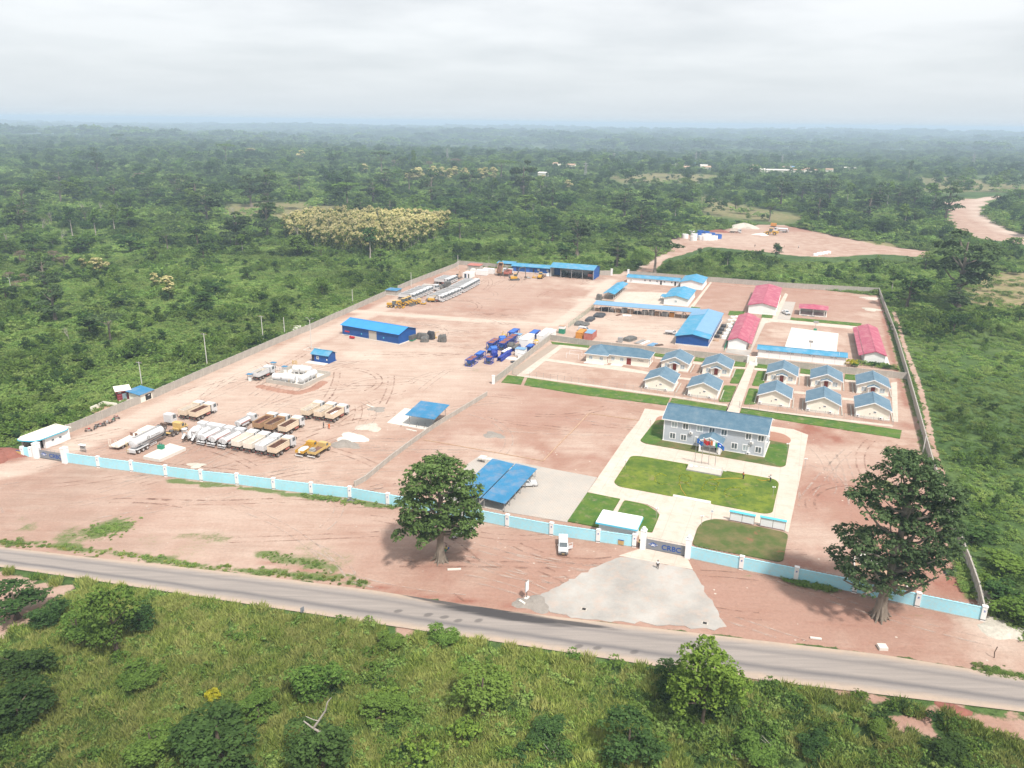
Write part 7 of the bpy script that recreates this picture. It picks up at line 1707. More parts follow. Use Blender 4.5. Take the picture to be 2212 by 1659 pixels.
def hopper_frame(label,p,L,W_,H_,m='machineblue',fill='redbrown',rz=None,name='hopper_section',bays=2,group='blue batching plant sections'):
 r_ = thing(name,label,'machine section',(*p,0),V - math.pi / 2 if rz is None else rz,group)
 fr = MB(); n = max(2,int(L / 2.2))
 for s in (-1,1):
  fr.box(s * W_ / 2 - .09,s * W_ / 2 + .09,0,L,H_ - .16,H_).box(s * W_ / 2 - .09,s * W_ / 2 + .09,0,L,.0,.16)
  for k in range(n + 1):
   y = L * k / n; fr.box(s * W_ / 2 - .07,s * W_ / 2 + .07,y - .07,y + .07,.16,H_ - .16)
   if k < n: fr.tube([(s * W_ / 2,y,.1),(s * W_ / 2,y + L / n,H_ - .2)],.06,4)
 for k in (0,n): fr.box(-W_ / 2,W_ / 2,L * k / n - .07,L * k / n + .07,H_ - .16,H_).box(-W_ / 2,W_ / 2,L * k / n - .07,L * k / n + .07,0,.16)
 part('frame',fr,M[m],r_)
 for k in range(bays):
  y0,y1 = L * k / bays + .12,L * (k + 1) / bays - .12
  b_ = MB(); w2 = W_ / 2 - .1
  b_.add([(-w2,y0,H_ + .05),(w2,y0,H_ + .05),(w2,y1,H_ + .05),(-w2,y1,H_ + .05),(-w2 * .4,y0 + .3,H_ * .42),(w2 * .4,y0 + .3,H_ * .42),(w2 * .4,y1 - .3,H_ * .42),(-w2 * .4,y1 - .3,H_ * .42)],[(0,1,5,4),(1,2,6,5),(2,3,7,6),(3,0,4,7),(4,5,6,7)])
  h_ = part('hopper',b_,M['machineblue2'],r_)
  part('hopper_lining',box(-w2 + .08,w2 - .08,y0 + .08,y1 - .08,H_ - .06,H_ - .01),M[fill],h_)
 part('belt_tray',box(-W_ * .25,W_ * .25,.1,L - .1,.3,.5),M['darksteel'],r_)
 return r_
hopper_frame('blue aggregate hopper section standing nearest, with two bays, leftmost',(-14.4,246),5.6,2.2,2.2,bays=2)
hopper_frame('blue conveyor frame section behind the nearest hopper section',(-11.8,253.8),5.0,2.0,1.9,bays=1,fill='machineblue2')
hopper_frame('blue single hopper with a red-lined mouth at the front of the group',(-8.1,248.8),2.6,2.2,2.3,bays=1,m='machineblue')
hopper_frame('blue hopper section at the left back of the group, red-lined',(-8,265.7),7.0,2.4,2.6,bays=2)
hopper_frame('long blue hopper section with four red-lined bays in the middle of the group',(-4,265.3),14.0,2.4,2.7,bays=4)
hopper_frame('blue hopper section at the far back of the group',(-0.7,280),6.5,2.4,2.8,bays=1,fill='machineblue2')
hopper_frame('blue hopper section at the back right, beside the white cabins',(6.9,278.5),6.5,2.4,2.8,bays=1,fill='machineblue2')
hopper_frame('small blue frame by the wall behind the white control cabin',(5.5,262.4),4.2,2.0,2.4,bays=1,fill='machineblue2')
def conveyor(label,p,L,rz,m='machineblue',cover='machineblue2'):
 r_ = thing('conveyor_section',label,'machine section',(*p,0),rz,'blue batching plant sections')
 fr = box(-.7,-.6,0,L,.3,1.1).box(.6,.7,0,L,.3,1.1)
 for k in range(int(L) + 1): fr.box(-.6,.6,k * .98,k * .98 + .08,.3,.42)
 part('frame',fr,M[m],r_); part('belt_cover',MB().xprism([(.2,1.1),(L - .2,1.1),(L - .2,1.45),(.2,1.45)],-.55,.55),M[cover],r_); part('skid',box(-.9,-.75,0,L,0,.3).box(.75,.9,0,L,0,.3),M[m],r_)
conveyor('low blue conveyor section in front, running towards the white control cabin',(-4.4,252),9.5,V - math.pi / 2,'machineblue','machineblue')
conveyor('blue conveyor section with a white cover lying in the middle of the group',(-3.3,259.4),6.0,V - math.pi / 2 - .1,'machineblue','trim')
conveyor('blue curved-top section left of the single hopper',(-8,261.2),4.0,V - math.pi / 2 + .2,'machineblue','machineblue2')
conveyor('mid-blue conveyor trough between the red-lined hoppers',(-5.2,273.4),6.0,V - math.pi / 2 - .3,'machineblue2','machineblue2')
conveyor('blue conveyor section beside the grey-covered heap at right',(0.2,264.1),6.0,V - math.pi / 2,'machineblue','tarp')
def mixer_drum(label,p,rz,m='machineblue2'):
 r_ = thing('mixer_unit',label,'machine section',(*p,0),rz,'blue batching plant sections')
 part('drum',MB().lathe([(0,.7),(.2,1.0),(2.2,1.0),(2.4,.7)],16,'y',(0,0,1.3)),M[m],r_); part('frame',box(-1.1,-.95,0,2.4,0,1.2).box(.95,1.1,0,2.4,0,1.2).box(-1.1,1.1,0,.12,0,.2).box(-1.1,1.1,2.28,2.4,0,.2),M['machineblue'],r_)
mixer_drum('mid-blue round mixer body in the back of the blue group',(-4.9,276.9),V - math.pi / 2 - .9)
mixer_drum('mid-blue round mixer body at the left of the blue group',(-7.7,263.1),V - math.pi / 2 - .9)
mixer_drum('dark blue compressor drum between the single hopper and the conveyor',(-5.9,256.2),V - math.pi / 2 + .6,'machineblue')
def cabin(label,p,w_,l_,h,roof='roofpale',win_=True,rz=None,name='cabin'):
 rz = U if rz is None else rz
 r_ = thing(name,label,'cabin',(*p,0),rz)
 part('wall',box(0,w_,0,l_,.15,h),M['white'],r_); part('roof',box(-.1,w_ + .1,-.1,l_ + .1,h,h + .12),M[roof],r_)
 if win_:
  win(r_,'F',w_,l_,w_ * .45,h * .62,.6,.6); win(r_,'F',w_,l_,w_ * .75,h * .62,.6,.6); win(r_,'R',w_,l_,l_ * .3,h * .62,.6,.8); win(r_,'R',w_,l_,l_ * .6,h * .62,.6,.8)
 return r_
cabin('white control cabin with a pale blue roof beside the dividing wall',(0.9,259),3.4,2.6,2.5)
cabin('white wheeled box in front of the control cabin',(1.9,255.6),1.9,1.6,2.0,'trim',False)
cabin('white cabin with a pale blue roof behind the long hopper section',(-0.7,278.6),3.6,2.6,2.4)
cabin('tall white plant container open on one side, centre right of the blue group',(2.4,270.2),3.2,6.2,2.9,'trim',False,name='plant_module')
cabin('white plant module with window openings beside the central white container',(4.6,275.9),2.6,3.0,2.8,'trim',True,name='plant_module')
cabin('long white plant module at the back right of the group',(8.7,276.1),2.4,11.0,2.9,'trim',False,name='plant_module')
cabin('white block module by the wall corner at the back right',(12.4,283.2),2.4,5.0,2.2,'trim',False,name='plant_module')
r_ = thing('open_frame','white open steel frame with a yellow round machine behind the wall','frame',(*(6.3,269.7),0),U)
part('frame',box(0,.15,0,.15,0,1.9).box(2.2,2.35,0,.15,0,1.9).box(0,.15,1.9,2.05,0,1.9).box(2.2,2.35,1.9,2.05,0,1.9).box(0,2.35,0,.15,1.9,2.05).box(0,2.35,1.9,2.05,1.9,2.05).box(0,.15,.15,1.9,1.9,2.05).box(2.2,2.35,.15,1.9,1.9,2.05),M['trim'],r_)
solo('mixer_drum',MB().lathe([(0,.5),(.3,.95),(1.4,.95),(1.8,.5)],16,'z').box(-.9,.9,-.9,.9,0,.3),M['yellow'],'bright yellow round mixer drum between the white frame and white module','machine',(*(8.5,274),0),U)
solo('loader_machine',box(-.9,.9,-1.2,1.2,.5,1.3).tube([(0,-.8,1.2),(0,-.6,2.6),(0,.6,2.2)],.15,6).lathe([(-1.0,.5),(1.0,.5)],12,'x',(0,.8,.5)).lathe([(-1.0,.5),(1.0,.5)],12,'x',(0,-.9,.5)),M['oldyellow'],'dusty tan loader machine left of the far blue hopper','machine',(*(-3.4,282.5),0),U)
solo('white_slab',MB().prism([(0,0),(5.6,-2.4),(6.4,.8),(.8,3.0)],0,.15),M['slabwhite'],'pale concrete pad between the blue conveyor and the white control cabin','slab',(*(-2.4,254.8),0),0)
tarpbox('covered_heap','crumpled dark sheet on the ground by the wall right of the blue group',(0.6,251.6),2.4,1.4,.4,'blacktarp',.3,7)
tarpbox('covered_heap','dark equipment heap by the wall behind the white modules',(11.9,278.8),1.8,2.4,1.0,'tarp',U,8)
tarpbox('covered_heap','grey canvas heap on top right of the long hopper section',(-0.5,268.4),2.6,3.6,2.0,'tarp',U,9)
container('orange container by the wall of the storage yard, left of two',(23.4,282.4),2.4,6.0,2.5,'orange',name='container')
container('faded red container with a blue striped roof, right of the orange one',(26.3,281.2),3.2,6.2,2.5,'redcont')
part('roof_sheets',box(.1,3.1,.1,6.1,2.56,2.62),M['roofpale'],[o for o in COL.objects if o.name.startswith('container') and o.parent is None][-1])
r_ = thing('water_tank','green and white tank cabinet at the corner of the storage yard wall','tank',(*(18.8,290.4),0),U)
part('cabinet',box(-1.1,1.1,-1.0,1.0,0,1.9),M['green'],r_); part('top_frame',box(-1.1,1.1,-1.0,1.0,1.9,2.9),M['white'],r_); part('lid',box(-1.15,1.15,-1.05,1.05,2.9,3.05),M['wood'],r_)
tarpbox('covered_stack','black sheeted steel stack beside the green fence, nearest',(28.7,303.7),3.0,5.0,.8,'tarp',U,11)
tarpbox('covered_stack','black sheeted steel stack beside the green fence, left of the nearest',(26.4,305.1),3.0,6.0,.9,'tarp',U,12)
tarpbox('covered_stack','black sheeted steel stack beside the green fence, middle',(31.5,312.3),3.2,7.0,.9,'blacktarp',U,13)
tarpbox('covered_stack','black sheeted steel stack beside the green fence, farthest',(36,319.8),4.5,7.0,.8,'blacktarp',U,14)
tarpbox('covered_stack','grey sheeted heap by the wall left of the steel sections',(43.5,282),3.6,6.0,1.1,'tarp',U - .3,15)
tarpbox('covered_machine','tarpaulin-covered machine at the corner of the gabled open shelter',(39.1,351.6),2.6,2.4,2.4,'tarp',U,16)
solo('grey_box',box(0,1.6,0,1.4,0,1.9),M['steel'],'grey box cabinet by the wall between container and sheeted heap','cabinet',(*(38.4,277.9),0),U)
def bars(label,p,L,n,m,rz=0,name='steel_sections',w_=.3):
 mb = MB()
 for k in range(n): mb.box(k * w_ * 1.25,k * w_ * 1.25 + w_,0,L,.05,.3 + .12 * (k % 2))
 return solo(name,mb,M[m],label,'steel stock',(*p,0),U + rz)
bars('grey steel sections lying by the wall of the storage yard, left bundle',(44.3,276.9),6,4,'steel',-.3)
bars('pale steel sections lying by the wall, middle bundle',(46.1,275.7),6,3,'white',-.3)
bars('bluish sheet bundle lying by the wall of the storage yard',(48.4,273.9),4.5,6,'roofpale',-.3)
bars('dark scrap bundle at the right end of the bundles by the wall',(51.3,274.7),3.0,4,'chassis',-.8)
bars('red-brown plank pile in front of the storage shelter',(42.8,320.2),3.2,3,'rust',-.3,'timber_pile')
bars('pale boards on the ground in front of the storage shelter',(45.8,321.2),3.6,5,'white',-1.3,'timber_pile')
rs = random.Random(14)
PAL = [(76.9,286.8),(79.3,292.4),(81.3,297.4),(83.4,302.9),(79.2,285.6),(81.1,290.4),(83.3,295.4),(85.7,301.3),(86.5,306.5),(88.6,308.9),(88.7,313.6),(90.8,314.5),(91.3,319.3),(75.4,282.1),(93.4,319.9)]
PALW = ['nearest dark bale','second dark bale','third dark bale','farthest dark bale','nearest white bale','second white bale','third white bale','fourth white bale','first pale stack beyond the bales','pale stack by the crimson building','second pale stack beyond the bales','third pale stack beyond the bales','farthest pale stack but one','low scrap pile at the near end','farthest pale stack']
for k,p in enumerate(PAL):
 m_ = 'blacktarp' if k < 4 else 'white' if k < 8 else ('wood' if k == 13 else 'slabwhite')
 tarpbox('bale' if k < 8 else 'stack',PALW[k] + ' between the blue warehouse and the crimson-roofed building',p,2.0,2.0,1.1 if k < 8 else .6,m_,U,20 + k)
r_ = thing('brick_stack','stack of pale concrete blocks behind the left carport','blocks',(*(-7.8,169.7),0),U)
rs = random.Random(2)
bkm = box(0,.8,0,.6,0,.38).mesh('block',M['slabwhite'])
for a in range(4):
 for b_ in range(3):
  for c in range(3):
   if rs.random() < .8: part('block',bkm,None,r_,(a * .86 + rs.uniform(-.04,.04),b_ * .66,c * .4))
z0 = 0
dump_truck('tipper_truck','white tipper at the quarry in front of the pale rocks',(164.3,589.8),U - math.pi / 2,'palecream','palecream',None)
loader('yellow wheel loader at the quarry beside the white gravel',(187.8,580.4),U + math.pi / 2,1.6)
tanker('cream water tanker truck at the quarry right of the loader',(200,595.7),None,U + math.pi / 2,5.6,1.2)
r_ = thing('generator','orange trailer box at the back edge of the quarry','machine',(*(204.7,628.9),0),U); part('body',box(-2.2,2.2,-1.2,1.2,.8,2.9),M['orange'],r_); part('skid',box(-2.2,2.2,-1.0,1.0,0,.8),M['darksteel'],r_)
RG = [(120.4,557.8),(129.3,577.9),(127.4,560.8),(124,546.9),(131.4,563.6),(135.9,578.5),(130.2,550.6),(134.4,559),(139.1,574.4),(132.1,549.1),(137.3,560.8),(134.6,549.3),(136.7,549.5),(141.2,566.1),(139.4,551.3),(143.9,558.1)]
for k,p in enumerate(RG):
 m_ = 'machineblue2' if k in (4,5,8,13,15) else 'white'
 r_ = thing('culvert_ring','%s culvert form standing in the cluster left of the quarry' % ('blue' if m_ != 'white' else 'white'),'culvert ring',(*p,0),rs.uniform(0,1),'blue culvert forms at the quarry' if m_ != 'white' else 'white culvert rings at the quarry')
 part('shell',MB().lathe([(0,2.3),(2.9,2.3),(2.9,2.0),(.3,2.0),(.3,.1)],16,'z'),M[m_],r_)
for k,p in enumerate([(186.4,486.8),(189.7,490.1),(192.4,492.3),(195.3,494.4),(198.3,497.2)]):
 tarpbox('white_sack','white sack pile on the quarry track, one of the five',p,3,2.4,1.3,'white',U,40 + k,'white sacks on the quarry track')
# ------------------------------------------------------------------ people
def person(label,p,rz,shirt,trousers,skin='skin',pose='stand',z=.1,hat=None):
 r_ = thing('person',label,'person',(*p,z),rz)
 if pose == 'sit': J = {'hip': (0,0,.45),'ch': (0,.03,.95),'nk': (0,.05,1.08),'hd': (0,.08,1.2),'kl': (-.14,.42,.48),'kr': (.14,.42,.48),'fl': (-.14,.45,.05),'fr': (.14,.45,.05)}
 else:
  st_ = .16 if pose == 'walk' else 0
  J = {'hip': (0,0,.92),'ch': (0,.02,1.36),'nk': (0,.02,1.5),'hd': (0,.04,1.62),'kl': (-.10,st_ * .8,.5),'kr': (.10,-st_ * .3,.5),'fl': (-.11,st_,.06),'fr': (.11,-st_ * 1.3,.08)}
 hz_ = J['hip'][2]; cz = J['ch'][2]
 el,er = (-.27,.0,cz - .26),(.27,.0,cz - .26)
 hl,hr = ((-.26,.2,cz - .46),(.26,.2,cz - .46)) if pose != 'stand' else ((-.27,.06,cz - .5),(.27,.06,cz - .5))
 if pose == 'reach': el,hl = (-.25,.25,cz - .12),(-.15,.5,cz - .1); er,hr = (.25,.25,cz - .12),(.1,.5,cz - .12)
 def body(segs,name,m,sub=1):
  verts = []; edges = []; rads = []; idx = {}
  for seg in segs:
   prev = None
   for (pt,rr_) in seg:
    k = tuple(round(c,3) for c in pt)
    if k not in idx: idx[k] = len(verts); verts.append(pt); rads.append(rr_)
    if prev is not None: edges.append((prev,idx[k]))
    prev = idx[k]
  me = D.meshes.new(name); me.from_pydata(verts,edges,[]); me.materials.append(m)
  o = link(name,me,r_)
  sk = o.modifiers.new('skin','SKIN'); sd_ = me.skin_vertices[0].data
  for i,rr_ in enumerate(rads): sd_[i].radius = (rr_,rr_)
  sd_[0].use_root = True
  sb = o.modifiers.new('smooth','SUBSURF'); sb.levels = sub; sb.render_levels = sub
  return o
 hip,ch = J['hip'],J['ch']
 hips_l,hips_r = (-.10,hip[1],hip[2] - .04),(.10,hip[1],hip[2] - .04)
 shl,shr = (-.20,ch[1],ch[2] + .02),(.20,ch[1],ch[2] + .02)
 body([[(hip,.13),((0,.01,(hip[2] + ch[2]) / 2),.125),(ch,.15),(J['nk'],.06),(J['hd'],.095),((J['hd'][0],J['hd'][1],J['hd'][2] + .1),.085)],
          [(ch,.15),(shl,.07),(el,.05),(hl,.04)],[(ch,.15),(shr,.07),(er,.05),(hr,.04)],
          [(hip,.13),(hips_l,.10),(J['kl'],.07),(J['fl'],.05),((J['fl'][0],J['fl'][1] + .14,.04),.045)],[(hip,.13),(hips_r,.10),(J['kr'],.07),(J['fr'],.05),((J['fr'][0],J['fr'][1] + .14,.04),.045)]],'body',M[skin])
 body([[(hip,.15),((0,.01,(hip[2] + ch[2]) / 2),.145),(ch,.168),((0,ch[1],ch[2] + .07),.10)],[(ch,.168),(shl,.085),(lerp(shl,el,.8),.066)],[(ch,.168),(shr,.085),(lerp(shr,er,.8),.066)]],'shirt',M[shirt])
 body([[(hip,.15),(hips_l,.115),(J['kl'],.085),(lerp(J['kl'],J['fl'],.85),.07)],[(hip,.15),(hips_r,.115),(J['kr'],.085),(lerp(J['kr'],J['fr'],.85),.07)]],'trousers',M[trousers])
 part('hair',MB().lathe([(J['hd'][2] + .03,.105),(J['hd'][2] + .1,.10),(J['hd'][2] + .16,.06),(J['hd'][2] + .18,.01)],10,'z',(0,J['hd'][1] - .02,0)),M[hat or 'cloth_dark'],r_)
 for s in (-1,1):
  h_ = hl if s < 0 else hr
  mb = MB()
  for k in range(4): mb.tube([(h_[0] - .03 + .02 * k,h_[1],h_[2] - .02),(h_[0] - .033 + .022 * k,h_[1] + .02,h_[2] - .10 + .012 * abs(k - 1.5))],.009,5)
  mb.tube([(h_[0] - s * .035,h_[1] + .01,h_[2]),(h_[0] - s * .06,h_[1] + .03,h_[2] - .05)],.01,5)
  part('fingers',mb,M[skin],r_)
 mb = box(-.045,-.02,.085,.1,.0,.015).box(.02,.045,.085,.1,.0,.015); part('eyes',mb,M['dark'],r_,(0,J['hd'][1],J['hd'][2] + .03))
 part('nose',box(-.012,.012,.09,.115,-.02,.02),M[skin],r_,(0,J['hd'][1],J['hd'][2] + .02)); part('mouth',box(-.025,.025,.088,.1,-.005,.005),M['redwall'],r_,(0,J['hd'][1],J['hd'][2] - .03))
person('person in a white shirt and dark trousers walking on the grey forecourt',(26.56,124.01),rad(170),'cloth_white','cloth_dark',pose='walk')
person('guard in a yellow shirt standing beside the left main gate pillar',(24.36,131.27),rad(-60),'cloth_yellow','cloth_dark')
person('person in an orange vest watering the central lawn, left of two',(52.4,161.9),rad(100),'cloth_orange','cloth_dark',pose='reach',z=.2)
person('person in a white shirt watering the central lawn, right of two',(58.1,160.6),rad(80),'cloth_white','cloth_dark',pose='reach',z=.2)
person('person in a white shirt standing in the office porch shade',loc2(oF,pm + 1.3,-2.2,OA),rad(180),'cloth_white','cloth_dark',z=.35)
person('person in dark clothes standing near the yellow trucks, left of two',(-48.8,190.4),rad(120),'cloth_grey','cloth_dark',z=0)
person('worker in orange overalls beside the person in dark clothes',(-47.2,189.6),rad(40),'cloth_orange','cloth_orange',pose='walk',z=0)
person('seated person with a blue basin at the foot of the leafy kapok',(-11.83,129.13),rad(150),'cloth_yellow','green',pose='sit',z=0)
solo('basin',MB().lathe([(0,.2),(.2,.35),(.22,.33),(.05,.18)],14,'z'),M['machineblue2'],'blue round basin beside the seated person under the leafy kapok','basin',(*(-11.61,129.36),.45),0)
solo('stool',box(-.18,.18,-.18,.18,.36,.42).box(-.17,-.12,-.17,-.12,0,.36).box(.12,.17,-.17,-.12,0,.36).box(-.17,-.12,.12,.17,0,.36).box(.12,.17,.12,.17,0,.36),M['wood'],'small wooden stool under the seated person by the kapok','stool',(*(-11.83,129.13),0),0)
for i,(p,sh,l_) in enumerate((((158.5,519.8),'cloth_grey','person in grey on the quarry track, middle'),((177,517.8),'cloth_orange','person in orange at the quarry ditch, right'),((186,516.4),'cloth_white','person in white at the quarry ditch, far right'))):
 person(l_,p,rad(90 * i),sh,'cloth_dark',z=0)
person('person in a blue shirt walking in front of the store building doors',(11.7,414.7),rad(200),'machineblue2','cloth_dark',z=0)
he = thing('hedge_letters','low yellow-green clipped plants spelling four letters on the central lawn','planting',(0,0,.2))
LT = {'C': ([(34.6,159),(33.3,158.5),(32.3,160.2),(32.7,162.8),(34.1,164.2),(35.4,163.1)],),'R': ([(37.2,158.4),(37.9,160.8),(38.2,163.2),(39.5,163.8),(40.8,162.6),(40.3,160.6),(38.6,159.6),(38.1,160.1)],[(38.8,159.6),(39.6,157.5)]),'B': ([(41.7,156.4),(43,159),(44.4,161.2),(45.6,161.2),(46.4,159.8),(45.7,158.2),(43.7,158.3)],[(45.5,158.2),(44.7,155.8),(43.3,155.6),(41.7,156.2)]),'O': ([(50,153.7),(47.7,152.6),(46.4,153.9),(46.7,155.9),(48.4,157.3),(50.2,157.4),(51.1,156.2)],)}
for ch_,strokes in LT.items():
 pp = []
 for st_ in strokes:
  for a,b_ in zip(st_[:-1],st_[1:]):
   n = max(2,int(math.dist(a,b_) / .10))
   pp += [lerp(a,b_,k / n) for k in range(n)]
 pp = np.array([(p[0],p[1],0) for p in pp]); pp = pp + RNG.normal(size=pp.shape) * np.array([.09,.09,.02]) + np.array([0,0,.08])
 nn_ = RNG.normal(size=pp.shape) * .5 + np.array([0,0,1])
 HEDGE = globals().setdefault('HEDGES',[]); HEDGES.append((pp,nn_,RNG.random(len(pp))))
for i,pts in enumerate(([(52.3,162.2),(49,162.2),(45.7,161.5),(44.4,161.2)],[(37.5,158.6),(37.3,156.1),(37.7,153.2)],[(58.3,161.7),(57.1,161.2),(56.1,161.3),(55.6,161.8)])):
 solo('hose',MB().tube([(a - pts[0][0],b_ - pts[0][1],.04) for a,b_ in pts],.05,5),M['yellow'],('thin yellow hose from the orange-vested person across the central lawn','thin yellow hose running to the front edge of the central lawn','thin yellow hose beside the white-shirted person on the lawn')[i],'hose',(*pts[0],.2))
# ------------------------------------------------------------------ foliage
def leaf_mat(name,dark,light,hue=(0.16,0.17,0.03),hamt=0.5,trans=0.32):
 m = D.materials.new(name); m.use_nodes = True
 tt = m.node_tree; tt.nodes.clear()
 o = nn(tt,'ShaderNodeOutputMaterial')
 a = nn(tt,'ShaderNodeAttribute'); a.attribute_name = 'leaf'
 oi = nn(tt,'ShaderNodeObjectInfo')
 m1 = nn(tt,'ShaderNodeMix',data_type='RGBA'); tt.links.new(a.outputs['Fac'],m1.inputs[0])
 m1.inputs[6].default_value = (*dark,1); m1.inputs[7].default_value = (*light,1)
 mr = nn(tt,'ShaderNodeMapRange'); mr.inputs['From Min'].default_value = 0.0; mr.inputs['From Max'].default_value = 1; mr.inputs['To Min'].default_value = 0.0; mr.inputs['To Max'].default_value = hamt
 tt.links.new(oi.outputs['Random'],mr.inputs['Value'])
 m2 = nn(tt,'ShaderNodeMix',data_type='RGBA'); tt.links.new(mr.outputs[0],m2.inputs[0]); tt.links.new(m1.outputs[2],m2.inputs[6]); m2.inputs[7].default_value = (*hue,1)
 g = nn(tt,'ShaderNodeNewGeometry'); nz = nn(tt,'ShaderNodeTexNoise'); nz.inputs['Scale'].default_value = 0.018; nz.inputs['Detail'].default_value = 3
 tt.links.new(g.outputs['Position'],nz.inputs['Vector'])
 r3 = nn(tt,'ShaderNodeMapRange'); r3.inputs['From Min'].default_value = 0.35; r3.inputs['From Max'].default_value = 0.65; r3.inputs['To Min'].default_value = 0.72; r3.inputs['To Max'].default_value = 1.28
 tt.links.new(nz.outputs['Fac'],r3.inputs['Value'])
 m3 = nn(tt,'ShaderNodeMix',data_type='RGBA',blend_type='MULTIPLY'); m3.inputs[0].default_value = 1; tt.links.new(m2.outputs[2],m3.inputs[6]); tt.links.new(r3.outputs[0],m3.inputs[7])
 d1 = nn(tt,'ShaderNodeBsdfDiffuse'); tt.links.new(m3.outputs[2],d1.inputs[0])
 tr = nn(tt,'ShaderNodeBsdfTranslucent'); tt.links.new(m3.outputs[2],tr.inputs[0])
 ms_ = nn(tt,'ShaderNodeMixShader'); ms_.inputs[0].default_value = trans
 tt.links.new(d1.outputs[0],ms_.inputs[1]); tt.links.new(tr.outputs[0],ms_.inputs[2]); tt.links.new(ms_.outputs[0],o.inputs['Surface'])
 return m
LM = dict(
 kapok=leaf_mat('kapok_leaves',(0.04,0.085,0.03),(0.2,0.31,0.095),hamt=0.1),
 kapok2=leaf_mat('dark_kapok_leaves',(0.026,0.052,0.024),(0.125,0.185,0.075),hamt=0.1),
 bright=leaf_mat('bright_leaves',(0.055,0.115,0.022),(0.24,0.35,0.06),hamt=0.15),
 dark=leaf_mat('dark_leaves',(0.018,0.05,0.018),(0.08,0.15,0.045),hamt=0.15),
 mid=leaf_mat('mid_leaves',(0.036,0.09,0.02),(0.165,0.275,0.058),hue=(0.20,0.25,0.05),hamt=0.4),
 scrub=leaf_mat('scrub_leaves',(0.05,0.125,0.03),(0.255,0.4,0.095),hue=(0.36,0.40,0.13),hamt=0.5),
 grass=leaf_mat('tall_grass_blades',(0.085,0.160,0.027),(0.40,0.49,0.11),hue=(0.52,0.48,0.19),hamt=0.6),
 dry=leaf_mat('dry_twigs',(0.154,0.110,0.083),(0.286,0.226,0.165),hue=(0.220,0.187,0.110),hamt=0.4),
 teak=leaf_mat('teak_leaves',(0.07,0.12,0.03),(0.22,0.28,0.07),hamt=0.3),
 flower=leaf_mat('cream_flower_panicles',(0.5,0.43,0.2),(0.7,0.64,0.36),hue=(0.50,0.46,0.16),hamt=0.6),
 hedge=leaf_mat('yellow_green_hedge',(0.25,0.3,0.02),(0.46,0.5,0.05),hamt=0.1),
 yellow=leaf_mat('yellow_leaves',(0.264,0.264,0.024),(0.504,0.456,0.036),hamt=0.1),
)
def quads_mesh(name,c,n,size,m,shade,elong=1.5,seed=0):
 """leaf-sized rhombic faces at centres c, facing n"""
 r = np.random.default_rng(seed)
 k = len(c)
 n = n / (np.linalg.norm(n,axis=1,keepdims=True) + 1e-9)
 a = np.cross(n,r.normal(size=(k,3))); a /= (np.linalg.norm(a,axis=1,keepdims=True) + 1e-9)
 b_ = np.cross(n,a)
 s_ = (size * r.uniform(0.6,1.35,(k,1))) if np.isscalar(size) else size[:,None] * r.uniform(0.6,1.35,(k,1))
 a *= s_ * 0.5 * elong; b_ *= s_ * 0.5
 fold = n * s_ * 0.14
 co = np.stack([c - a - fold,c - b_ * 0.9 + fold * .6,c + a - fold,c + b_ * 0.9 + fold * .6],1).reshape(-1,3).astype(np.float32)
 me = D.meshes.new(name)
 me.vertices.add(4 * k); me.vertices.foreach_set('co',co.ravel())
 me.loops.add(4 * k); me.loops.foreach_set('vertex_index',np.arange(4 * k,dtype=np.int32))
 me.polygons.add(k); me.polygons.foreach_set('loop_start',np.arange(0,4 * k,4,dtype=np.int32)); me.polygons.foreach_set('loop_total',np.full(k,4,np.int32))
 ms_ = m if isinstance(m,(list,tuple)) else [m]
 for x in ms_: me.materials.append(x)
 at = me.attributes.new('leaf','FLOAT','POINT'); at.data.foreach_set('value',np.repeat(shade,4).astype(np.float32))
 me.update()
 return me
def pad_leaves(pads,n,seed=0,up=0.55,thick=0.45,bottom=-0.35):
 """leaf centres and normals over the upper shells of ellipsoid pads (cx,cy,cz,rx,ry,rz)"""
 r = np.random.default_rng(seed)
 P_ = np.array(pads,float)
 wgt = P_[:,3] * P_[:,4]; wgt = wgt / wgt.sum()
 idx = r.choice(len(P_),n,p=wgt)
 d = r.normal(size=(n,3)); d /= np.linalg.norm(d,axis=1,keepdims=True)
 d[:,2] = np.where(d[:,2] < bottom,-d[:,2],d[:,2])
 rr = 1 - thick * r.random((n,1)) ** 1.5
 lump = 1 + 0.10 * np.sin(d[:,:1] * 7 + idx[:,None]) * np.cos(d[:,1:2] * 6 + 2 * idx[:,None]) + 0.06 * np.sin(d[:,2:] * 9 + d[:,:1] * 11)
 c = P_[idx,:3] + d * P_[idx,3:] * rr * lump
 nrm = d * (1 - up) + np.array([0,0,up]) + r.normal(size=(n,3)) * 0.38
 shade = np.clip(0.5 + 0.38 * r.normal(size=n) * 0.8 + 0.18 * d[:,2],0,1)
 return c,nrm,shade
def clustered(pads,ncl,per,cl_r,seed=0,up=0.6,bottom=-0.3,thick=.35):
 """twig clusters: small tufts of leaves set over the pads' shells"""
 r = np.random.default_rng(seed + 100)
 c,nrm,sh = pad_leaves(pads,ncl,seed,up=0.3,thick=thick,bottom=bottom)
 base = np.repeat(c,per,0); bn = np.repeat(nrm,per,0); bs = np.repeat(sh,per)
 d = r.normal(size=base.shape); d /= np.linalg.norm(d,axis=1,keepdims=True); d[:,2] = np.abs(d[:,2]) * 0.8 - 0.15
 sc = np.repeat(cl_r * r.uniform(.6,1.4,(ncl,1)),per,0)
 c2 = base + d * sc * r.uniform(0.4,1,(len(base),1))
 n2 = d * 0.8 + np.array([0,0,up]) + bn * 0.15 + r.normal(size=base.shape) * .25
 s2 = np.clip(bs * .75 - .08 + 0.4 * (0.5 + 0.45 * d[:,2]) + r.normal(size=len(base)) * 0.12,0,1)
 return c2,n2,s2
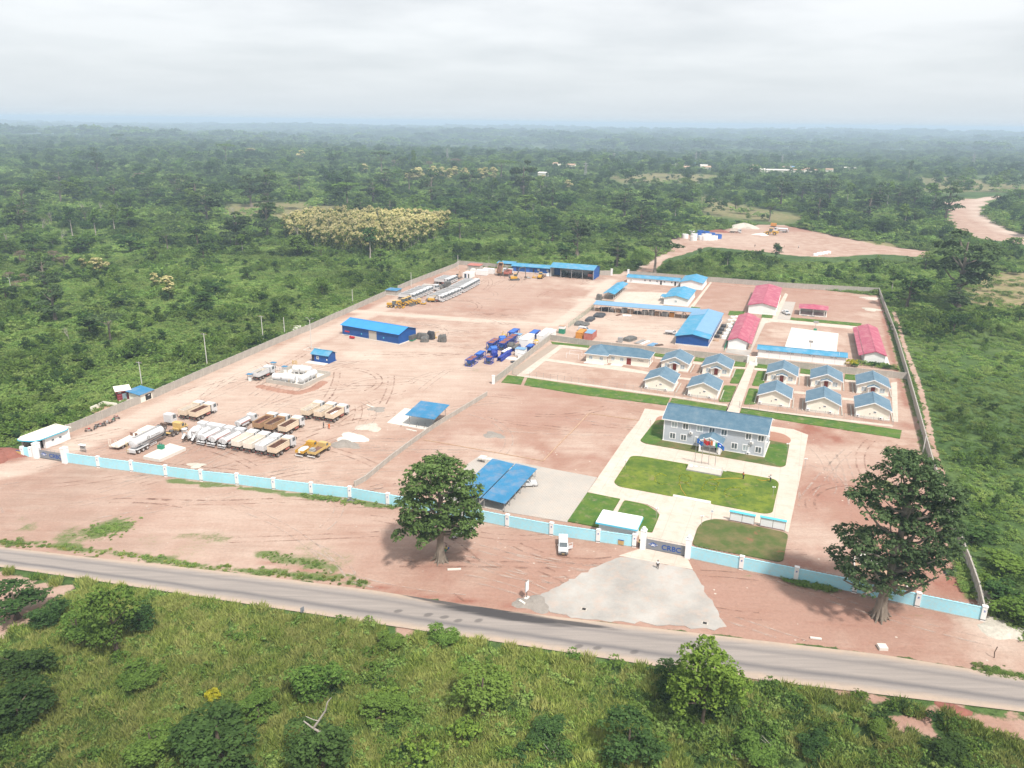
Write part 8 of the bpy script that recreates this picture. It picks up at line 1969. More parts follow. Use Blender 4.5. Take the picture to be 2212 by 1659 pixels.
def limbs(pads,h_split,trunk_r,top,seed=0,base=(0,0,0),lean=(0,0),n=7,flare=1.0):
 """tapered trunk with limbs reaching into the pads"""
 r = random.Random(seed)
 mb = MB()
 bx_,by_,_ = base
 pts = []; rads = []
 K = 7
 for i in range(K + 1):
  s_ = i / K
  pts.append((bx_ + lean[0] * s_ + (r.uniform(-.12,.12) * trunk_r * 3 if 0 < i < K else 0),by_ + lean[1] * s_,top * s_ - 0.3 * (i == 0)))
  rads.append(trunk_r * (1 - 0.72 * s_) * (1 + flare * max(0,1 - s_ * K / 1.2) ** 1.5))
 mb.tube(pts,rads,n + 3)
 for p in pads:
  s_ = min(.95,max(h_split / top,(p[2] - abs(p[3]) * .35) / top * r.uniform(.7,.9)))
  st = (bx_ + lean[0] * s_,by_ + lean[1] * s_,top * s_)
  en = (p[0] + p[3] * r.uniform(-.2,.3) * (1 if p[0] > 0 else -1),p[1],p[2] + p[5] * .1)
  md = tuple((st[i] + en[i]) / 2 + (0,0,-.06 * top)[i] * r.uniform(-.3,1) for i in range(3))
  rr = trunk_r * (1 - 0.72 * s_) * .62
  mb.tube([st,md,en],[rr,rr * .6,rr * .22],6)
 return mb
def buttress(mb,R_,h,nf,seed,base=(0,0)):
 r = random.Random(seed)
 for k in range(nf):
  a = 2 * math.pi * (k + r.uniform(-.2,.2)) / nf
  L = R_ * r.uniform(.75,1.25); H_ = h * r.uniform(.7,1.15)
  ca,sa = math.cos(a),math.sin(a)
  pts = [(base[0] + ca * L,base[1] + sa * L,-.1),(base[0] + ca * L * .6,base[1] + sa * L * .6,H_ * .16),(base[0] + ca * L * .33,base[1] + sa * L * .33,H_ * .5),(base[0] + ca * L * .1,base[1] + sa * L * .1,H_)]
  mb.tube(pts,[R_ * .05,R_ * .11,R_ * .13,R_ * .10],5)
 return mb
def kind_round(seed,m,n=1500,leaf=.42,squat=1.0,cl=.55):
 r = random.Random(seed)
 pads = []
 for k in range(13):
  a = r.uniform(0,6.28); d = r.uniform(.2,1) * 2.7
  pads.append((math.cos(a) * d,math.sin(a) * d,r.uniform(3.4,8.8) * squat - d * .35,r.uniform(1.0,1.9),r.uniform(1.0,1.9),r.uniform(.8,1.3)))
 c,n_,s_ = clustered(pads,n // 6,6,cl,seed,bottom=-.5)
 return quads_mesh('crown',c,n_,leaf,m,s_,seed=seed),limbs(pads[:6],2.5,.28,7.2 * squat,seed)
def kind_kapok(seed,m,n=3000,leaf=.42,layers=4):
 r = random.Random(seed)
 pads = []
 for L in range(layers):
  z = 4.2 + 5.4 * L / (layers - 1)
  R_ = (3.0,3.5,3.0,1.9)[L % 4] * r.uniform(.85,1.15)
  for k in range(4 if L < layers - 1 else 2):
   a = r.uniform(0,6.28)
   pads.append((math.cos(a) * R_ * .75,math.sin(a) * R_ * .75,z + r.uniform(-.5,.5),R_ * .55,R_ * .55,.75))
 c,n_,s_ = clustered(pads,n // 6,6,.5,seed,bottom=-.2,up=.8)
 tr = limbs(pads,3.2,.42,9.2,seed,flare=.9)
 buttress(tr,1.1,2.4,6,seed)
 return quads_mesh('crown',c,n_,leaf,m,s_,seed=seed),tr
def kind_tall(seed,m,n=1000,leaf=.42):
 r = random.Random(seed)
 pads = [(r.uniform(-1.1,1.1),r.uniform(-1.1,1.1),6.2 + 3.2 * k / 5 + r.uniform(-.2,.2),r.uniform(1.0,1.7),r.uniform(1.0,1.7),.75) for k in range(6)]
 c,n_,s_ = clustered(pads,n // 6,6,.5,seed,bottom=-.5)
 return quads_mesh('crown',c,n_,leaf,m,s_,seed=seed),limbs(pads,5.2,.22,9.0,seed)
def kind_umbrella(seed,m,n=1000,leaf=.42):
 r = random.Random(seed)
 pads = []
 for k in range(8):
  a = 6.28 * k / 8 + r.uniform(-.3,.3); d = r.uniform(1.2,3.6)
  pads.append((math.cos(a) * d,math.sin(a) * d,8.6 - d * .22,r.uniform(1.1,1.8),r.uniform(1.1,1.8),.6))
 c,n_,s_ = clustered(pads,n // 6,6,.45,seed,bottom=-.1,up=.8)
 return quads_mesh('crown',c,n_,leaf,m,s_,seed=seed),limbs(pads,3.4,.30,7.8,seed)
def kind_teak(seed):
 r = random.Random(seed)
 pads = [(r.uniform(-.9,.9),r.uniform(-.9,.9),z,r.uniform(1.2,1.9),r.uniform(1.2,1.9),1.2) for z in (3.0,4.5,6.0,7.4,8.6)]
 c,n_,s_ = clustered(pads,150,5,.6,seed,bottom=-.6)
 c2,n2_,s2_ = clustered([(p[0],p[1],p[2] + .5,p[3] * 1.02,p[4] * 1.02,1.25) for p in pads[1:]],125,5,.42,seed + 1,bottom=.05)
 a = quads_mesh('crown',np.concatenate([c,c2]),np.concatenate([n_,n2_]),.5,[LM['teak'],LM['flower']],np.concatenate([s_,s2_]),seed=seed)
 a.polygons.foreach_set('material_index',np.array([0] * len(c) + [1] * len(c2),np.int32)); a.update()
 return a,limbs(pads[:3],1.5,.16,8.4,seed)
def kind_bare(seed,m=None):
 r = random.Random(seed)
 mb = MB()
 def br(p,d,L,rr,lev):
  e = tuple(p[i] + d[i] * L for i in range(3))
  mid = tuple((p[i] + e[i]) / 2 + r.uniform(-.06,.06) * L for i in range(3))
  mb.tube([p,mid,e],[rr,rr * .8,rr * .55],5 if lev else 7)
  if lev < 4:
   for k in range(3 if lev < 2 else 2):
    nd = Vector(d) + Vector((r.uniform(-.8,.8),r.uniform(-.8,.8),r.uniform(-.1,.5)))
    nd.normalize(); br(e,tuple(nd),L * r.uniform(.55,.8),rr * .55,lev + 1)
 br((0,0,-.2),(r.uniform(-.1,.1),0,1),3.4,.24,0)
 return mb
KINDS = {}
def get_kind(k):
 if k not in KINDS:
  t_,v_ = k.rsplit('_',1); s_ = int(v_)
  if t_ == 'round': a,b_ = kind_round(s_,LM['mid'] if s_ % 2 else LM['dark']); bk = M['barkdark']
  elif t_ == 'kapok': a,b_ = kind_kapok(s_ + 20,LM['kapok2']); bk = M['bark']
  elif t_ == 'tall': a,b_ = kind_tall(s_ + 40,LM['mid'] if s_ % 2 else LM['dark']); bk = M['barkpale']
  elif t_ == 'umbrella': a,b_ = kind_umbrella(s_ + 60,LM['mid'] if s_ % 2 else LM['kapok2']); bk = M['bark']
  elif t_ == 'teak': a,b_ = kind_teak(s_ + 80); bk = M['barkpale']
  elif t_ == 'fine': a,b_ = kind_round(s_ + 10,LM['mid'],4000,.25,cl=.42); bk = M['barkdark']
  elif t_ == 'finedark': a,b_ = kind_round(s_ + 15,LM['dark'],4000,.25,cl=.42); bk = M['barkdark']
  elif t_ == 'dryround': a,b_ = kind_round(s_ + 33,LM['dry'],900,.34); bk = M['barkpale']
  KINDS[k] = (a,b_.mesh('trunk',bk))
 return KINDS[k]
TREE_RNG = random.Random(11)
BARE = {}
def tree(kind,xy,h,wid=None,label='',group=None,name='tree',cat='tree',z=0):
 """kinds are about 9.8 m tall and 8 m wide at scale 1"""
 if kind.startswith('bare'):
  if kind not in BARE: BARE[kind] = kind_bare(int(kind[-1])).mesh('trunk',M['barkpale'])
  r_ = thing(name,label,cat,(*xy,z),TREE_RNG.uniform(0,6.28),group,scale=h / 9.5)
  part('trunk',BARE[kind],None,r_)
  return r_
 c,tr = get_kind(kind)
 sh = h / 9.8; sw = (wid / 7.6) if wid else sh
 r_ = thing(name,label,cat,(*xy,z),TREE_RNG.uniform(0,6.28),group,scale=(sw,sw,sh))
 part('crown',c,None,r_); part('trunk',tr,None,r_)
 return r_
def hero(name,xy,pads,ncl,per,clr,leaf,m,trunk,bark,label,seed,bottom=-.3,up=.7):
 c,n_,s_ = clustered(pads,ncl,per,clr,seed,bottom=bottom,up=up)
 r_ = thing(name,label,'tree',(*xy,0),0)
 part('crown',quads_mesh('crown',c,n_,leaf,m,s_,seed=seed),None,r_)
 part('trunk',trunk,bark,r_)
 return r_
rr = random.Random(5)
def padset(rows):
 """rows: (x, z, rx, rz) seen from the front; depth filled in at random"""
 out_ = []
 for x,z,rx,rz in rows:
  for k in (-1,0,1):
   out_.append((x + rr.uniform(-.8,.8),k * 3.6 * rr.uniform(.5,1.1),z + rr.uniform(-.5,.5) - abs(k) * .4,rx * rr.uniform(.8,1.05) * (1 if k == 0 else .8),2.2,rz * rr.uniform(.8,1.1)))
 return out_
L_rows = [(-1.2,19.0,3.4,1.6),(2.3,18.2,2.8,1.5),(-4.0,17.0,2.6,1.3),(4.6,15.6,2.4,1.4),(-5.4,13.6,2.2,1.3),(0.0,15.6,3.8,1.5),(5.2,12.6,2.6,1.4),(-2.6,12.2,3.4,1.4),(2.4,11.8,3.0,1.3),
          (-5.8,10.6,1.8,1.0),(5.0,9.2,2.4,1.2),(-4.4,8.0,2.8,1.3),(0.4,8.6,3.2,1.3),(3.4,6.8,2.8,1.1),(-1.4,6.2,2.6,1.0),(6.4,7.4,1.6,.9),(-3.6,5.6,1.5,.8),(-6.6,7.0,1.3,.7)]
pl_ = padset(L_rows)
tk = limbs(pl_[::2],5.5,.75,17.5,3,flare=.5,n=9); buttress(tk,1.8,3.4,10,4)
hero('kapok_tree',(-12.55,125.93),[(a,b_,6.3 + (c - 5.6) * .95,d * .9,e,f_ * .9) for a,b_,c,d,e,f_ in pl_],2700,6,.60,.40,LM['kapok'],tk,M['bark'],'broad leafy kapok tree standing on red earth before the sky-blue wall',31)
R_rows = [(-1.2,28.0,3.6,1.1),(2.2,26.8,3.2,1.0),(0.4,24.8,5.6,1.3),(5.4,23.6,3.4,1.2),(-3.8,22.8,3.6,1.1),(-6.0,20.6,3.2,1.1),(7.6,21.0,2.6,1.1),(1.2,21.0,3.6,1.1),(6.4,18.6,3.4,1.2),(-1.4,17.6,2.6,1.0),(2.6,16.8,3.4,1.1),(8.2,15.4,3.0,1.2),(-5.4,13.8,3.6,1.2),(-1.4,13.8,3.6,1.2),(4.6,13.6,3.8,1.3),(9.0,11.8,2.6,1.2),(-3.2,10.2,4.0,1.3),(2.4,10.2,3.8,1.3),(7.0,9.4,3.2,1.2),(-6.6,8.6,2.2,1.1),(-5.6,6.4,1.8,.8),(0.6,7.0,2.6,1.0),(4.2,7.0,2.2,.9),(-1.4,5.6,1.6,.7)]
pr_ = padset(R_rows)
tk = limbs(pr_[::2],6,.85,26,8,lean=(1.6,0),flare=.5,n=9); buttress(tk,1.9,4.8,11,6)
hero('kapok_tree',(60.36,110.09),[(a,b_,7.0 + (c - 5.6) * .94,d * .95,e,f_ * 1.15) for a,b_,c,d,e,f_ in pr_],4000,6,.58,.38,LM['kapok2'],tk,M['bark'],'tall dark kapok tree with tiers of gaps, straddling the front wall near its right corner',32,bottom=-.2,up=.85)
B_rows = [(0.2,11.8,1.9,1.1),(-1.4,10.4,2.0,1.1),(1.9,10.0,2.0,1.1),(3.0,8.2,1.8,1.0),(-2.8,8.2,1.8,1.0),(0.4,8.6,2.4,1.2),(-1.4,6.6,2.0,1.0),(2.2,6.4,2.0,1.0),(-3.0,5.0,1.3,.8),(3.6,6.0,1.0,.7),(0.4,5.4,1.6,.8),(-3.6,6.4,1.0,.6)]
pb_ = [(a,b_ * .62,c,d,e * .75,f_) for a,b_,c,d,e,f_ in padset(B_rows)]
tk = limbs(pb_[::2],4.0,.26,10.5,12,lean=(.3,0),flare=.4)
hero('roadside_tree',(25.73,84.92),pb_,1500,6,.42,.27,LM['bright'],tk,M['barkdark'],'bright green tree with a bare lower trunk overlapping the near road edge',33)
near = [
 ('finedark_1',(-78.5,107.15),6.5,10,'dark round shrub tree cut by the left edge beside the dry verge'),
 ('fine_1',(-58.52,98.63),12.5,8.5,'tall leafy tree with a narrow pointed top just below the road, left'),
 ('fine_2',(-64.54,99.83),7,8,'lower bushy tree leaning against the left side of the pointed tree'),
 ('finedark_2',(-68.27,92.5),5.5,9,'spreading dark shrub tree at the left edge, upper of two'),
 ('finedark_3',(-63.92,83.55),6,10,'spreading dark shrub tree at the left edge, lower of two'),
 ('fine_3',(-51.09,92.03),3.2,7.5,'low wide shrub alone in the yellow-green grass'),
 ('finedark_2',(-57.32,103.95),5,6,'small dark tree in the shade right of the pointed tree'),
 ('fine_1',(-25.93,89.44),6.2,8,'round dense green tree in the grass below the road, centre left'),
 ('finedark_1',(-35.33,77.12),8.5,13,'large dark spreading tree at the bottom edge, left of the dead branch'),
 ('finedark_3',(-22.52,76.58),8,10,'dark tree at the bottom edge directly behind the dead branch'),
 ('fine_2',(-3.4,86.42),8.5,9.5,'pale leafy tree with a short visible trunk at bottom centre'),
 ('finedark_1',(14.89,77.81),8.0,9,'round dark tree at the bottom edge, right of centre'),
 ('finedark_2',(29.37,88.55),4.5,7,'dark shrub hugging the right side of the bright roadside tree'),
 ('finedark_2',(22.88,91.2),5.0,6,'dark shrub hugging the left side of the bright roadside tree'),
 ('fine_2',(-44.32,78.32),5.5,8,'leafy bush in the dry grass at the bottom left of the large dark tree'),
 ('finedark_3',(-72.22,105.44),4.5,7,'dark bush between the left-edge shrub and the pointed tree'),
 ('fine_1',(-16.48,85.17),4,7,'leafy bush right of the round green tree in the grass'),
 ('finedark_1',(4.98,82.2),4,6,'dark bush in the weeds right of the pale leafy tree'),
 ('fine_3',(-17.53,100.71),2.8,5,'small bush with broad leaves close to the road edge at centre'),
 ('fine_3',(-9.54,101.97),3.0,6,'dark broad-leaved bush beside the small one near the road edge'),
 ('fine_1',(-33.05,84.9),4.5,6,'medium bush between the yellow grass and the round tree'),
 ('finedark_1',(38.67,80.75),3.0,5,'small dark bush in the thin grass at bottom right'),
 ('fine_3',(31.56,78.73),3.5,6,'bush at the bottom edge between dead twigs'),
 ('finedark_2',(55.96,79.86),3.0,6,'low bush at the bottom edge, far right'),
 ('fine_1',(48.48,82.89),2.6,4,'little round bush below the earth mound by the road'),
]
for i,(k,p,h,wd,lb) in enumerate(near):
 tree(k,p,h,wd,lb,None,'tree' if h > 4.4 else 'shrub','tree' if h > 4.4 else 'shrub')
def yellowbush(xy,h,wd,lb,m='bright',name='shrub'):
 pads = [(math.cos(a) * wd * .25,math.sin(a) * wd * .25,h * .55,wd * .3,wd * .3,h * .4) for a in (0,1.6,3.1,4.7)]
 c,n_,s_ = clustered(pads,90,6,.35,int(h * 10 + wd),bottom=-.4)
 r_ = thing(name,lb,'shrub',(*xy,0),0)
 part('crown',quads_mesh('crown',c,n_,.3,LM[m],s_,seed=3),None,r_)
 tb = MB()
 for a in (0,2,4): tb.tube([(0,0,0),(math.cos(a) * wd * .15,math.sin(a) * wd * .15,h * .6)],[.06,.02],5)
 part('stem',tb,M['barkdark'],r_)
yellowbush((-5.54,81.51),3.2,4.2,'light yellow-green bush standing clear at bottom centre')
yellowbush((-10.82,77.82),3.4,6.5,'wide yellow-green bush at the bottom edge left of centre')
yellowbush((-40.42,88.53),1.8,2.0,'small bush with yellow flowers above the large dark tree','yellow')
yellowbush((113.2,251.7),2.2,4.2,'bright yellow garden bush at the right end of the long white shed','yellow')
yellowbush((114.1,250.9),1.4,2.0,'small green bush beside the yellow garden bush','mid')
yellowbush((-16.14,87.32),2.8,5.2,'pale green bush in the grass right of the round tree','bright')
db = thing('dead_tree','bleached bare forked branch sticking out of the bushes at the bottom','dead tree',(*(-22.33,77.37),0),0)
mb = MB(); mb.tube([(0,0,0),(.2,0,3.6),(.1,0,5.0),(-1.3,0,5.9),(-2.4,0,7.0)],[.26,.22,.2,.13,.07],7)
part('trunk',mb,M['barkpale'],db)
mb = MB(); mb.tube([(-1.3,0,5.9),(-.4,.1,7.3),(.3,.2,8.4),(.6,.2,9.6),(1.1,.2,10.3)],[.14,.12,.1,.08,.05],7)
part('branch',mb,M['barkpale'],db)
mb = MB(); mb.tube([(-.5,0,7.0),(-1.2,0,7.2),(-2.1,0,7.7)],[.07,.05,.03],6)
part('branch',mb,M['barkpale'],db)
for i,(p,rz) in enumerate((((6.27,78.5),.5),((30.23,79.15),2.2),((34.42,80.66),1.0))):
 d_ = thing('dead_tree',('bare grey twigs lying in the thin grass at the bottom, right of centre','bare grey twigs lying at the bottom edge below the bright roadside tree','small bare upright twigs right of the bottom grey twigs')[i],'dead twigs',(*p,0),rz)
 mb = MB()
 for k in range(5): mb.tube([(0,0,.1),(2.2 * math.cos(k * .5),2.2 * math.sin(k * .5),.6 + .3 * k)],[.07,.02],5)
 part('branch',mb,M['barkpale'],d_)
mid_trees = [
 ('kapok_1',(196.2,342.3),31,24,'massive dark kapok tree with a forked trunk beyond the right wall'),
 ('kapok_2',(191.1,332.7),10,12,'dark bushy tree at the foot of the massive kapok'),
 ('round_2',(173.3,339.5),17,19,'wide grey-green tree just outside the back right corner of the wall'),
 ('round_4',(191.5,424.3),9,12,'bushy tree behind the back wall near the right corner'),
 ('round_3',(312.6,492.9),13,15,'compact round tree at the right edge beside the red track'),
 ('kapok_3',(360.5,668.2),31,20,'tall tiered kapok tree in front of the wide red road'),
 ('kapok_1',(378.5,724.1),19,15,'shorter tiered tree to the left of the tall one at the wide red road'),
 ('kapok_2',(330.8,732.2),26,18,'tall kapok tree left of the pair above the dark bush'),
 ('kapok_3',(364.5,763.6),22,17,'dark kapok tree, the right one of the group above the quarry'),
 ('tall_1',(353.2,762.3),26,13,'slender tall tree in the middle of the group above the quarry'),
 ('round_2',(267.9,577),15,20,'broad dark bush tree right of the quarry floor'),
 ('round_4',(240.6,605.8),20,12,'narrow dark tree standing at the quarry\'s far rim'),
 ('umbrella_1',(212.5,664.9),16,16,'flat-topped tree at the back of the quarry'),
 ('round_2',(268.9,848.8),19,17,'round dark tree in the green field behind the quarry'),
 ('kapok_1',(325.9,874.3),20,14,'tiered dark tree centre-right in the green country'),
 ('round_3',(207.7,753.4),15,14,'dark bushy tree left above the quarry'),
 ('tall_2',(573.7,1184.2),28,14,'lone tall tree with a pale trunk near the village'),
 ('kapok_2',(37.7,469.8),23,15,'leaning kapok tree with a thick pale trunk behind the hangar'),
 ('round_2',(30.3,452.1),12,12,'bushy tree behind the blue workshop roof'),
 ('umbrella_2',(75.1,415.9),19,22,'sparse wide-branched tree by the back gate track'),
 ('kapok_3',(89.2,561.7),20,19,'dark spreading kapok tree right of the track'),
 ('kapok_1',(9.2,820.1),36,24,'very tall pale-trunked kapok tree in the middle distance at centre'),
 ('umbrella_1',(-17.3,1072.2),30,34,'very broad dark tree left of the tall pale-trunked kapok'),
 ('umbrella_2',(-188.9,1155.3),36,26,'tall umbrella-shaped kapok left of the slender tree'),
 ('tall_1',(-141.7,1146.4),34,15,'slender tall tree with a bare white trunk'),
 ('round_4',(35,786.5),17,17,'dark round tree on a reddish clearing at centre'),
 ('round_2',(25.3,582),18,20,'large dark bush tree behind the leaning kapok'),
 ('umbrella_1',(-36.3,535.1),15,15,'layered tree with cream flowers at the right end of the teak plot'),
 ('tall_2',(-81.9,449.8),18,16,'kapok tree with a pale trunk in front of the teak plot'),
 ('tall_1',(16.5,698.7),16,12,'small tree in the green gap at centre'),
 ('round_4',(-58.1,760),18,22,'wide dark tree above the teak plot'),
 ('round_2',(-100.1,897.7),12,12,'small dark tree in the light green clearing'),
 ('kapok_2',(-162.8,524.6),26,16,'tall kapok tree at the left end of the teak plot'),
 ('round_4',(-170.9,495.4),16,15,'compact dark ball-shaped tree left of the teak plot'),
 ('kapok_3',(-239.9,731.5),27,18,'tall kapok with a visible trunk, upper left of the teak plot'),
 ('kapok_1',(-227,740.3),30,20,'tall kapok right beside another above the teak plot'),
 ('tall_1',(-179.6,501.5),16,11,'bare-trunked thin tree beside the ball-shaped tree'),
 ('umbrella_1',(-149.7,720.5),26,20,'tall umbrella tree behind the teak plot'),
 ('round_2',(-197.5,493.3),14,14,'dark tree in the middle of the left scrub'),
 ('round_3',(-221.5,494.8),13,14,'leafy tree left of the dark one in the left scrub'),
 ('round_2',(-224.8,462.5),13,19,'wide dark bush tree in the left scrub'),
 ('round_4',(-251.2,454.6),12,15,'dark bush tree, left scrub, below the bare trees'),
 ('round_2',(-275.9,452.8),14,14,'dark tree near the left edge with bare trunks'),
 ('tall_2',(-292.6,525.2),20,12,'tall dark tree near the left edge'),
 ('kapok_2',(-543.6,1059.7),34,18,'tall tiered kapok in the far left woodland'),
 ('umbrella_2',(-947.4,1960.8),40,30,'huge spreading tree with a white trunk in the hazy left distance'),
 ('umbrella_1',(-492.9,1395.5),36,26,'large spreading tree in the hazy middle distance'),
 ('round_4',(-321,779),20,17,'dark tree standing in the pale clearing'),
 ('round_2',(-342.7,776.3),12,12,'small dark tree at the left edge of the pale clearing'),
 ('round_4',(-300.9,690.2),13,26,'row of dark crowns below the pale clearing'),
 ('round_3',(-271,559.9),18,18,'dense dark tree left of centre in the scrub'),
 ('umbrella_2',(-406.3,719.4),18,20,'wide flat tree in the left woodland'),
 ('round_4',(-126.5,316.4),9.5,13,'dark bush tree in the scrub left of the grey wall'),
 ('round_2',(-131.9,344.3),9.5,12,'dark bush tree above the one near the grey wall'),
 ('round_3',(-86.3,350.3),10,7,'narrow tree alone in the green scrub'),
 ('round_2',(-131.5,385.9),7,10,'dark low bush in the open green scrub'),
 ('umbrella_1',(-108.8,445.1),9,9,'small thin tree in front of the teak plot'),
 ('umbrella_2',(-143.1,270.3),11,12,'forked small tree with white trunks near the left wall'),
 ('round_4',(-154.6,278.8),10,13,'dark bush left of the forked white-trunked tree'),
 ('round_2',(-163.8,323.3),6,10,'dark flat bush in the left scrub'),
 ('round_4',(-152.6,316.5),5,6,'small dark bush right of the flat bush'),
 ('round_3',(-190.1,313.1),7,11,'dark bush group in the scrub at left'),
 ('round_2',(-218.7,332.9),8,11,'dark bush at the left edge by the power pole'),
 ('round_3',(-6.9,466.8),9,11,'rounded tree behind the small blue shelter'),
 ('round_2',(-31.9,460.8),8,9,'dark tree behind the far left corner of the wall'),
 ('round_4',(-22.3,474.2),8,7,'dark narrow tree right of the far left corner of the wall'),
 ('tall_2',(119.4,438.3),9,8,'small spiky tree behind the back wall'),
 ('round_4',(121.6,444.9),9,8,'dark small tree between back wall and quarry, left'),
 ('round_2',(157.4,472.5),10,9,'dark small tree between back wall and quarry, middle'),
 ('round_3',(229.1,436.6),11,15,'green tree beyond the back right corner'),
 ('round_2',(89.1,134.8),4.5,9,'bushy mound against the outside of the right wall'),
 ('round_3',(89.4,125.5),3.5,8,'dark bush on the slope right of the wall'),
 ('round_4',(83.35,115.64),3.6,7,'dark green bush outside the front right wall corner, upper'),
 ('round_3',(81.47,109.67),4.2,8,'dark green bush outside the front right wall corner, lower'),
 ('round_2',(206.8,313.9),6,5,'bush cut by the right edge beside the field'),
]
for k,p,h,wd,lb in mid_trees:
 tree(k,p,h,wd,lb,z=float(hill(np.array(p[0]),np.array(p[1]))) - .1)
bares = [((-341.6,631.7),13),((-335.2,576.5),12),((-287.6,503.4),10),((-136.4,501.5),14),((-307.7,478),10),((-317.4,534.9),14),((-143.4,270.3),9),((-157.5,269.7),6),((310.5,757.6),12),((-210.6,602.7),15),((-144.1,832.8),14),((-341.3,660.7),11)]
for i,(p,h) in enumerate(bares):
 tree('bare_%d' % (i % 3),p,h,None,'leafless pale grey tree among the green bushes left of the teak plot' if i not in (8,) else 'leafless grey tree leaning in the green country behind the quarry','bare trees in the left scrub' if i != 8 else None)
for i,(p,h) in enumerate([((-266.4,423.5),8),((-243,375),5.5),((-233.1,371.6),5.5),((-228,356.6),5),((-248.7,424.7),8),((-235.8,410.7),8),((-435.3,939.7),17),((-364.8,592.8),12),((-182.8,1271.6),20),((-91.5,1289.5),24),((-133.1,1281.4),18)]):
 tree('dryround_%d' % (i % 2),p,h,h * 1.2,'dry grey-brown leafless thicket tree standing in the green woodland','dry grey trees')
TEAK = [(-152.2,522.7),(-152.6,556.8),(-143.5,601.8),(-115.6,621.8),(-77.8,637.7),(-51,605),(-46.2,558.9),(-53.6,510),(-64.1,475.3),(-82.6,453.6),(-106.6,465.2),(-133.1,493.9)]
rr = random.Random(9)
xs = [p[0] for p in TEAK]; ys = [p[1] for p in TEAK]
cand = []
for _ in range(4000):
 x,y = rr.uniform(min(xs),max(xs)),rr.uniform(min(ys),max(ys))
 if all((x - a) ** 2 + (y - b_) ** 2 > 4.4 ** 2 for a,b_ in cand): cand.append((x,y))
cand = np.array(cand); ok = in_poly(cand[:,0],cand[:,1],TEAK); cand = cand[ok]
cand = cand[np.argsort(cand[:,1])]
TEAKS = list(cand)
for i,(x,y) in enumerate(TEAKS[:290]):
 tree('teak_%d' % (i % 4),(x,y),rr.uniform(13,17),rr.uniform(7.5,9.5),'teak tree with cream flower sprays in the dense plantation block left of centre','flowering teak trees of the plantation block','teak_tree')
for i in range(34):
 s_ = rr.random(); x,y = (-116.9,1041.7)
 p = lerp((-145.4,1037.2),(-28.6,1055.8),s_); x,y = p[0] + rr.uniform(-8,8),p[1] + rr.uniform(-35,35)
 tree('teak_%d' % (i % 4),(x,y),rr.uniform(14,20),rr.uniform(12,17),'far teak tree with cream flowers in the row beyond the plantation block','distant flowering teak trees','teak_tree')
for i,p in enumerate(((-207.6,391.9),(-151,339.9),(-221.2,402.3),(-208.7,1134.5),(61.9,920.1),(36.2,1038.1),(-167.7,363.8),(-507.2,1571.2),(-393.1,1503.7))):
 tree('teak_%d' % (i % 4),p,(9,10,7,18,14,12,7,22,22)[i],(13,11,7,17,14,11,7,34,22)[i],'single teak tree with cream flowers standing apart in the scrub','scattered flowering teak trees','teak_tree')
# ------------------------------------------------------------------ undergrowth (uncountable)
PROTO = D.collections.new('foliage_sources')     # not linked to the scene; geometry nodes read it
def proto(name,me):
 o = D.objects.new(name,me); PROTO.objects.link(o); return o
def clump(seed,m,wd,h,ncl,per,leaf,clr=.32):
 r = random.Random(seed)
 pads = [(r.uniform(-.5,.5) * wd,r.uniform(-.5,.5) * wd,h * r.uniform(.3,.65),wd * r.uniform(.28,.45),wd * r.uniform(.28,.45),h * r.uniform(.3,.5)) for _ in range(5)]
 c,n_,s_ = clustered(pads,ncl,per,clr,seed,bottom=-.1,up=.65)
 c[:,2] = np.maximum(c[:,2],.03)
 return quads_mesh('clump',c,n_,leaf,m,s_,seed=seed)
def tuft(seed,wd,h,n,m):
 r = np.random.default_rng(seed)
 a = r.uniform(0,6.28,n); d = r.random(n) ** .5 * wd
 bx_ = np.stack([np.cos(a) * d,np.sin(a) * d,np.zeros(n)],1)
 lean_ = r.normal(size=(n,3)) * .35; lean_[:,2] = 1
 H_ = h * r.uniform(.6,1.2,n)[:,None]
 tip = bx_ + lean_ * H_
 mid_ = (bx_ + tip) / 2 + np.array([0,0,.12 * h])
 a2 = r.uniform(0,6.28,n); wv = np.stack([np.cos(a2),np.sin(a2),np.zeros(n)],1) * .062
 co = np.stack([bx_ - wv * .5,bx_ + wv * .5,mid_ + wv,tip,mid_ - wv],1).reshape(-1,3).astype(np.float32)
 me = D.meshes.new('tuft'); me.vertices.add(5 * n); me.vertices.foreach_set('co',co.ravel())
 me.loops.add(5 * n); me.loops.foreach_set('vertex_index',np.arange(5 * n,dtype=np.int32))
 me.polygons.add(n); me.polygons.foreach_set('loop_start',np.arange(0,5 * n,5,dtype=np.int32)); me.polygons.foreach_set('loop_total',np.full(n,5,np.int32))
 me.materials.append(m)
 at = me.attributes.new('leaf','FLOAT','POINT'); at.data.foreach_set('value',np.repeat(np.clip(r.normal(.5,.33,n),0,1),5).astype(np.float32)); me.update()
 return me
proto('a0_scrub',clump(1,LM['scrub'],3.2,2.0,70,6,.30))
proto('a1_scrub',clump(2,LM['scrub'],3.6,1.6,70,6,.30))
proto('a2_scrub',clump(3,LM['mid'],3.0,2.6,70,6,.30))
proto('a3_scrub',clump(4,LM['dark'],2.8,2.4,64,6,.30))
proto('a4_grass',tuft(5,1.1,1.25,170,LM['grass']))
proto('a5_grass',tuft(6,1.3,1.0,150,LM['scrub']))
proto('a6_bush',get_kind('round_1')[0])
proto('a7_bush',get_kind('round_2')[0])
def far_crown(seed,m):
 r = random.Random(seed)
 pads = [(r.uniform(-6,6),r.uniform(-6,6),r.uniform(3.5,9),r.uniform(3,5),r.uniform(3,5),r.uniform(2,3.2)) for _ in range(8)]
 c,n_,s_ = clustered(pads,150,5,1.2,seed,bottom=-.2)
 return quads_mesh('wood',c,n_,1.5,m,s_,seed=seed)
proto('a8_wood',far_crown(3,LM['dark']))
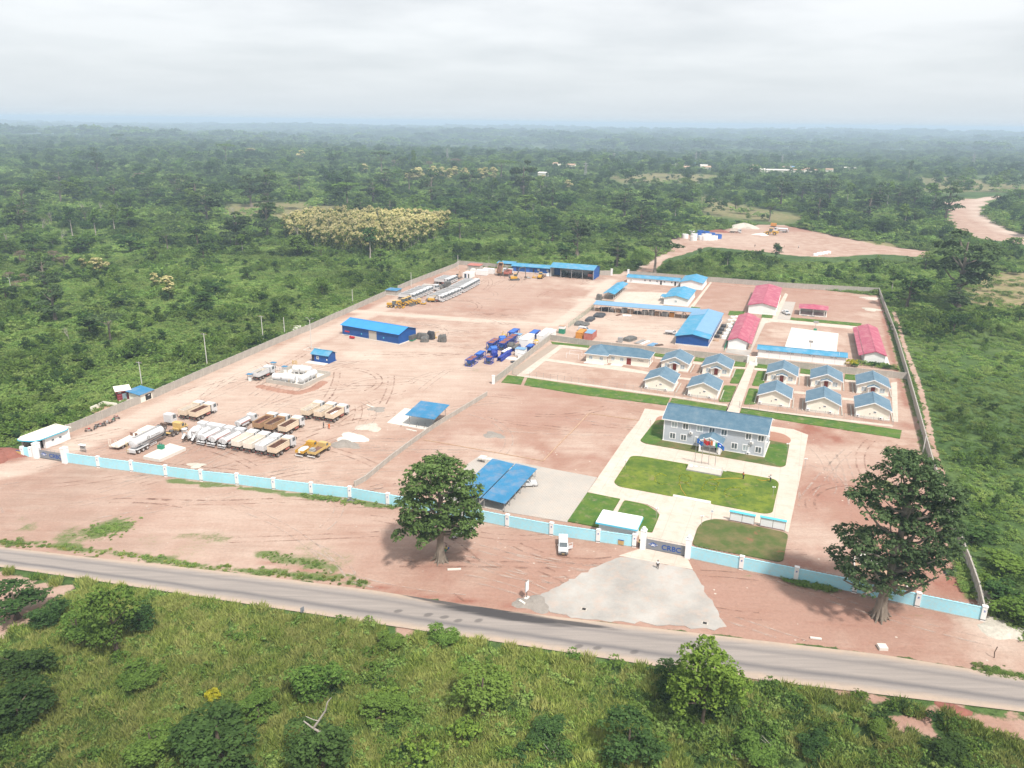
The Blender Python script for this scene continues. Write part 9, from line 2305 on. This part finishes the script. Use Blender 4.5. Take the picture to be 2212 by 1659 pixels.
proto('a9_wood',far_crown(4,LM['mid']))
def scatter(name,P_,idx,sc,label,cat,group=None):
 """one uncountable mass: real plants instanced on ground points by geometry nodes"""
 n = len(P_)
 me = D.meshes.new(name); me.vertices.add(n); me.vertices.foreach_set('co',P_.astype(np.float32).ravel())
 a = me.attributes.new('idx','INT','POINT'); a.data.foreach_set('value',idx.astype(np.int32))
 a = me.attributes.new('sc','FLOAT_VECTOR','POINT'); a.data.foreach_set('vector',sc.astype(np.float32).ravel())
 a = me.attributes.new('rz','FLOAT','POINT'); a.data.foreach_set('value',RNG.uniform(0,6.28,n).astype(np.float32))
 me.update()
 o = link(name,me)
 g = D.node_groups.new(name,'GeometryNodeTree')
 g.interface.new_socket('Geometry',in_out='INPUT',socket_type='NodeSocketGeometry'); g.interface.new_socket('Geometry',in_out='OUTPUT',socket_type='NodeSocketGeometry')
 gi,go = g.nodes.new('NodeGroupInput'),g.nodes.new('NodeGroupOutput')
 ci = g.nodes.new('GeometryNodeCollectionInfo'); ci.inputs['Collection'].default_value = PROTO; ci.inputs['Separate Children'].default_value = True; ci.inputs['Reset Children'].default_value = True
 ip = g.nodes.new('GeometryNodeInstanceOnPoints'); ip.inputs['Pick Instance'].default_value = True
 def na(nm,ty):
  x = g.nodes.new('GeometryNodeInputNamedAttribute'); x.data_type = ty; x.inputs['Name'].default_value = nm; return x.outputs['Attribute']
 g.links.new(gi.outputs[0],ip.inputs['Points']); g.links.new(ci.outputs[0],ip.inputs['Instance'])
 g.links.new(na('idx','INT'),ip.inputs['Instance Index']); g.links.new(na('sc','FLOAT_VECTOR'),ip.inputs['Scale'])
 cx_ = g.nodes.new('ShaderNodeCombineXYZ'); g.links.new(na('rz','FLOAT'),cx_.inputs[2])
 g.links.new(cx_.outputs[0],ip.inputs['Rotation'])
 g.links.new(ip.outputs[0],go.inputs[0])
 md = o.modifiers.new('plants','NODES'); md.node_group = g
 setp(o,label,cat,group,'stuff')
 return o
def in_view(x,y,marg=0.08):
 return np.abs(x) < (0.66 + marg) * np.maximum(y,1) * 1.0 + 14
def clear_of_bare(x,y,margin=0.55):
 s_,f_,*_ = masks(x,y)
 road = in_poly(x,y,list(ROAD_N) + list(ROAD_S)[::-1]) | (dist_line(x,y,ROAD_S) < 1.3) | (dist_line(x,y,ROAD_N) < .6)
 return (s_ < margin) & ~road,f_
def jgrid(x0,x1,y0,y1,st):
 a,b_ = np.meshgrid(np.arange(x0,x1,st),np.arange(y0,y1,st))
 a = a.ravel() + RNG.uniform(-.5,.5,a.size) * st; b_ = b_.ravel() + RNG.uniform(-.5,.5,b_.size) * st
 return a,b_
x,y = jgrid(-90,100,58,132,.95)
k = in_view(x,y); x,y = x[k],y[k]
ok,_ = clear_of_bare(x,y,.35); south = y < np.interp(x,[p[0] for p in ROAD_S],[p[1] for p in ROAD_S])
k = ok & south; x,y = x[k],y[k]
dens = wob(x,y,16,5) + .6 * wob(x,y,5,7)
grassy = (wob(x,y,26,12) + .35 * wob(x,y,7,13) + 0.5 * np.clip((-x) / 40,-1,1) + .5 * np.clip((y - 80) / 20,-1,1)) > -.10
r1 = RNG.random(len(x))
thin = np.where(x > 12,wob(x,y,9,9) > .42,wob(x,y,9,9) > .85)
keep = ~(thin & (r1 < .75)); x,y,dens,grassy,r1 = x[keep],y[keep],dens[keep],grassy[keep],r1[keep]
r2 = RNG.random(len(x))
idx = np.where(grassy,np.where(r2 < .66,4,np.where(r2 < .86,5,np.where(r2 < .97,0,2))),np.where(r2 < .24,4,np.where(r2 < .46,5,np.where(r2 < .70,0,np.where(r2 < .86,2,3)))))
s_ = RNG.uniform(.55,1.1,len(x)) * np.where(idx < 4,.62,1.0)
zz = np.zeros(len(x))
scatter('tall_grass',np.stack([x,y,zz],1)[idx >= 4],idx[idx >= 4],np.stack([s_,s_,s_ * RNG.uniform(.8,1.25,len(x))],1)[idx >= 4],'tall yellow-green grass covering the slope below the road','grass')
k = idx < 4
scatter('low_bushes',np.stack([x,y,zz],1)[k],idx[k],np.stack([s_,s_,s_ * RNG.uniform(.8,1.3,len(x))],1)[k],'low green weeds and bushes mixed into the grass below the road','undergrowth')
x,y = jgrid(-420,520,105,640,2.05)
k = in_view(x,y,.03); x,y = x[k],y[k]
north = y > np.interp(x,[p[0] for p in ROAD_N],[p[1] for p in ROAD_N])
ok,fl = clear_of_bare(x,y)
for sh in (14,28):
 o2,f2 = clear_of_bare(x * (1 + sh / y),y + sh); farq = (y > 420); ok &= o2 | ~farq; fl = np.where(farq,np.maximum(fl,f2 * .7),fl)
k = north & ok & ~((fl > .5) & (RNG.random(len(x)) < .93)); x,y = x[k],y[k]
ov = dist_line(x,y,PATH_R) < 1.6
x,y = x[~ov],y[~ov]
thin = (x > 90) & (y < 300) & (wob(x,y,14,21) + .5 * wob(x,y,5,22) > .35) & (RNG.random(len(x)) < .85)
x,y = x[~thin],y[~thin]
patch = wob(x,y,34,15) + .5 * wob(x,y,11,16)
r2 = RNG.random(len(x))
idx = np.where(patch > .95,np.where(r2 < .5,3,2),np.where(patch > .1,np.where(r2 < .45,2,np.where(r2 < .8,0,1)),np.where(r2 < .5,1,np.where(r2 < .85,0,5))))
s_ = (RNG.uniform(.75,1.25,len(x)) * np.where(idx == 5,1.4,.95)) * np.where(patch > .55,1.05,.85) * (1 + np.clip((y - 250) / 400,0,1) * .45)
bb = (RNG.random(len(x)) < .022 + .03 * (patch > .2)) & (dist_line(x,y,SOIL + [SOIL[0]]) > 7)
idx = np.where(bb,np.where(RNG.random(len(x)) < .6,7,6),idx); s_ = np.where(bb,RNG.uniform(.28,.62,len(x)),s_)
dw = np.minimum(dist_line(x,y,SOIL + [SOIL[0]]) / 6,1)
s_ *= (.45 + .55 * dw) * np.where((x > 85) & (y < 290),.62,1)
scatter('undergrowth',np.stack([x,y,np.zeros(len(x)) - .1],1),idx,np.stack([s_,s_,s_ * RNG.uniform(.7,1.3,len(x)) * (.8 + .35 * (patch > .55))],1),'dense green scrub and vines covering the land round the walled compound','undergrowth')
def vill(x,y):
 k = np.ones(len(x),bool)
 for a,b_ in list(VP) + list(VO): k &= ~((np.abs(x - a - 6) < 24) & (y > b_ - 85) & (y < b_ + 12) & (RNG.random(len(x)) < .8))
 return k
x,y = jgrid(-1250,1250,560,1700,6.6)
k = in_view(x,y,.03); x,y = x[k],y[k]
ok,fl = clear_of_bare(x,y)
for sh in (22,48,75,110):
 o2,f2 = clear_of_bare(x * (1 + sh / y),y + sh); ok &= o2; fl = np.maximum(fl,f2 * .8)
r2 = RNG.random(len(x)); cl = wob(x,y,120,17) + .6 * wob(x,y,45,18)
vl = vill(x,y)
k = ok & vl & ~((fl > .4) & (r2 < .95)); x,y,cl = x[k],y[k],cl[k]
r2 = RNG.random(len(x))
idx = np.where(cl > .2,np.where(r2 < .5,7,6),np.where(r2 < .45,0,np.where(r2 < .7,2,np.where(r2 < .85,1,6))))
s_ = np.where(idx >= 6,RNG.uniform(.55,1.05,len(x)) * np.where(cl > .2,1.15,.7),RNG.uniform(2.0,3.4,len(x)))
scatter('bush_country',np.stack([x,y,hill(x,y) - .3],1),idx,np.stack([s_,s_,s_ * RNG.uniform(.7,1.0,len(x))],1),'hazy bush country with thickets beyond the scrub','woodland')
rr = random.Random(21)
LB_ = ['dark green bush tree in the scrub beyond the walls','mid green bush tree in the scrub beyond the walls','tall tiered tree rising from the bush country beyond the walls','slender tree rising from the bush country beyond the walls']
cnt = 0
while cnt < 140:
 yy = rr.uniform(250,900) ; xx = rr.uniform(-.70,.70) * yy
 a_,b_ = np.array([xx]),np.array([yy])
 ok,fl = clear_of_bare(np.array([xx,xx * (1 + 45 / yy),xx * (1 + 90 / yy)]),np.array([yy,yy + 45,yy + 90]),.3)
 ok = [ok.all()]; fl = [fl.max()]
 if not ok[0] or fl[0] > .3 or in_poly(a_,b_,TEAK)[0] or sd_poly(a_,b_,SOIL)[0] > -14 or sd_poly(a_,b_,QUARRY)[0] > -8: continue
 if yy < 500 and -120 < xx < 60 and rr.random() < .8: continue
 if yy < 420 and xx < -60 and rr.random() < .75: continue
 r_ = rr.random()
 ki = 'round_2' if r_ < .35 else 'round_3' if r_ < .6 else 'kapok_1' if r_ < .72 else 'kapok_2' if r_ < .82 else 'tall_1' if r_ < .9 else 'umbrella_2'
 j = 0 if ki == 'round_2' else 1 if ki == 'round_3' else 2 if 'kapok' in ki or 'umb' in ki else 3
 hh = rr.uniform(6,12) * (1 + (yy - 250) / 900) * (1.45 if j >= 2 else 1)
 zn = ('left' if xx < -.22 * yy else 'right' if xx > .22 * yy else 'centre','near' if yy < 450 else 'farther' if yy < 650 else 'far')
 tree(ki,(xx,yy),hh,hh * rr.uniform(.9,1.3) * (.75 if j >= 2 else 1),LB_[j] + ', %s, %s off' % zn,('dark bush trees in the scrub','mid green bush trees in the scrub','tiered tall trees in the bush','slender trees in the bush')[j],z=-.1)
 cnt += 1
x,y = jgrid(-1900,1900,700,2600,46)
k = in_view(x,y,.03); x,y = x[k],y[k]
k = RNG.random(len(x)) < .55
k &= vill(x,y)
for sh in (0,60,120): k &= clear_of_bare(x * (1 + sh / y),y + sh)[0]
x,y = x[k],y[k]
idx = RNG.integers(6,8,len(x)); s_ = RNG.uniform(1.4,3.0,len(x))
scatter('far_trees',np.stack([x,y,hill(x,y)],1),idx,np.stack([s_,s_,s_ * .85],1),'blue-grey far crowns standing above the distant woodland','woodland')
def ring(y0,y1,st,smin,smax,nm,lb,gap=.35):
 x,y = jgrid(-.74 * y1,.74 * y1,y0,y1,st)
 k = in_view(x,y,.03); x,y = x[k],y[k]
 cl = wob(x,y,420,31) + .5 * wob(x,y,150,32)
 k = (cl > -gap) | (RNG.random(len(x)) < .25); x,y,cl = x[k],y[k],cl[k]
 idx = RNG.integers(8,10,len(x)); s_ = RNG.uniform(smin,smax,len(x)) * np.where(cl > .3,1.25,.9)
 scatter(nm,np.stack([x,y,hill(x,y) - 2],1),idx,np.stack([s_,s_,s_ * RNG.uniform(.55,.85,len(x))],1),lb,'woodland')
ring(1500,3200,24,.9,1.7,'distant_wood','closed woodland fading into haze towards the horizon')
ring(3100,9000,70,2.4,4.2,'horizon_wood','faint woodland just below the horizon',.2)
def weeds(name,line,n,spread,smin,smax,label,kinds=(0,1,5)):
 P2 = []
 L = line
 for _ in range(n):
  i = RNG.integers(0,len(L) - 1); s__ = RNG.random(); p = lerp(L[i],L[i + 1],s__)
  P2.append((p[0] + RNG.normal() * spread,p[1] + RNG.normal() * spread,0))
 P2 = np.array(P2); s_ = RNG.uniform(smin,smax,n)
 scatter(name,P2,RNG.choice(kinds,n),np.stack([s_,s_,s_],1),label,'weeds')
weeds('wall_weeds',[(-44.7,151.4),(-33.3,148.6),(-24.22,146.36)],60,.45,.12,.32,'low green weeds along the foot of the sky-blue wall left of the kapok')
weeds('wall_weeds',[(47.94,120.54),(53.04,118.9),(55.79,117.67)],60,.35,.15,.4,'dark green weeds at the foot of the sky-blue wall right of the gate')
weeds('wall_weeds',[(86.8,138.7),(82.12,125.06),(78.92,116.2)],80,.8,.2,.5,'weeds growing inside the right grey wall near the front corner')
weeds('wall_weeds',[(135.1,258.3),(113.3,204.1),(99.8,169.9)],50,.6,.2,.4,'weeds growing along the inner foot of the right grey wall')
weeds('verge_weeds',[(-95.8,130.5),(-84.6,129.1),(-72.4,127.04),(-56.49,123.26),(-39.21,120.74),(-24.86,117.97)],260,.6,.1,.3,'ragged green weeds along the far edge of the asphalt road',(5,1,4))
weeds('verge_weeds',[(-81.3,134.4),(-76.6,137.6),(-77.7,133.4)],160,1.6,.08,.22,'grassy green patch in the bare ground left of the kapok',(5,1))
weeds('verge_weeds',[(69.28,97.46),(75.39,96.03)],60,.6,.12,.3,'green weeds on the road edge at the far right',(5,1))
weeds('garden_plants',[(118.6,253.5),(122.6,252.1),(126.7,247.6)],60,1.2,.25,.6,'leafy vegetable bed behind the back wall of the villas',(0,3))
weeds('wall_weeds',[(-46.08,127.14),(-38.72,125.06),(-33.35,123.61)],70,.9,.08,.2,'scattered low weeds on the bare ground above the road',(5,1))
for pp,nrm,sh in HEDGES:
 part('letter_planting',quads_mesh('letter_planting',pp,nrm,.2,LM['hedge'],sh,seed=2),None,he)
# ------------------------------------------------------------------ haze
HM = D.materials.new('haze'); HM.use_nodes = True
tt = HM.node_tree; tt.nodes.clear()
o_ = nn(tt,'ShaderNodeOutputMaterial'); pv = nn(tt,'ShaderNodeVolumePrincipled')
pv.inputs['Color'].default_value = (0.66,0.84,1.0,1); pv.inputs['Density'].default_value = 0.00023; pv.inputs['Anisotropy'].default_value = 0.0
tt.links.new(pv.outputs[0],o_.inputs['Volume'])
hz_ = link('haze',box(-30000,30000,-3000,34000,-60,90).mesh('haze',HM)); setp(hz_,kind='stuff',label='pale haze over the whole country',cat='haze')
